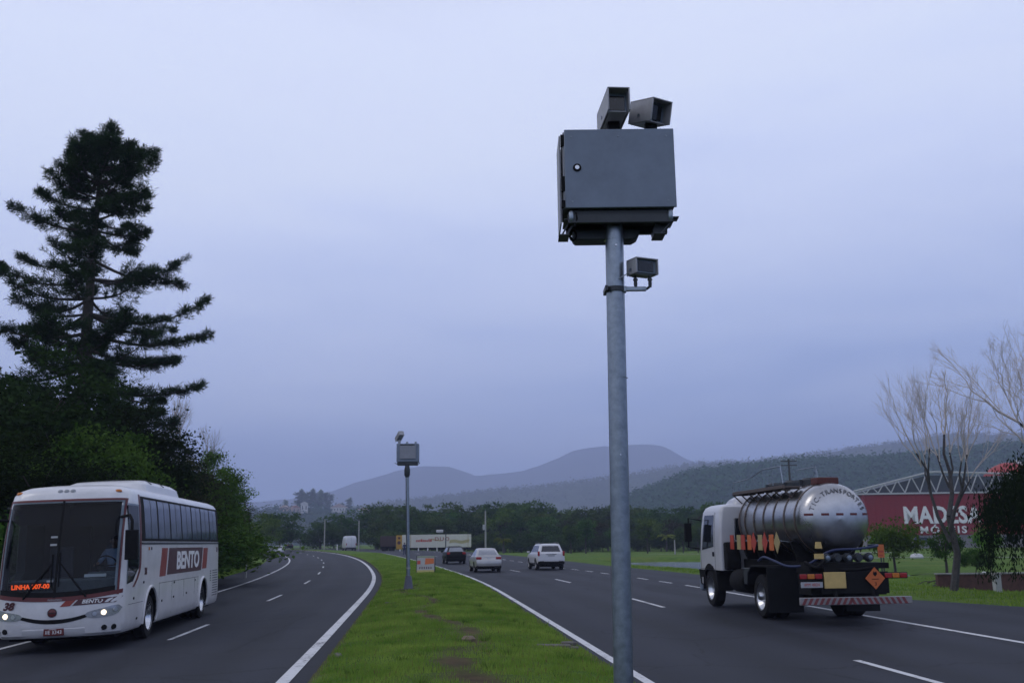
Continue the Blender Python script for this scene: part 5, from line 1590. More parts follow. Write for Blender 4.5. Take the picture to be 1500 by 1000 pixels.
def tanker():
    s0 = 15.35
    p = rpos(s0, 11.30); pf = rpos(19.25, 11.30)
    root = empty('tank_truck', p, 0.0985, 'polished steel tank truck with white cab driving away on the right road', 'truck')
    root.rotation_euler.x = math.atan2(pf.z - p.z, 3.9)
    FA = 4.1
    # chassis
    mb = MB()
    for sg in (-1, 1): mb.box(sg * 0.42 - 0.04, sg * 0.42 + 0.04, -2.45, 4.9, 0.82, 1.05)
    for y in (-2.3, -1.2, 0.0, 1.2, 2.4, 3.9): mb.box(-0.40, 0.40, y - .05, y + .05, 0.86, 1.0)
    mb.box(-0.62, 0.62, -2.40, 2.9, 1.05, 1.30)
    mb.tube([(-1.0, 0, 0.5), (1.0, 0, 0.5)], 0.10, 8); mb.lathe([(0.0, -0.2), (0.2, -0.12), (0.22, 0.0), (0.2, 0.12), (0.0, 0.2)], (0, 0, 0.5), 'y', 12)
    mb.tube([(-1.0, FA, 0.5), (1.0, FA, 0.5)], 0.07, 8)
    mb.box(-0.85, 0.85, -2.2, -1.5, 0.62, 0.95)
    mb.build('chassis', M_chassis, root, bevel=0.01)
    for sg in (-1, 1):
        wheel(root, sg * 1.06, FA, 0.50, 0.28, M_chrome, sg)
        w_ = wheel(root, sg * 1.08, 0.0, 0.50, 0.27, M_chrome, sg)
        iw = MB(); iw.lathe([(0.3, -.13), (0.46, -.13), (0.5, -.1), (0.5, .1), (0.46, .13), (0.3, .13)], (0, 0, 0), 'x', 20); q = iw.build('wheel', M_rubber, root); q.location = (sg * 0.76, 0, 0.50)
        hc = MB(); hc.lathe([(0.0, sg * 0.20), (0.08, sg * 0.19), (0.115, sg * 0.12), (0.12, 0.0)], (0, 0, 0), 'x', 14); hc.build('hub', M_chrome, w_)
        # mudguards and flaps
        m = MB()
        prof = [(0.78, 0.72), (0.72, 1.00), (0.45, 1.16), (-0.70, 1.18), (-0.78, 1.12), (-0.80, 1.14), (-0.72, 1.22), (0.48, 1.20), (0.77, 1.03), (0.83, 0.72)]
        m.prism(prof, sg * 0.58, sg * 1.26, 'x'); m.build('mudguard', M_black, root, bevel=0.01)
        m = MB(); m.obox((sg * 0.91, -0.80, 0.68), (0.82, 0.03, 1.02), (R(-3), 0, 0)); m.build('mudflap', mat('rubber_flap', (0.012, 0.013, 0.015), 0.8, 0, 0.2, 6, spec=0.15), root, bevel=0.008)
        m = MB(); m.prism([(FA + 0.66, 0.45), (FA + 0.62, 0.85), (FA + 0.30, 1.10), (FA - 0.35, 1.12), (FA - 0.66, 0.90), (FA - 0.72, 0.45), (FA - 0.66, 0.45), (FA - .58, .82), (FA - .3, 1.03), (FA + .26, 1.02), (FA + .55, .8), (FA + .60, .45)], sg * 0.80, sg * 1.22, 'x'); m.build('mudguard', M_black, root, bevel=0.01)
    # tanks and boxes along the frame
    m = MB(); m.lathe([(0.0, 1.55), (0.27, 1.57), (0.30, 1.62), (0.30, 2.55), (0.27, 2.60), (0.0, 2.62)], (-0.86, 0, 0.76), 'y', 16); m.build('fuel_tank', M_chassis, root)
    m = MB(); m.lathe([(0.0, 1.55), (0.24, 1.57), (0.27, 1.62), (0.27, 2.5), (0.24, 2.55), (0.0, 2.57)], (0.86, 0, 0.76), 'y', 16); m.build('air_tank', M_chassis, root)
    m = MB(); m.box(-1.15, -0.60, 0.95, 1.40, 0.72, 1.12); m.build('battery_box', M_dark_metal, root, bevel=0.02)
    m = MB(); m.prism([(2.74, 1.02), (3.0, 1.02), (3.0, 1.72), (2.92, 1.76), (2.80, 1.55), (2.72, 1.25)], -1.14, -0.74, 'x'); m.build('air_intake', M_black, root, bevel=0.04)
    # the tank
    TZ, TR = 2.25, 0.82
    m = MB()
    prof = [(0.0, -2.02), (0.25, -2.005), (0.48, -1.96), (0.66, -1.88), (0.76, -1.78), (0.81, -1.64), (TR, -1.52), (TR, 2.55), (0.78, 2.68), (0.6, 2.78), (0.3, 2.84), (0.0, 2.85)]
    m.lathe(prof, (0, 0, TZ), 'y', 56); tank = m.build('tank', M_tank, root, angle=60)
    for y in (-1.42, -0.75, -0.05, 0.65, 1.35, 2.05, 2.50):
        m = MB(); m.lathe([(TR - 0.01, -0.035), (TR + 0.014, -0.035), (TR + 0.014, 0.035), (TR - 0.01, 0.035)], (0, y, TZ), 'y', 48); m.build('band', M_tank_band, tank)
    m = MB()
    for k in range(9):
        if k % 2: continue
        a0, a1 = R(180 + 0) , 0
        x0 = -0.74 + 1.48 * k / 9; x1 = x0 + 0.165
        def dy(x, z=0.10):
            r_ = math.hypot(x, z)
            return float(np.interp(r_, [q[0] for q in prof[:7]], [q[1] for q in prof[:7]]))
        m.sheet(lambda u, v, off: Vector((x0 + (x1 - x0) * u, dy(x0 + (x1 - x0) * u) - off, TZ + 0.08 + 0.05 * v)), [0, 0.5, 1], [0, 1], 0.010)
    m.build('reflective_strip', M_red_paint, tank)
    # lettering round the upper rim of the dished end
    word = 'TIC-TRANSPORTES'
    def letter(ch, a, rad, size, m_):
        rr_ = [q[0] for q in prof[:7]]; yy = [q[1] for q in prof[:7]]
        y = float(np.interp(rad, rr_, yy)); y2 = float(np.interp(rad + 0.04, rr_, yy))
        out = Vector((cos(a), 0, sin(a)))
        tan = Vector((sin(a), 0, -cos(a)))
        up = (out * 0.04 + Vector((0, y2 - y, 0))).normalized()
        pos = Vector((0, 0, TZ)) + out * rad + Vector((0, y - 0.012, 0))
        text(ch, pos, tan, up, size, m_, tank, 'lettering', 0.004, 0.0)
    M_ink = mat('dark_lettering', (0.15, 0.15, 0.16), 0.5, 0, 0.1, 8)
    for i, ch in enumerate(word):
        if ch == ' ': continue
        letter(ch, R(158 - 136 * i / (len(word) - 1)), 0.63, 0.155, M_ink)
    # walkway, rails and fittings on top
    m = MB(); m.box(-0.84, -0.46, -1.0, 2.75, 3.00, 3.03)
    for y in np.arange(-0.9, 2.8, 0.61): m.box(-0.86, -0.44, y - .02, y + .02, 2.96, 3.00); m.tube([(-0.88, y, 3.0), (-0.62, y, 2.75)], 0.02, 5)
    m.box(-0.87, -0.84, -1.0, 2.78, 2.98, 3.06)
    m.build('walkway', M_tank_band, root, bevel=0.004)
    m = MB()
    m.tube([(-0.86, -0.95, 3.10), (-0.86, -0.85, 3.50), (-0.86, 0.35, 3.50), (-0.86, 1.4, 3.34), (-0.86, 2.7, 3.30), (-0.86, 2.72, 3.08)], 0.016, 6)
    m.tube([(0.0, -0.95, 3.10), (0.0, -0.85, 3.48), (0.0, 0.35, 3.48)], 0.014, 6)
    for y in (-0.3, 0.4, 1.1, 1.9): m.tube([(-0.86, y, 3.08), (-0.86, y, 3.50 - max(0, y - 0.35) * 0.12)], 0.012, 5)
    m.build('handrail', M_galv, root)
    for y in (-0.55, 0.55, 1.75):
        m = MB(); m.lathe([(0.0, 0.16), (0.2, 0.15), (0.24, 0.10), (0.24, -0.06)], (0, y, TZ + TR + 0.02), 'z', 18); m.box(-0.3, 0.3, y - .03, y + .03, TZ + TR, TZ + TR + 0.13); m.build('manhole', M_dark_metal, root)
    m = MB(); m.box(-0.26, 0.26, -1.50, -1.12, TZ + TR - 0.03, TZ + TR + 0.13); m.build('valve_box', mat('rusty_red_box', (0.09, 0.022, 0.018), 0.7, 0, 0.3, 8), root, bevel=0.02)
    # saddle and placards along the left flank
    m = MB()
    for y in (-1.0, 0.3, 1.5, 2.5):
        m = MB(); m.prism([(-0.62, 1.25), (0.62, 1.25), (0.80, 1.75), (0.72, 1.80), (0.45, 1.56), (0, 1.44), (-0.45, 1.56), (-0.72, 1.80), (-0.80, 1.75)], y - .06, y + .06, 'y'); m.build('saddle', M_chassis, root)
    m = MB(); m.box(-0.9, 0.9, -2.3, -1.62, 1.18, 1.30); m.build('rear_deck', M_chassis, root)
    for sg in (-1, 1):
        m = MB(); m.tube([(sg * 0.98, -0.95, 1.78), (sg * 0.98, 2.7, 1.78)], 0.018, 6)
        for y in (-0.9, 0.3, 1.5, 2.6): m.tube([(sg * 0.98, y, 1.78), (sg * 0.70, y, 1.74)], 0.014, 5)
        m.build('side_rail', M_galv, root)
        cols = [M_placard_red, M_khaki, M_placard_red, M_orange, M_placard_red, M_khaki, M_placard_red, M_orange, M_khaki]
        for i, (y, cm) in enumerate(zip((2.62, 2.05, 1.72, 1.22, 0.90, 0.42, 0.10, -0.36, -0.72), cols)):
            m = MB(); x = sg * 1.005
            if i in (4, 6, 8):
                h = 0.25
                m.prism([(y, 1.74 - h), (y + 0.2, 1.74), (y, 1.74 + h), (y - 0.2, 1.74)], x - 0.006, x + 0.006, 'x')
            else:
                m.prism([(y - 0.15, 1.56), (y + 0.15, 1.56), (y + 0.15, 1.93), (y - 0.15, 1.93)], x - 0.006, x + 0.006, 'x')
            m.build('placard', cm, root)
    # rear: valves, hoses, plates, lamps, striped bumper
    m = MB()
    for i, x in enumerate((-0.52, -0.28, -0.04, 0.20, 0.44)):
        m.lathe([(0.0, -0.10), (0.075, -0.10), (0.085, -0.02), (0.06, 0.0), (0.055, 0.25)], (x, -2.32, 1.42), 'y', 14)
        m.lathe([(0.085, -0.03), (0.10, -0.03), (0.10, 0.02), (0.085, 0.02)], (x, -2.32, 1.42), 'y', 14)
    m.build('coupling', M_dark_metal, root)
    m = MB()
    for i, x in enumerate((-0.52, -0.04, 0.44)):
        m.lathe([(0.0, -0.125), (0.05, -0.12), (0.055, -0.10)], (x, -2.32, 1.42), 'y', 12)
    m.build('coupling_cap', M_galv, root)
    m = MB()
    m.tube(spline([(-1.02, 0.6, 1.30), (-1.05, 0.1, 1.40), (-1.04, -0.6, 1.32), (-0.98, -1.3, 1.22), (-0.80, -2.0, 1.28), (-0.40, -2.30, 1.56), (0.2, -2.34, 1.60), (0.72, -2.2, 1.66), (0.80, -1.6, 1.66)]), 0.028, 8)
    m.build('hose', M_blue_hose, root)
    m = MB(); m.tube(spline([(-0.85, -2.0, 1.30), (-0.95, -2.25, 1.32), (-0.80, -2.42, 1.22), (-0.6, -2.44, 1.36)]), 0.035, 8); m.tube(spline([(-0.7, -2.3, 1.2), (0.0, -2.42, 1.16), (0.6, -2.38, 1.22)]), 0.03, 8); m.build('hose', M_black, root)
    m = MB(); m.prism([(-0.16, 1.62), (0.0, 1.62), (-0.02, 1.76), (-0.14, 1.76)], -2.40, -2.38, 'y'); m.box(-0.19, 0.02, -2.41, -2.385, 1.40, 1.51)
    t_ = m.build('sticker', M_yellow, root); t_.location.x = -0.62
    HX, HZ = 0.46, 0.98
    m = MB(); m.box(-0.70, 0.80, -2.45, -2.40, 0.66, 1.12); m.build('rear_panel', M_black, root, bevel=0.01)
    m = MB(); m.box(-0.66, -0.18, -2.50, -2.455, 0.78, 1.12); m.build('blank_plate', M_yellow, root, bevel=0.01)
    m = MB(); m.prism([(0, -.23), (.22, 0), (0, .23), (-.22, 0)], -2.53, -2.515, 'y'); m.v = [(v[0] + HX, v[1], v[2] + HZ) for v in m.v]; hz_ = m.build('hazard_sign', M_orange, root)
    m = MB(); m.prism([(0, .04), (.045, .09), (.03, .15), (0, .125), (-.03, .15), (-.045, .09)], -2.537, -2.525, 'y'); m.box(-.08, .08, -2.537, -2.525, -0.02, -.008); m.v = [(v[0] + HX, v[1], v[2] + HZ) for v in m.v]; m.build('symbol', M_black, hz_)
    text('3', (HX, -2.533, HZ - .12), (1, 0, 0), (0, 0, 1), 0.10, M_black, hz_, 'lettering', 0.004)
    for sg in (-1, 1):
        m = MB(); m.box(sg * 0.95 - 0.27, sg * 0.95 + 0.27, -2.48, -2.42, 0.97, 1.10); l_ = m.build('lamp_holder', M_black, root, bevel=0.01)
        for k, cm in enumerate((M_tail_red, M_amber, M_tail_red)):
            xx = sg * 0.95 - 0.25 + 0.17 * k
            m = MB(); m.box(xx, xx + 0.155, -2.505, -2.475, 0.985, 1.085); m.build('taillight', cm, root, bevel=0.01)
        m = MB(); m.tube([(sg * 0.4, -2.35, 1.03), (sg * 0.75, -2.42, 1.03)], 0.03, 6); m.build('lamp_arm', M_chassis, root)
    m = MB(); m.box(-1.18, -0.70, -2.49, -2.46, 0.80, 0.92); pl = m.build('number_plate', M_plate_grey, root, bevel=0.006)
    text('IPM 4824', (-0.94, -2.492, 0.86), (1, 0, 0), (0, 0, 1), 0.09, M_placard_red, pl, 'lettering', 0.003)
    m = MB(); m.box(-1.24, 1.24, -2.56, -2.46, 0.44, 0.60); bump = m.build('rear_bumper', mat('bumper_grey', (0.22, 0.21, 0.215), 0.5, 0, 0.15, 6), root, bevel=0.015)
    m = MB()
    n = 19
    for k in range(n):
        x = -1.22 + 2.42 * k / n; d = 0.075 if k >= n // 2 else -0.075
        q = [(x, 0.452), (x + 0.065, 0.452), (x + 0.065 - d, 0.588), (x - d, 0.588)]
        q = [(min(1.23, max(-1.23, a)), b) for a, b in q]
        m.prism(q, -2.568, -2.556, 'y')
    m.build('stripes', mat('dull_red_stripes', (0.16, 0.035, 0.035), 0.5, 0, 0.2, 6), bump)
    for sg in (-1, 1):
        m = MB(); m.tube([(sg * 0.42, -2.4, 0.85), (sg * 0.42, -2.50, 0.55)], 0.04, 6); m.build('bumper_bracket', M_chassis, root)
    # cab
    mb = MB()
    cabL = [(0.52, 1.14, 5.12, 3.05, .2, .06, .08), (0.60, 1.20, 5.18, 3.02, .2, .06, .08), (1.0, 1.22, 5.20, 3.0, .2, .06, .08), (1.55, 1.22, 5.16, 3.0, .2, .06, .08), (2.1, 1.20, 5.05, 3.0, .2, .06, .08),
            (2.55, 1.16, 4.92, 3.02, .2, .08, .08), (2.68, 1.10, 4.84, 3.06, .2, .1, .08), (2.75, 0.98, 4.66, 3.16, .2, .12, .06), (2.78, 0.75, 4.4, 3.35, .2, .12, .04)]
    slices(mb, cabL); cab = mb.build('cab', M_cab_white, root)
    cu = []
    for sg in (-1, 1):
        c = MB(); arc = [(FA + 0.66 * cos(a), 0.56 + 0.60 * sin(a)) for a in np.linspace(0, PI, 15)]
        c.prism([(FA + 0.66, 0.2)] + arc + [(FA - 0.66, 0.2), ], sg * 0.70, sg * 1.5, 'x'); cu.append(c.build('cutter', M_chassis, smooth=False))
    c = MB(); c.box(-1.5, 1.5, 2.8, FA - 0.55, 0.3, 1.0); cu.append(c.build('cutter', M_chassis, smooth=False))
    cut(cab, cu)
    def cs(sg):
        zs = [l[0] for l in cabL]; ws = [l[1] for l in cabL]
        return lambda y, z, off=0.0: Vector((sg * (float(np.interp(z, zs, ws)) + off), y, z))
    for sg in (-1, 1):
        f = cs(sg)
        g = MB(); g.sheet(lambda u, v, off: f(3.62 + (1.10 - 0.22 * v) * u, (1.62 - 0.10 * u) + (0.86 + 0.10 * u) * v, off), list(np.linspace(0, 1, 5)), list(np.linspace(0, 1, 6)), 0.008); g.build('side_window', M_dark_glass, root)
        g = MB()
        for a, b, c_, d_ in ((3.50, 3.515, 0.98, 2.55), (4.86, 4.872, 0.98, 2.0)): g.sheet(lambda u, v, off: f(a + (b - a) * u, c_ + (d_ - c_) * v, off), [0, 1], list(np.linspace(0, 1, 5)), 0.004)
        g.sheet(lambda u, v, off: f(3.5 + 1.37 * u, 1.0 + 0.012 * v, off), [0, 1], [0, 1], 0.004); g.build('door_seam', M_dark_metal, root)
        g = MB(); g.sheet(lambda u, v, off: f(3.58 + 0.14 * u, 1.36 + 0.12 * v, off), [0, 1], [0, 1], 0.016); g.build('door_handle', M_black, root)
        g = MB(); g.tube([f(4.85, 2.35, 0), Vector((sg * 1.48, 5.12, 2.42)), Vector((sg * 1.50, 5.12, 1.60)), f(4.95, 1.55, 0)], 0.022, 6)
        g.obox((sg * 1.50, 5.14, 2.02), (0.20, 0.10, 0.52)); g.build('mirror', M_black, root, bevel=0.03)
        g = MB(); g.sheet(lambda u, v, off: f(4.55 + 0.55 * u, 0.56 + 0.42 * v, off), [0, 1], [0, 1], 0.014); g.build('step', M_black, root)
    g = MB(); g.box(-0.80, 0.80, 2.975, 3.02, 1.72, 2.38); g.build('rear_window', M_dark_glass, root, bevel=0.03)
    g = MB(); g.box(-1.0, 1.0, 4.98, 5.10, 1.55, 2.45); g.build('windscreen', M_dark_glass, root, bevel=0.03)
    g = MB(); slices(g, [(2.74, 0.72, 4.3, 3.15, .2, .2, .1), (2.88, 0.68, 4.0, 3.2, .2, .2, .1), (2.98, 0.52, 3.75, 3.3, .15, .15, .05)]); g.build('roof_deflector', M_cab_white, root)
    g = MB(); g.box(-1.18, 1.18, 5.05, 5.28, 0.38, 0.72); g.build('front_bumper', M_cab_grey, root, bevel=0.04)
    return root
tanker()

# ------------------------------------------------------------------ cars
def car(name, label, s, o, away, paint, kind, glass=None, group=None, dirt=None):
    P = {
        'sedan': dict(L=4.25, W=1.70, st=[(-2.12, .74, .36, .62), (-2.07, .80, .30, .92), (-1.98, .82, .27, 1.02), (-1.45, .84, .25, 1.03), (-0.6, .85, .25, .98), (0.6, .85, .25, .96), (1.15, .84, .25, .95), (1.75, .82, .25, .84), (2.05, .76, .28, .70), (2.12, .68, .36, .56)],
                      gh=(0.95, .74, 1.15, -1.72, 1.46, .54, .22, -0.95), wb=(-1.22, 1.28), r=.30, rearwin=(.10, .90, .84)),
        'suv': dict(L=4.32, W=1.82, st=[(-2.16, .78, .42, .70), (-2.12, .86, .36, 1.00), (-2.02, .89, .34, 1.10), (-1.4, .90, .33, 1.10), (-0.6, .91, .33, 1.06), (0.6, .91, .33, 1.05), (1.05, .90, .33, 1.05), (1.8, .88, .33, .98), (2.08, .82, .36, .82), (2.16, .72, .44, .66)],
                    gh=(1.04, .80, 1.15, -2.06, 1.63, .61, .32, -1.72), wb=(-1.33, 1.34), r=.345, rearwin=(.16, .86, .80)),
        'hatch': dict(L=3.9, W=1.68, st=[(-1.95, .72, .38, .66), (-1.91, .80, .30, .90), (-1.84, .82, .27, .98), (-1.2, .84, .25, .98), (-0.4, .84, .25, .95), (0.6, .84, .25, .94), (1.05, .83, .25, .94), (1.6, .81, .25, .84), (1.88, .75, .28, .70), (1.95, .66, .36, .56)],
                      gh=(0.93, .75, 1.05, -1.82, 1.43, .55, .20, -1.30), wb=(-1.2, 1.22), r=.29, rearwin=(.06, .93, .86)),
    }[kind]
    th_ = heading(s)
    p = rpos(s, o)
    root = empty(name, p, -th_ if away else PI - th_, label, 'car', group)
    glass = glass or M_dark_glass
    mb = MB(); vs, fs = [], []
    for (y, w, zb, zt) in P['st']:
        h = [(0, zb), (w * .86, zb), (w * .97, zb + .10), (w, zb + (zt - zb) * .45), (w * .985, zb + (zt - zb) * .72), (w * .95, zt - .05), (w * .86, zt), (0, zt + .025)]
        ring = [(x, y, z) for x, z in h] + [(-x, y, z) for x, z in h[-2:0:-1]]
        n = len(ring); vs += ring
    m_ = len(P['st'])
    fs = [(j * n + k, j * n + (k + 1) % n, (j + 1) * n + (k + 1) % n, (j + 1) * n + k) for j in range(m_ - 1) for k in range(n)]
    fs += [tuple(range(n)), tuple(range((m_ - 1) * n, m_ * n))[::-1]]
    mb.add(vs, fs); body = mb.build('body', paint, root)
    cu = []
    W = P['W'] / 2
    for y in P['wb']:
        c = MB(); arc = [(y + (P['r'] + .07) * cos(a), P['r'] + (P['r'] + .07) * sin(a)) for a in np.linspace(0, PI, 15)]
        c.prism([(y + P['r'] + .07, 0.05)] + arc + [(y - P['r'] - .07, .05)], -1.3, -W * .62, 'x'); c.prism([(y + P['r'] + .07, 0.05)] + arc + [(y - P['r'] - .07, .05)], W * .62, 1.3, 'x')
        cu.append(c.build('cutter', M_chassis, smooth=False))
    cut(body, cu)
    zb, wb_, yfb, yrb, zt, wt, yft, yrt = P['gh']
    mb = MB()
    slices(mb, [(zb - .04, wb_ + .03, yfb, yrb, .12, .12, .08), (zb + .02, wb_, yfb - .05, yrb + .03, .12, .12, .08), (zt - .07, wt + .03, yft + .06, yrt - .05, .12, .12, .06), (zt - .02, wt - .03, yft - .05, yrt + .06, .12, .12, .05), (zt, wt - .18, yft - .25, yrt + .25, .1, .1, .03)])
    mb.build('cabin', paint, root)
    def gp(u, h): return (wb_ + (wt - wb_) * h)
    # glass: rear, front, three sides each
    lo, hi, wf = P['rearwin']
    mb = MB(); mb.sheet(lambda u, v, off: Vector((u * wf * gp(0, lo + (hi - lo) * v), yrb + .03 + (yrt - .05 - yrb - .03) * (lo + (hi - lo) * v) - off - .004, zb + .02 + (zt - .09 - zb) * (lo + (hi - lo) * v))), list(np.linspace(-1, 1, 7)), [0, .5, 1], .010)
    mb.build('rear_window', glass, root)
    mb = MB(); mb.sheet(lambda u, v, off: Vector((u * .88 * gp(0, v), yfb - .05 - .08 * .77 * u * u + (yft + .06 - yfb + .05) * (.05 + .9 * v) + off + .008, zb + .02 + (zt - .09 - zb) * (.05 + .9 * v))), list(np.linspace(-1, 1, 7)), [0, .5, 1], .010)
    mb.build('windscreen', glass, root)
    for sg in (-1, 1):
        for (a, b) in ((.10, .40), (.43, .70), (.725, .93)) if kind != 'hatch' else ((.12, .50), (.53, .92)):
            def sd(u, v, off):
                h = .10 + .80 * v; t = a + (b - a) * u
                y0 = yrb + .03 + (yrt - yrb - .08) * h; y1 = yfb - .12 + (yft - yfb + .06) * h
                return Vector((sg * (wb_ + (wt + .03 - wb_) * h + off + .003), y0 + (y1 - y0) * t, zb + .02 + (zt - .09 - zb) * h))
            mb = MB(); mb.sheet(sd, [0, .5, 1], [0, .5, 1], .008); mb.build('side_window', glass, root)
        mb = MB(); mb.obox((sg * (W + .06), yfb - .30, zb + .06), (.18, .12, .12)); mb.build('mirror', paint, root, bevel=.03)
        yb = P['st'][1][0]
        zl = {'sedan': .86, 'suv': 1.02, 'hatch': .86}[kind]
        sz = {'sedan': (.34, .12, .16), 'suv': (.13, .12, .30), 'hatch': (.26, .12, .18)}[kind]
        xl = {'sedan': W - .24, 'suv': W - .11, 'hatch': W - .20}[kind]
        mb = MB(); mb.obox((sg * xl, yb + .02, zl), sz, (0, 0, 0)); mb.build('taillight', M_tail_red, root, bevel=.03)
        yf = P['st'][-2][0]
        mb = MB(); mb.obox((sg * (W - .26), yf - .04, .66 if kind != 'suv' else .80), (.36, .14, .15), (0, 0, -sg * .25)); mb.build('headlight', M_lamp_clear, root, bevel=.03)
    for y in P['wb']:
        for sg in (-1, 1): wheel(root, sg * (W - .13), y, P['r'], .20, M_housing, sg)
    y0 = P['st'][0][0]
    mb = MB(); mb.box(-W * .93, W * .93, y0 - .02, y0 + .18, P['st'][2][2] + .02, P['st'][2][2] + .20 if kind != 'sedan' else P['st'][2][2] + .13); mb.build('bumper', M_black if kind != 'hatch' else paint, root, bevel=.04)
    zp = {'sedan': .52, 'suv': .90, 'hatch': .62}[kind]
    mb = MB(); mb.box(-.22, .22, P['st'][1][0] - .03, P['st'][1][0] + .03, zp - .06, zp + .06); mb.build('number_plate', M_plate_grey, root, bevel=.006)
    if kind == 'suv':
        mb = MB(); mb.box(-.34, .34, P['st'][1][0] - .025, P['st'][1][0] + .04, .955, .99); mb.build('trim', M_dark_metal, root, bevel=.005)
        for sg in (-1, 1):
            mb = MB(); mb.tube([(sg * .58, -1.6, zt - .02), (sg * .60, -1.4, zt + .05), (sg * .60, .1, zt + .05), (sg * .58, .3, zt - .03)], .022, 6); mb.build('roof_rail', M_dark_metal, root)
            mb = MB(); mb.obox((sg * .62, P['st'][1][0] + 0.0, .52), (.30, .10, .10)); mb.build('reflector', M_dark_metal, root, bevel=.02)
    if kind == 'sedan':
        mb = MB(); mb.box(-.5, .5, P['st'][1][0] - .012, P['st'][1][0] + .04, .905, .925); mb.obox((0, P['st'][1][0] - .01, .85), (.10, .03, .08)); mb.build('trim', M_chrome, root, bevel=.004)
    un = MB(); un.box(-W * .75, W * .75, P['st'][1][0] + .2, -P['st'][1][0] - .2, .20, .40); un.build('underbody', M_chassis, root)
    return root
M_silver = mat('silver_beige_paint', (0.42, 0.41, 0.40), 0.3, 0.45, 0.06, 2, coat=0.5)
M_blackcar = mat('black_car_paint', (0.004, 0.004, 0.005), 0.45, 0, 0.1, 2, spec=0.15)
M_lightglass = mat('painted_sky_glass', (0.20, 0.215, 0.24), 0.06, 0, 0.2, 2, spec=1.0)  # glossy glass, its pale base colour standing in for reflected sky
car('sedan_car', 'silver sedan driving away in the lane next to the median', 55.8, 7.0, True, M_silver, 'sedan', M_lightglass)
car('suv_car', 'white suv with roof rails driving away in the outer lane', 56.8, 11.1, True, M_white_paint, 'suv')
car('hatchback_car', 'black hatchback ahead of the silver sedan', 76.2, 7.15, True, M_blackcar, 'hatch', M_lightglass)
car('oncoming_car', 'white car coming round the left bend towards the camera', 186, -6.2, False, M_white_paint, 'sedan')
car('far_car', 'dark car far away near the end of the median', 268, 7.2, True, M_blackcar, 'hatch')
car('far_car', 'pale blue car half hidden by the bank at the far left bend', 222, -6.4, False, mat('pale_blue_paint', (0.22, 0.32, 0.40), 0.35, 0.2, 0.06, 2, coat=0.4), 'hatch')

# white delivery van, seen from behind
def van(s, o):
    p = rpos(s, o)
    root = empty('delivery_van', p, -heading(s), 'white box van driving away near the bend, seen from behind', 'van')
    mb = MB()
    slices(mb, [(0.45, 0.92, 2.6, -2.5, .2, .1, .05), (0.6, 1.0, 2.7, -2.55, .2, .12, .05), (1.3, 1.02, 2.6, -2.56, .2, .12, .05), (2.0, 1.0, 2.0, -2.54, .25, .15, .08), (2.5, 0.93, 1.6, -2.48, .25, .18, .08), (2.66, 0.80, 1.4, -2.38, .25, .2, .05), (2.7, 0.5, 1.0, -2.1, .2, .2, .02)])
    mb.build('body', M_white_paint, root)
    for sg in (-1, 1):
        for y in (-1.6, 1.7): wheel(root, sg * 0.88, y, 0.36, 0.24, M_housing, sg)
        mb = MB(); mb.box(sg * .90 - .07, sg * .90 + .07, -2.60, -2.54, 0.95, 1.35); mb.build('taillight', M_tail_red, root, bevel=.02)
        mb = MB(); mb.obox((sg * 1.12, 2.0, 1.6), (.14, .12, .30)); mb.build('mirror', M_black, root, bevel=.03)
    mb = MB(); mb.box(-.01, .01, -2.575, -2.55, 0.6, 2.45); mb.box(-0.95, 0.95, -2.60, -2.5, 0.42, 0.58); mb.build('bumper', M_dark_metal, root, bevel=.01)
    mb = MB(); mb.box(-.8, .8, 2.05, 2.45, 1.35, 2.0); mb.build('windscreen', M_dark_glass, root, bevel=.03)
    mb = MB(); mb.box(-.8, .8, -2.3, 2.4, 0.3, 0.5); mb.build('underbody', M_chassis, root)
van(186, OR + 1.7)

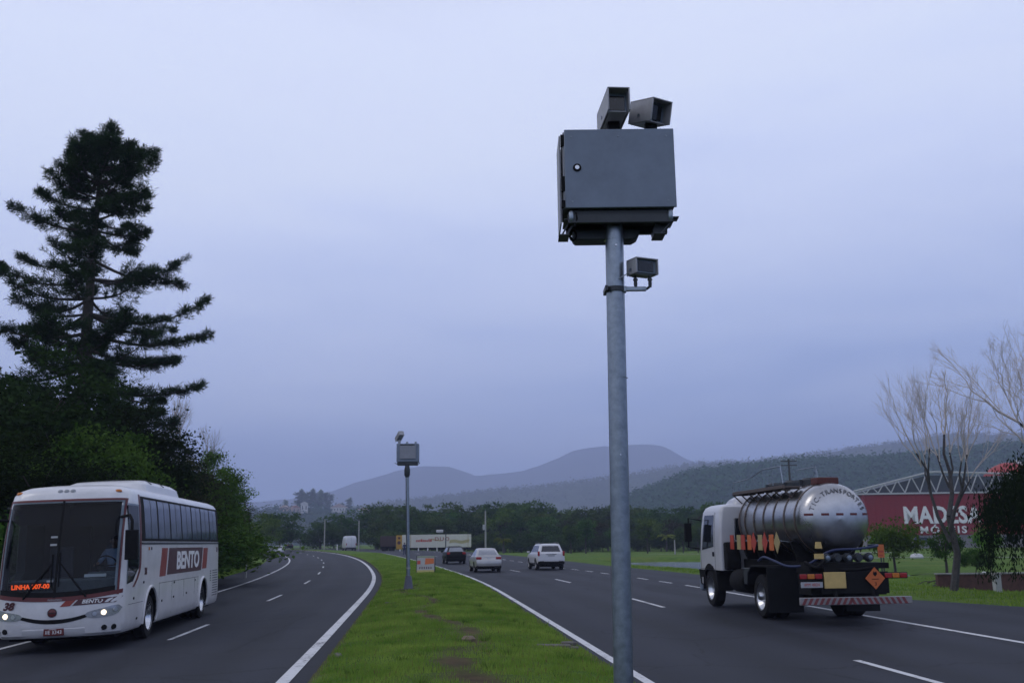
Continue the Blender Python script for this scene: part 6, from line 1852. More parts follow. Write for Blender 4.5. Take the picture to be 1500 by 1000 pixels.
# the long cream trailer standing across the far side of the road
def trailer():
    Y = 166.0
    a, b = at(581, 800, Y), at(690, 800, Y)
    L = b.x - a.x
    z0 = tz((a.x + b.x) / 2, Y)
    root = empty('box_trailer', ((a.x + b.x) / 2, Y, z0), 0.03, 'long cream box trailer with red lettering standing beyond the black hatchback', 'trailer')
    top = at(640, 782.5, Y).z - z0; bot = at(640, 801.5, Y).z - z0
    M_cream = mat('cream_panels', (0.56, 0.545, 0.46), 0.6, 0, 0.06, 1.5)
    M_tyel = mat('yellow_panel', (0.42, 0.24, 0.03), 0.6, 0, 0.15, 2)
    mb = MB(); mb.box(-L / 2 + 0.9, L / 2, 0, 2.45, bot, top); bd = mb.build('body', M_cream, root, bevel=0.04)
    mb = MB(); mb.box(-L / 2 - 0.05, -L / 2 + 0.88, 0.02, 2.4, bot - 0.2, top - 0.05); yp = mb.build('end_box', M_tyel, root, bevel=0.04)
    mb = MB(); mb.lathe([(0.0, -0.03), (0.28, -0.02), (0.30, 0.03)], (-L / 2 + 0.4, 0.02, (bot + top) / 2 - 0.2), 'y', 14); mb.lathe([(0.0, -0.03), (0.2, -0.02), (0.22, 0.03)], (-L / 2 + 0.42, 0.02, (bot + top) / 2 + 0.55), 'y', 14); mb.build('marking', M_maroon, yp)
    h = (bot + top) / 2
    text('DUO', (L * 0.11, -0.012, h + 0.30), (1, 0, 0), (0, 0, 1), 0.85, M_orange_red, bd, 'lettering', 0.01, 0.01, 1.15, 0, 1.25)
    mb = MB()
    rr_ = random.Random(4)
    x = -L * 0.24
    while x < -L * 0.05:
        w = rr_.uniform(0.16, 0.3); mb.box(x, x + w, -0.02, 0.02, h - 0.1, h + rr_.uniform(0.18, 0.36)); x += w + 0.07
    mb.build('stripe', M_placard_red, bd)
    mb = MB()
    for k in range(9): mb.obox((-L * 0.03 + k * 0.18, 0.0, h + 0.30 - 0.03 * k), (0.24, 0.03, 0.20), (0, 0.2, 0))
    for k in range(16): mb.obox((L * 0.22 + k * 0.2, 0.0, h + 0.1 * sin(k * .5) - 0.1), (0.26, 0.03, 0.5), (0, 0.2, 0))
    mb.build('swirl', mat('pale_yellow_print', (0.42, 0.37, 0.19), 0.6, 0, 0.1, 2), bd)
    for x in (-L / 2 + 2.3, L / 2 - 0.5):
        mb = MB(); mb.box(x - .04, x + .04, -0.025, 0.02, bot + 0.05, top - 0.05); mb.build('panel_edge', M_khaki, bd)
    for k in range(6):
        x = -L / 2 + 0.55 + 1.52 * k
        mb = MB(); mb.box(x - 0.07, x + 0.07, 0.05, 0.17, 0, bot); mb.build('leg', M_white, root)
    for k in range(3):
        x = L / 2 - 1.2 - 1.25 * k
        wl_ = MB(); wl_.lathe([(0.0, 0.45), (0.30, 0.45), (0.42, 0.5), (0.45, 0.6), (0.42, 0.7), (0.0, 0.7)], (x, 0.2, 0.45), 'y', 18); wl_.build('wheel', M_rubber, root)
    mb = MB(); mb.box(-L / 2 + 1.0, L / 2 - 0.2, 0.9, 1.6, bot - 0.28, bot); mb.build('chassis', M_chassis, root)
trailer()
def dark_box():
    Y = 172.0
    a, b = at(557, 800, Y), at(579, 800, Y)
    z0 = tz((a.x + b.x) / 2, Y)
    root = empty('stake_truck', ((a.x + b.x) / 2, Y, z0), 0.03, 'dark brown slatted truck body left of the cream trailer', 'truck')
    w = b.x - a.x; top = at(568, 785, Y).z - z0
    M_slat = mat('brown_boards', (0.06, 0.04, 0.038), 0.8, 0, 0.25, 4)
    mb = MB(); mb.box(-w / 2, w / 2, 0, 2.3, 0.95, 1.12)
    for k in range(6):
        z = 1.2 + (top - 1.3) * k / 5
        mb.box(-w / 2, w / 2, 0, 0.05, z - 0.13, z + 0.13); mb.box(-w / 2, w / 2, 2.25, 2.3, z - 0.13, z + 0.13)
        mb.box(w / 2 - .05, w / 2, 0.05, 2.25, z - 0.13, z + 0.13); mb.box(-w / 2, -w / 2 + .05, 0.05, 2.25, z - 0.13, z + 0.13)
    for k in range(5):
        x = -w / 2 + w * k / 4; mb.box(x - .05, x + .05, -0.04, 0.0, 1.0, top)
    mb.build('slatted_body', M_slat, root)
    for x in (-w / 2 + 0.7, w / 2 - 0.7):
        for y in (0.25, 1.85):
            q = MB(); q.lathe([(0.0, -.14), (0.3, -.14), (0.45, -.1), (0.45, .1), (0.3, .14), (0.0, .14)], (0, 0, 0), 'y', 18); o_ = q.build('wheel', M_rubber, root); o_.location = (x, y, 0.45)
    mb = MB(); mb.box(-w / 2 + .1, w / 2 - .1, 0.7, 1.6, 0.6, 0.95); mb.build('chassis', M_chassis, root)
dark_box()

# ================================================================== SPEED CAMERA MASTS
def housing(parent, c, yaw, size, tilt=0.0, name='camera_housing', deep=0.10, brack=True):
    """a sheet-metal camera hood, open to the front, with a recessed glass window; looks along -Y turned by yaw"""
    w, l, h = size
    Mh = Matrix.Translation(c) @ Euler((tilt, 0, yaw)).to_matrix().to_4x4()
    t = 0.012
    mb = MB()
    mb.box(-w / 2, w / 2, -l / 2, l / 2, h / 2 - t, h / 2, 0, Mh)                      # top
    mb.box(-w / 2 + .02, w / 2 - .02, -l / 2 + 0.05, l / 2, -h / 2, -h / 2 + t, 0, Mh)  # floor
    mb.box(-w / 2, -w / 2 + t, -l / 2, l / 2, -h / 2, h / 2 - t, 0, Mh)
    mb.box(w / 2 - t, w / 2, -l / 2, l / 2, -h / 2, h / 2 - t, 0, Mh)
    mb.box(-w / 2 + t, w / 2 - t, l / 2 - t, l / 2, -h / 2 + t, h / 2 - t, 0, Mh)
    o = mb.build(name, M_housing, parent, bevel=0.004)
    mb = MB(); y = -l / 2 + deep
    mb.box(-w / 2 + t, w / 2 - t, y, y + 0.02, -h / 2 + t, h / 2 - t, 0, Mh); mb.build('front_plate', M_cab_grey, o)
    mb = MB(); mb.box(-w * .33, w * .33, y - 0.006, y, -h * .32, h * .30, 0, Mh); mb.build('glass', M_lens, o)
    mb = MB(); mb.lathe([(0.0, -0.012), (0.022, -0.010), (0.026, 0.0)], (0, 0, 0), 'y', 14)
    for s_ in (-1, 1):
        q = MB(); vs = [Mh @ Vector((s_ * (w / 2 + 0.003) + s_ * a, 0.05 * l + b, c_ - 0.2 * h)) for a, b, c_ in ((0, -.012, -.012), (0, .012, -.012), (0, .012, .012), (0, -.012, .012), (.006, -.012, -.012), (.006, .012, -.012), (.006, .012, .012), (.006, -.012, .012))]
        q.add(vs, [(0, 1, 2, 3), (4, 5, 6, 7), (0, 1, 5, 4), (1, 2, 6, 5), (2, 3, 7, 6), (3, 0, 4, 7)]); q.build('bolt', M_galv, o)
    return o

def near_mast():
    x0, y0 = 0.845, 8.0
    gz = float(terrain(np.array([x0]), np.array([y0]))[0])
    zb = 0.10
    root = empty('speed_camera_mast', (x0, y0, zb), 0, 'tall grey speed camera mast in the foreground with a big cabinet on top', 'speed camera')
    def L(x, y, z): return (x - x0, y - y0, z - zb)
    mb = MB()
    mb.tube([L(x0 - 0.03, y0, -0.25), L(x0 + 0.03, y0, 4.72)], [0.0765, 0.0765], 40)
    pole = mb.build('pole', M_galv, root)
    mb = MB()
    for z in (3.25, 3.98, 4.42): mb.lathe([(0.077, -.001), (0.0785, 0.0), (0.077, 0.001)], L(x0 + 0.02, y0, z), 'z', 40)
    mb.obox(L(x0 + 0.03, y0 - 0.078, 4.36), (0.012, 0.012, 0.012)); mb.obox(L(x0 + 0.01, y0 - 0.078, 2.62), (0.010, 0.008, 0.012))
    mb.build('bolt', M_steel, pole)
    # cabinet
    xl, xr, zl, zt, yf, yb = 0.445, 1.365, 4.645, 5.335, 7.80, 8.22
    mb = MB(); mb.box(xl - x0, xr - x0, yf + 0.03 - y0, yb - y0, zl - zb + 0.01, zt - zb - 0.01)
    cab = mb.build('cabinet', M_cab_side, root, bevel=0.006)
    mb = MB(); mb.box(xl + 0.012 - x0, xr + 0.012 - x0, yf - y0, yf + 0.022 - y0, zl - zb, zt - zb)
    door = mb.build('door', M_cab_grey, cab, bevel=0.006)
    mb = MB(); c = L(0.56, yf - 0.004, 4.995); mb.lathe([(0.0, -0.010), (0.018, -0.009), (0.022, 0.006)], c, 'y', 18); lk = mb.build('lock', M_steel, door)
    mb = MB(); mb.lathe([(0.022, -0.004), (0.033, -0.006), (0.036, 0.006)], c, 'y', 20); mb.build('lock_ring', M_black, lk)
    mb = MB()
    for x, z in ((0.515, 5.27), (0.91, 5.27), (1.31, 5.27), (0.515, 4.70), (1.31, 4.70)): mb.lathe([(0.0, -0.003), (0.006, -0.003), (0.008, 0.003)], L(x, yf - 0.001, z), 'y', 10)
    mb.build('rivet', M_galv, door)
    # left side cover standing a little off, with dark gaps, hinges and cables behind it
    mb = MB(); mb.box(xl - 0.030 - x0, xl - 0.018 - x0, yf + 0.08 - y0, yb + 0.06 - y0, zl - 0.11 - zb, zt - 0.02 - zb); mb.build('side_cover', M_cab_side, cab, bevel=0.004)
    mb = MB()
    for z0_, z1_ in ((5.20, 5.30), (4.80, 4.93), (4.66, 4.72)): mb.box(xl - 0.018 - x0, xl + 0.012 - x0, yf + 0.024 - y0, yf + 0.06 - y0, z0_ - zb, z1_ - zb)
    mb.build('hinge', M_black, cab)
    mb = MB(); mb.box(0.535 - x0, 0.615 - x0, 7.90 - y0, 8.0 - y0, zt - zb, zt + 0.035 - zb); mb.build('vent', M_cab_side, cab, bevel=0.004)
    # base frame below the cabinet
    mb = MB()
    mb.box(0.50 - x0, 1.33 - x0, yf + 0.05 - y0, yb - 0.02 - y0, 4.590 - zb, 4.640 - zb)
    mb.box(0.475 - x0, 1.345 - x0, yf + 0.03 - y0, yf + 0.07 - y0, 4.525 - zb, 4.60 - zb)
    mb.box(0.475 - x0, 1.345 - x0, yb - 0.08 - y0, yb - 0.03 - y0, 4.525 - zb, 4.60 - zb)
    mb.build('base_frame', M_dark_metal, cab, bevel=0.004)
    mb = MB()
    mb.prism([(0.525, 4.53), (0.525, 4.46), (0.55, 4.435), (1.03, 4.435), (1.075, 4.46), (1.09, 4.49), (1.095, 4.53)], 8.02, 8.19, 'y')
    mb.v = [(v[0] - x0, v[1] - y0, v[2] - zb) for v in mb.v]
    mb.build('junction_box', M_dark_metal, root, bevel=0.012)
    mb = MB()
    ring = [L(0.525 + 0.028 * cos(a), 8.02, 4.475 + 0.045 * sin(a)) for a in np.linspace(0, 2 * PI, 21)]
    mb.tube(ring, 0.008, 6, caps=False); mb.tube([L(0.53, 8.0, 4.57), L(0.49, 7.95, 4.50), L(0.50, 7.98, 4.45), L(0.53, 8.02, 4.43)], 0.010, 6)
    mb.tube([L(0.545, 7.84, 4.62), L(0.55, 7.83, 4.56), L(0.53, 7.85, 4.50)], 0.008, 6)
    mb.build('cable', M_black, root)
    for sg in (-1, 1):     # angle brackets sticking out at both ends
        mb = MB()
        xa = 0.50 if sg < 0 else 1.315
        mb.prism([(xa, 4.58), (xa + sg * 0.055, 4.58), (xa + sg * 0.055, 4.57), (xa + sg * 0.01, 4.57)], 7.88, 8.14, 'y')
        if sg < 0:
            mb.tube([(xa, 7.9, 4.575), (xa - 0.075, 7.9, 4.44)], 0.008, 5); mb.tube([(xa + .03, 7.9, 4.55), (xa - 0.035, 7.9, 4.44)], 0.012, 5); mb.box(xa - 0.10, xa - 0.015, 7.86, 8.06, 4.432, 4.440)
        else:
            mb.tube([(xa + 0.055, 7.9, 4.57), (xa - 0.055, 7.9, 4.442)], 0.008, 5); mb.prism([(xa - 0.10, 4.56), (xa + 0.03, 4.56), (xa - 0.075, 4.45), (xa - 0.12, 4.445), (xa - 0.125, 4.49)], 7.92, 8.06, 'y'); mb.box(xa - 0.125, xa - 0.03, 7.86, 8.06, 4.434, 4.442)
            mb.box(xa, xa + 0.085, 7.86, 7.98, 4.575, 4.582)
        mb.v = [(v[0] - x0, v[1] - y0, v[2] - zb) for v in mb.v]
        mb.build('bracket', M_dark_metal, root)
    for xx in (0.505, 1.325):
        mb = MB(); mb.lathe([(0.010, -0.05), (0.022, -0.03), (0.024, 0.03), (0.010, 0.05)], L(xx, 7.84, 4.585), 'z', 10); mb.build('cable_gland', M_galv, root)
    # two cameras on top
    for cx, cy, cz, yaw, sz, tilt in ((0.90, 8.02, 5.585, 0.08, (0.19, 0.56, 0.205), 0.0), (1.225, 8.05, 5.585, 0.55, (0.215, 0.32, 0.20), 0.25)):
        o = housing(root, Vector(L(cx, cy, cz)), yaw, sz, tilt)
        mb = MB(); c = L(cx, cy, 0)
        mb.box(c[0] - .05, c[0] + .05, c[1] - .04, c[1] + .05, zt - zb, cz - zb - sz[2] / 2 + 0.02); mb.box(c[0] - .075, c[0] + .075, c[1] - .07, c[1] + .07, zt - zb, zt + 0.012 - zb)
        mb.build('mount', M_black, o, bevel=0.004)
    # infrared lamp on its arm
    mb = MB(); mb.lathe([(0.0775, -0.020), (0.090, -0.020), (0.090, 0.020), (0.0775, 0.020)], L(x0 + 0.02, y0, 3.99), 'z', 32)
    mb.box(-0.072, -0.048, -0.10, 0.10, 3.97 - zb, 4.01 - zb)
    clamp = mb.build('clamp', M_dark_metal, root)
    mb = MB(); mb.box(0.10, 0.272, -0.06, -0.02, 3.972 - zb, 4.006 - zb); mb.box(0.04, 0.11, -0.06, -0.02, 3.965 - zb, 4.012 - zb); mb.build('arm', M_galv, clamp, bevel=0.004)
    o = housing(root, Vector((0.245, -0.06, 4.165 - zb)), 0.42, (0.215, 0.16, 0.135), 0.03, 'lamp_housing', 0.03)
    mb = MB()
    for xx in (0.185, 0.305):
        mb.tube([(xx, -0.05, 4.00 - zb), (xx, -0.05, 4.03 - zb), (xx + 0.0, -0.05, 4.105 - zb)], [0.012, 0.016, 0.010], 8)
        mb.lathe([(0.0, -0.008), (0.02, -0.008), (0.02, 0.008), (0.0, 0.008)], (xx, -0.05, 4.065 - zb), 'z', 8)
    mb.tube([(0.305, -0.05, 4.01 - zb), (0.28, -0.04, 3.99 - zb), (0.24, -0.04, 3.99 - zb)], 0.011, 6)
    mb.build('lamp_stand', M_dark_metal, o)
    mb = MB(); mb.tube([(0.185, -0.05, 4.08 - zb), (0.15, -0.07, 4.09 - zb), (0.115, -0.09, 4.11 - zb), (0.085, -0.085, 4.09 - zb), (0.05, -0.078, 4.07 - zb)], 0.005, 6); mb.build('cable', M_galv, o)
    return root
near_mast()

def far_mast():
    p = rpos(32.2, 1.66); z0 = p.z + float(crown_h(32.2, 1.66))
    root = empty('speed_camera_mast', (p.x, p.y, z0), 0.05, 'slim speed camera mast standing on the grass median further down the road', 'speed camera')
    mb = MB(); mb.tube([(0, 0, -0.1), (-0.09, 0, 4.86)], [0.075, 0.068], 18)
    pole = mb.build('pole', M_galv, root)
    mb = MB(); mb.lathe([(0.20, -0.05), (0.19, 0.0), (0.115, 0.50), (0.085, 0.50)], (0, 0, 0), 'z', 16); mb.build('foot', mat('foot_paint', (0.09, 0.095, 0.13), 0.6, 0, 0.2, 6), root)
    mb = MB(); mb.lathe([(0.076, -.025), (0.088, -.025), (0.088, .025), (0.076, .025)], (-0.015, 0, 0.80), 'z', 16); mb.build('collar', M_plate_grey, pole)
    mb = MB(); mb.lathe([(0.07, -.3), (0.115, -.2), (0.12, .0), (0.08, .20)], (-0.088, 0, 4.66), 'z', 12); mb.build('junction', M_dark_metal, pole)
    cx = -0.09
    mb = MB(); mb.box(cx - 0.43, cx + 0.47, -0.10, 0.40, 4.98, 5.72); cab = mb.build('cabinet', M_cab_grey, root, bevel=0.02)
    mb = MB(); mb.box(cx - 0.30, cx + 0.35, -0.14, -0.095, 5.10, 5.64); mb.build('door', M_cab_side, cab, bevel=0.01)
    mb = MB(); mb.box(cx - 0.40, cx + 0.42, -0.08, 0.38, 4.86, 4.98); mb.build('base_frame', M_dark_metal, cab, bevel=0.01)
    mb = MB(); mb.box(cx - .28, cx + .30, -0.145, -0.10, 5.64, 5.69); mb.build('drip_rail', M_dark_metal, cab, bevel=0.01)
    mb = MB()
    for x in (-0.02, 0.33): mb.lathe([(0.05, 0), (0.045, 0.08), (0.0, 0.10)], (cx + x, 0.1, 5.72), 'z', 10)
    for x in (-0.45, 0.47): mb.obox((cx + x, 0.0, 4.92), (0.10, 0.2, 0.03), (0, 0.5 * (1 if x < 0 else -1), 0))
    mb.build('fitting', M_galv, cab)
    o = housing(root, Vector((cx - 0.33, 0.12, 6.02)), PI + 0.45, (0.21, 0.50, 0.20), 0.55)
    mb = MB(); mb.box(cx - 0.38, cx - 0.28, 0.02, 0.14, 5.72, 5.87); mb.build('mount', M_cab_side, o)
far_mast()

# the A-board on the median
def aboard():
    p = rpos(51.3, 3.0); z0 = p.z + float(crown_h(51.3, 3.0)) - 0.01
    root = empty('sandwich_board', (p.x, p.y, z0), 0.02, 'white, orange and yellow sandwich board standing on the median grass', 'sign board')
    H, W, D = 0.96, 1.02, 0.36
    M_b1 = mat('board_white', (0.34, 0.34, 0.34), 0.6, 0, 0.06, 5); M_b2 = mat('board_yellow', (0.42, 0.36, 0.12), 0.6, 0, 0.08, 5)
    for sg in (-1, 1):
        Mx = Matrix.Translation((0, sg * D, 0)) @ Euler((sg * math.atan2(D - .02, H), 0, 0)).to_matrix().to_4x4()
        f = -1 if sg < 0 else 1
        mb = MB(); mb.box(-W / 2, W / 2, -0.012, 0.012, 0, H * 1.06, 0, Mx); pn = mb.build('panel', M_b1, root, bevel=0.004)
        if sg < 0:
            def patch(x0, x1, z0_, z1_, m, nm='print', d=-0.018):
                q = MB(); q.box(x0, x1, d, -0.010, z0_, z1_, 0, Mx); q.build(nm, m, pn)
            patch(-W / 2 + .01, W / 2 - .01, 0.02, 0.17, M_b2); patch(-W / 2 + .01, W / 2 - .01, 0.92, 1.0, mat('board_green', (0.20, 0.25, 0.15), 0.6, 0, 0.1, 5))
            q = MB(); q.prism([(-0.04, 0.50), (W / 2 - .02, 0.56), (W / 2 - .03, 0.86), (-0.02, 0.88)], -0.020, -0.010, 'y'); q.v = [tuple(Mx @ Vector(v)) for v in q.v]; q.build('print', M_orange, pn)
            patch(-W / 2 + .02, -0.30, 0.52, 0.74, M_placard_red); patch(-0.26, -0.12, 0.50, 0.90, M_plate_grey)
            for k in range(6): patch(-0.36 + k * .13, -0.30 + k * .13, 0.24, 0.36, M_maroon)
    mb = MB()
    for x in (-W / 2 - .02, W / 2 + .02):
        mb.tube([(x, -D, 0), (x, 0, H)], 0.014, 5); mb.tube([(x, D, 0), (x, 0, H)], 0.014, 5)
    mb.build('frame', M_black, root)
aboard()

# ================================================================== POSTS AND POLES
def pole(name, px, pt, pb_Y, r, label, m, cat='pole', arm=None, group=None):
    t = at(px, pt, pb_Y); z = tz(t.x, pb_Y)
    root = empty(name, (t.x, pb_Y, z), 0, label, cat, group)
    H = t.z - z
    mb = MB(); mb.tube([(0, 0, -0.3), (0, 0, H)], [r, r * 0.72], 10); mb.build('post', m, root)
    if arm == 'cross':
        mb = MB()
        for zz in (H - 0.25, H - 0.75): mb.box(-0.95, 0.95, -0.06, 0.06, zz - 0.06, zz + 0.06)
        mb.build('crossarm', M_bark_grey, root)
        mb = MB()
        for x in (-0.85, -0.3, 0.3, 0.85): mb.lathe([(0.03, 0), (0.06, 0.05), (0.03, 0.1), (0.06, 0.15), (0.0, 0.2)], (x, 0, H - 0.19), 'z', 8)
        mb.build('insulator', M_plate_grey, root)
    if arm == 'lamp':
        mb = MB(); mb.tube([(0, 0, H - 0.1), (-0.3, -0.05, H + 0.05), (-0.9, -0.1, H + 0.1)], 0.05, 6); a_ = mb.build('arm', m, root)
        mb = MB(); mb.obox((-0.9, -0.1, H + 0.05), (1.0, 0.5, 0.42)); mb.build('lamp_head', mat('pale_lamp_head', (0.5, 0.5, 0.5), 0.5, 0, 0.1, 4), root, bevel=0.08)
    if arm == 'box':
        mb = MB(); mb.obox((-0.25, -0.2, H * 0.62), (0.45, 0.4, 0.9)); mb.build('transformer', M_plate_grey, root, bevel=0.05)
    return root
M_conc_pole = mat('concrete_pole', (0.30, 0.30, 0.275), 0.85, 0, 0.12, 3)
pole('utility_pole', 711, 748, 170, 0.17, 'pale concrete utility pole behind the silver sedan', M_conc_pole, 'utility pole', 'box')
pole('utility_pole', 476, 760, 205, 0.14, 'thin concrete pole in front of the dark rounded tree', M_conc_pole, 'utility pole')
pole('utility_pole', 526, 762, 190, 0.15, 'concrete pole just left of the white van', M_conc_pole, 'utility pole')
pole('utility_pole', 1155, 672, 120, 0.15, 'utility pole with crossarms rising behind the tank truck', M_bark_grey, 'utility pole', 'cross')
pole('street_lamp', 653, 778, 150, 0.09, 'street lamp with a pale head in front of the cream trailer', M_dark_metal, 'street lamp', 'lamp')
pole('marker_post', 494, 797, 205, 0.13, 'short white marker post beyond the end of the median', M_white, 'post')
pole('marker_post', 362, 800, 66, 0.06, 'thin grey post on the grass verge left of the bend', M_conc_pole, 'post')
pole('marker_post', 988, 790, 150, 0.11, 'slim pale post on the lake bank', M_conc_pole, 'post')

# the small orange sign on the lawn behind the truck
c = at(1289, 797, 52); z = tz(c.x, 52)
root = empty('park_sign', (c.x, 52, z), 0.1, 'small orange sign on a post on the lawn right of the tank truck', 'sign')
H = c.z - z
mb = MB(); mb.tube([(0, 0, -0.2), (0, 0, H)], 0.035, 8); mb.build('post', M_dark_metal, root)
mb = MB(); mb.box(-0.17, 0.17, -0.06, -0.036, H - 0.66, H); mb.build('panel', M_orange, root, bevel=0.01)
mb = MB(); mb.box(-0.13, 0.13, -0.066, -0.058, H - 0.40, H - 0.30); mb.box(-0.13, 0.08, -0.066, -0.058, H - 0.58, H - 0.50); mb.build('stripe', M_placard_red, root)

# low red wall with a white post at the right edge
c = at(1413, 857, 38.5)
root = empty('garden_wall', (c.x, 41.0, tz(c.x + 2, 41.0) - 0.05), -0.02, 'low dull red wall behind the bare tree at the right edge', 'wall')
M_brick = mat('dull_red_brick', (0.085, 0.040, 0.034), 0.9, 0, 0.3, 6, 0.3, 30)
mb = MB(); mb.box(0, 9.0, -0.12, 0.12, 0, 0.70); mb.build('wall', M_brick, root, bevel=0.01)
mb = MB(); mb.box(-0.03, 9.03, -0.16, 0.16, 0.702, 0.76); mb.build('coping', M_concrete, root, bevel=0.01)
c2 = at(1482, 862, 37.5)
root = empty('gate_post', (c2.x, 38.6, tz(c2.x, 38.6) - 0.03), 0.1, 'white post in front of the low red wall', 'post')
mb = MB(); mb.box(-0.12, 0.12, -0.12, 0.12, 0, 0.66); mb.build('post', mat('old_white_paint', (0.38, 0.38, 0.37), 0.7, 0, 0.15, 6), root, bevel=0.015)
mb = MB(); mb.prism([(-0.15, 0.663), (0.15, 0.663), (0.12, 0.72), (0.0, 0.75), (-0.12, 0.72)], -0.15, 0.15, 'y'); mb.build('cap', M_concrete, root, bevel=0.01)
# white object on the lawn
c = at(1343, 816, 95)
mb = MB()
z = tz(c.x, 95)
mb.lathe([(0.55, -0.05), (0.62, 0.12), (0.5, 0.35), (0.2, 0.44), (0.0, 0.45)], (c.x, 95, z), 'z', 12)
tag(mb.build('white_boulder', mat('white_stone', (0.5, 0.5, 0.5), 0.8, 0, 0.15, 4)), 'low white boulder lying on the lawn before the factory', 'boulder')
c = at(1441, 832, 60)
mb = MB(); mb.lathe([(0.14, -0.05), (0.16, 0.05), (0.10, 0.16), (0.0, 0.18)], (c.x, 60, tz(c.x, 60)), 'z', 10)
tag(mb.build('white_stone', M_white), 'small white stone on the lawn right of the bare tree', 'stone')

# ================================================================== THE RED FACTORY
def factory():
    Y = 180.0
    l, r_ = at(1272, 800, Y), at(1500, 800, Y)
    z0 = tz(at(1380, 800, Y).x, Y)
    ox = l.x
    root = empty('factory', (ox, Y, z0), -0.06, 'red factory hall with a white roof truss and MADESA in big white letters', 'building')
    W = 42.0
    hz = lambda py: at(1380, py, Y).z - z0
    zwall, ztop, zap = hz(783), hz(723), hz(691)
    M_fred = mat('factory_red', (0.22, 0.010, 0.018), 0.6, 0, 0.12, 0.6)
    M_fgrey = mat('factory_block', (0.20, 0.19, 0.20), 0.85, 0, 0.12, 0.8)
    M_truss = mat('truss_white', (0.42, 0.42, 0.42), 0.5, 0, 0.1, 2)
    M_roofd = mat('roof_dark', (0.05, 0.06, 0.07), 0.6, 0, 0.15, 1)
    mb = MB(); mb.box(0.2, W, 0.15, 24, 0, zwall - 0.01); base = mb.build('base_wall', M_fgrey, root)
    mb = MB(); mb.box(0, W, 0, 24, zwall, ztop); k = 0
    red = mb.build('red_wall', M_fred, root)
    mb = MB()
    x = 0.6
    while x < W: mb.box(x, x + 0.10, -0.05, 0.0, zwall + 0.05, ztop - 0.05); x += 1.2
    mb.build('cladding_rib', M_fred, red)
    for x in np.arange(3.0, W - 2, 5.2):
        mb = MB(); mb.box(x - .1, x + 2.3, 0.08, 0.15, 0.9, 2.0); fr_ = mb.build('window', M_fgrey, root)
        mb = MB(); mb.box(x, x + 2.2, 0.05, 0.079, 1.0, 1.9); mb.build('pane', M_dark_glass, fr_)
    mb = MB()
    for x in np.arange(0.4, W, 5.2): mb.box(x, x + 0.25, -0.1, 0.149, 0, zwall - 0.02)
    mb.build('column', M_fgrey, root)
    # truss: bottom chord, sloping top chords, zigzag web
    xa = (1370 - 1272) / (1500 - 1272) * (r_.x - l.x)
    zr = hz(696)
    def ztc(x):
        if x < xa: return ztop + 0.6 + (zap - ztop - 0.6) * (x + 2) / (xa + 2)
        return zap + (zr - zap) * (x - xa) / (r_.x - l.x - xa) if x < r_.x - l.x + 20 else zr
    mb = MB()
    mb.box(-2.0, W, -0.3, 0.0, ztop, ztop + 0.28)
    pts = [Vector((x, -0.15, ztc(x))) for x in np.linspace(-2, W, 40)]
    for a, b in zip(pts[:-1], pts[1:]): mb.tube([a, b], 0.19, 6)
    x = -1.8; up = True
    while x < W - 2:
        dx = 1.05 + 0.45 * min(1, max(0, x) / xa)
        a = Vector((x, -0.15, ztop + 0.25)); b = Vector((x + dx, -0.15, ztc(x + dx))); c_ = Vector((x + 2 * dx, -0.15, ztop + 0.25))
        mb.tube([a, b], 0.11, 5); mb.tube([b, c_], 0.11, 5); x += 2 * dx
    mb.build('truss', M_truss, root)
    mb = MB()
    vs, fs = [], []
    xs = list(np.linspace(-1.0, W, 30))
    for yy in (1.5, 24.0):
        for x in xs: vs += [(x, yy, ztop + 0.02), (x, yy, max(ztop + .1, ztc(x) - 0.5))]
    n = len(xs) * 2
    for i in range(len(xs) - 1):
        fs += [(2 * i, 2 * i + 2, 2 * i + 3, 2 * i + 1), (n + 2 * i, n + 2 * i + 1, n + 2 * i + 3, n + 2 * i + 2), (2 * i + 1, 2 * i + 3, n + 2 * i + 3, n + 2 * i + 1)]
    mb.add(vs, fs); mb.build('roof', M_roofd, root, smooth=False)
    # lettering
    x1, x2 = at(1314, 760, Y).x - ox, at(1433, 760, Y).x - ox
    zc = hz(755)
    text('MADESA', ((x1 + x2) / 2 + 0.5, -0.12, zc), (1, 0, 0), (0, 0, 1), 4.1, M_white, red, 'lettering', 0.08, 0.12, 1.06, 0, 1.04, fit=13.6)
    text('MÓVEIS', ((x1 + x2) / 2 + 0.5, -0.10, hz(776)), (1, 0, 0), (0, 0, 1), 1.7, M_white, red, 'lettering', 0.05, 0.04, 1.15, 0, 1.3)
    return root
factory()
def dome():
    Y = 215.0
    a, b = at(1440, 694, Y), at(1500, 694, Y)
    cx = (a.x + b.x) / 2 + 1; z = tz(cx, Y)
    top = at(1470, 677, Y).z - z; edge = at(1470, 697, Y).z - z
    root = empty('silo', (cx, Y, z), 0, 'round red silo roof with a white top rising behind the factory', 'silo')
    R_ = (b.x - a.x) / 2 + 0.5
    mb = MB(); mb.lathe([(R_ * .96, 0), (R_ * .96, edge)], (0, 0, 0), 'z', 32); mb.build('wall', M_concrete, root)
    mb = MB(); mb.lathe([(R_, edge - 0.05), (R_, edge + .2), (R_ * .7, edge + (top - edge) * .6), (R_ * .3, top * .985), (0.0, top)], (0, 0, 0), 'z', 32); mb.build('roof', mat('red_roof', (0.33, 0.035, 0.03), 0.6, 0, 0.1, 1), root)
    mb = MB(); mb.obox((R_ * 0.62, -R_ * 0.3, top - 0.9), (R_ * 0.9, 1.0, 0.5), (0, 0.45, 0)); mb.build('skylight', M_white, root, bevel=0.05)
dome()

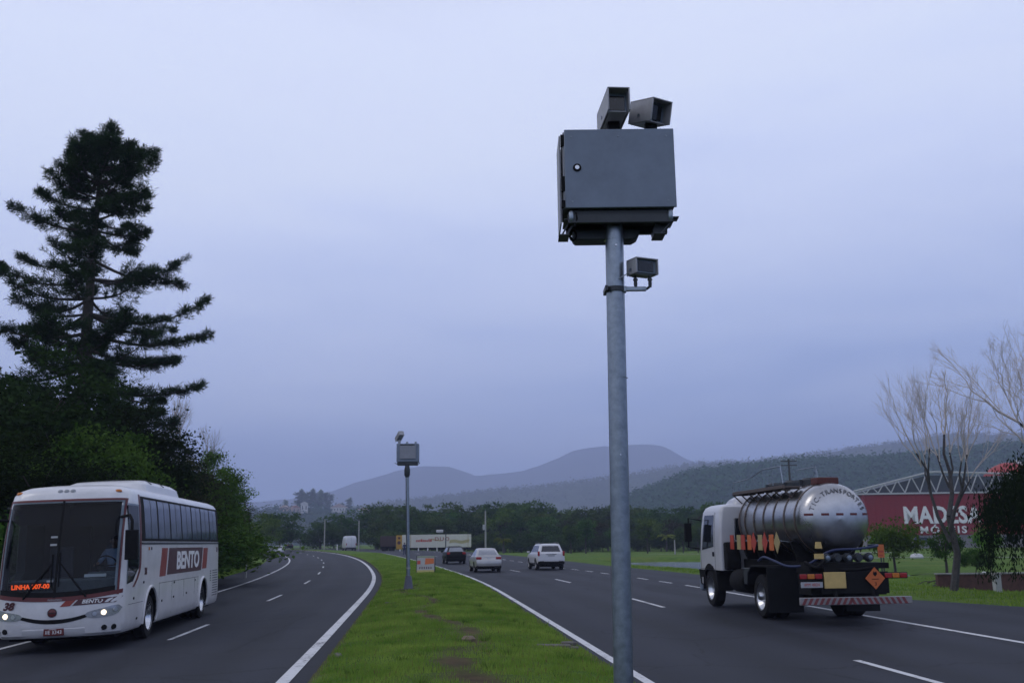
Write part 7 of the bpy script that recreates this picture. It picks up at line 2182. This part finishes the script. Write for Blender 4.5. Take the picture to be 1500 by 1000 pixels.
# ------------------------------------------------------------------ houses on the village hill
def house(px, t, w, d, h, roof_h, wall_m, roof_m, label, rz=0.2):
    k_ = VD / 700; w, d, h, roof_h = w * k_, d * k_, h * k_, roof_h * k_
    q = hill_pt(PROF_VILL, VD, VDEP, px, t)
    root = empty('house', (q.x, q.y, q.z - 0.6), rz, label, 'house', 'houses on the village hill')
    mb = MB(); mb.box(-w / 2, w / 2, -d / 2, d / 2, 0, h); mb.build('wall', wall_m, root)
    mb = MB(); mb.prism([(-w / 2 - .5, h + .02), (w / 2 + .5, h + .02), (0, h + roof_h)], -d / 2 - .4, d / 2 + .4, 'y'); mb.build('roof', roof_m, root)
    for k in range(max(1, int(w / 3))):
        x = -w / 2 + (k + .5) * w / max(1, int(w / 3))
        mb = MB(); mb.box(x - .5, x + .5, -d / 2 - .05, -d / 2 + .05, h * .4, h * .75); mb.build('window', M_dark_glass, root)
M_hw = mat('house_white', (0.55, 0.53, 0.50), 0.8, 0, 0.1, 0.5); M_ht = mat('house_tile', (0.28, 0.13, 0.09), 0.8, 0, 0.15, 0.5); M_hp = mat('house_pink', (0.42, 0.30, 0.26), 0.8, 0, 0.1, 0.5)
house(470, -0.30, 4.5, 6, 6.5, 1.2, M_hw, M_hw, 'tall white house on the hazy hill above the bend')
house(456, -0.28, 5, 5, 3.4, 1.6, M_hp, M_ht, 'small pinkish house left of the tall white house', 0.5)
house(512, -0.22, 11, 8, 3.4, 2.6, M_hw, M_hp, 'wide low house with pale roof right of the tall white house', 0.1)
house(440, -0.26, 5, 5, 3.0, 1.5, M_hp, M_hp, 'small dull house at the left end of the village hill', -0.2)
house(545, -0.20, 9, 6, 3.0, 1.4, M_hw, M_ht, 'pale low house behind the white van', -0.1)

# ================================================================== THE AIR
hm, n_, l_, out_ = new_mat('haze')
pv = n_.new('ShaderNodeVolumePrincipled')
pv.inputs['Color'].default_value = (0.64, 0.71, 1.0, 1)
pv.inputs['Density'].default_value = 0.00034
pv.inputs['Anisotropy'].default_value = 0.0
l_.new(pv.outputs[0], out_.inputs['Volume'])
mb = MB(); mb.box(-5750, 5750, -650, 6600, -9.0, 560.0)
hz_o = mb.build('haze', hm, smooth=False)
tag(hz_o, 'thin bluish haze lying over the whole valley', 'haze', None, 'stuff')
hz_o.display_type = 'WIRE'
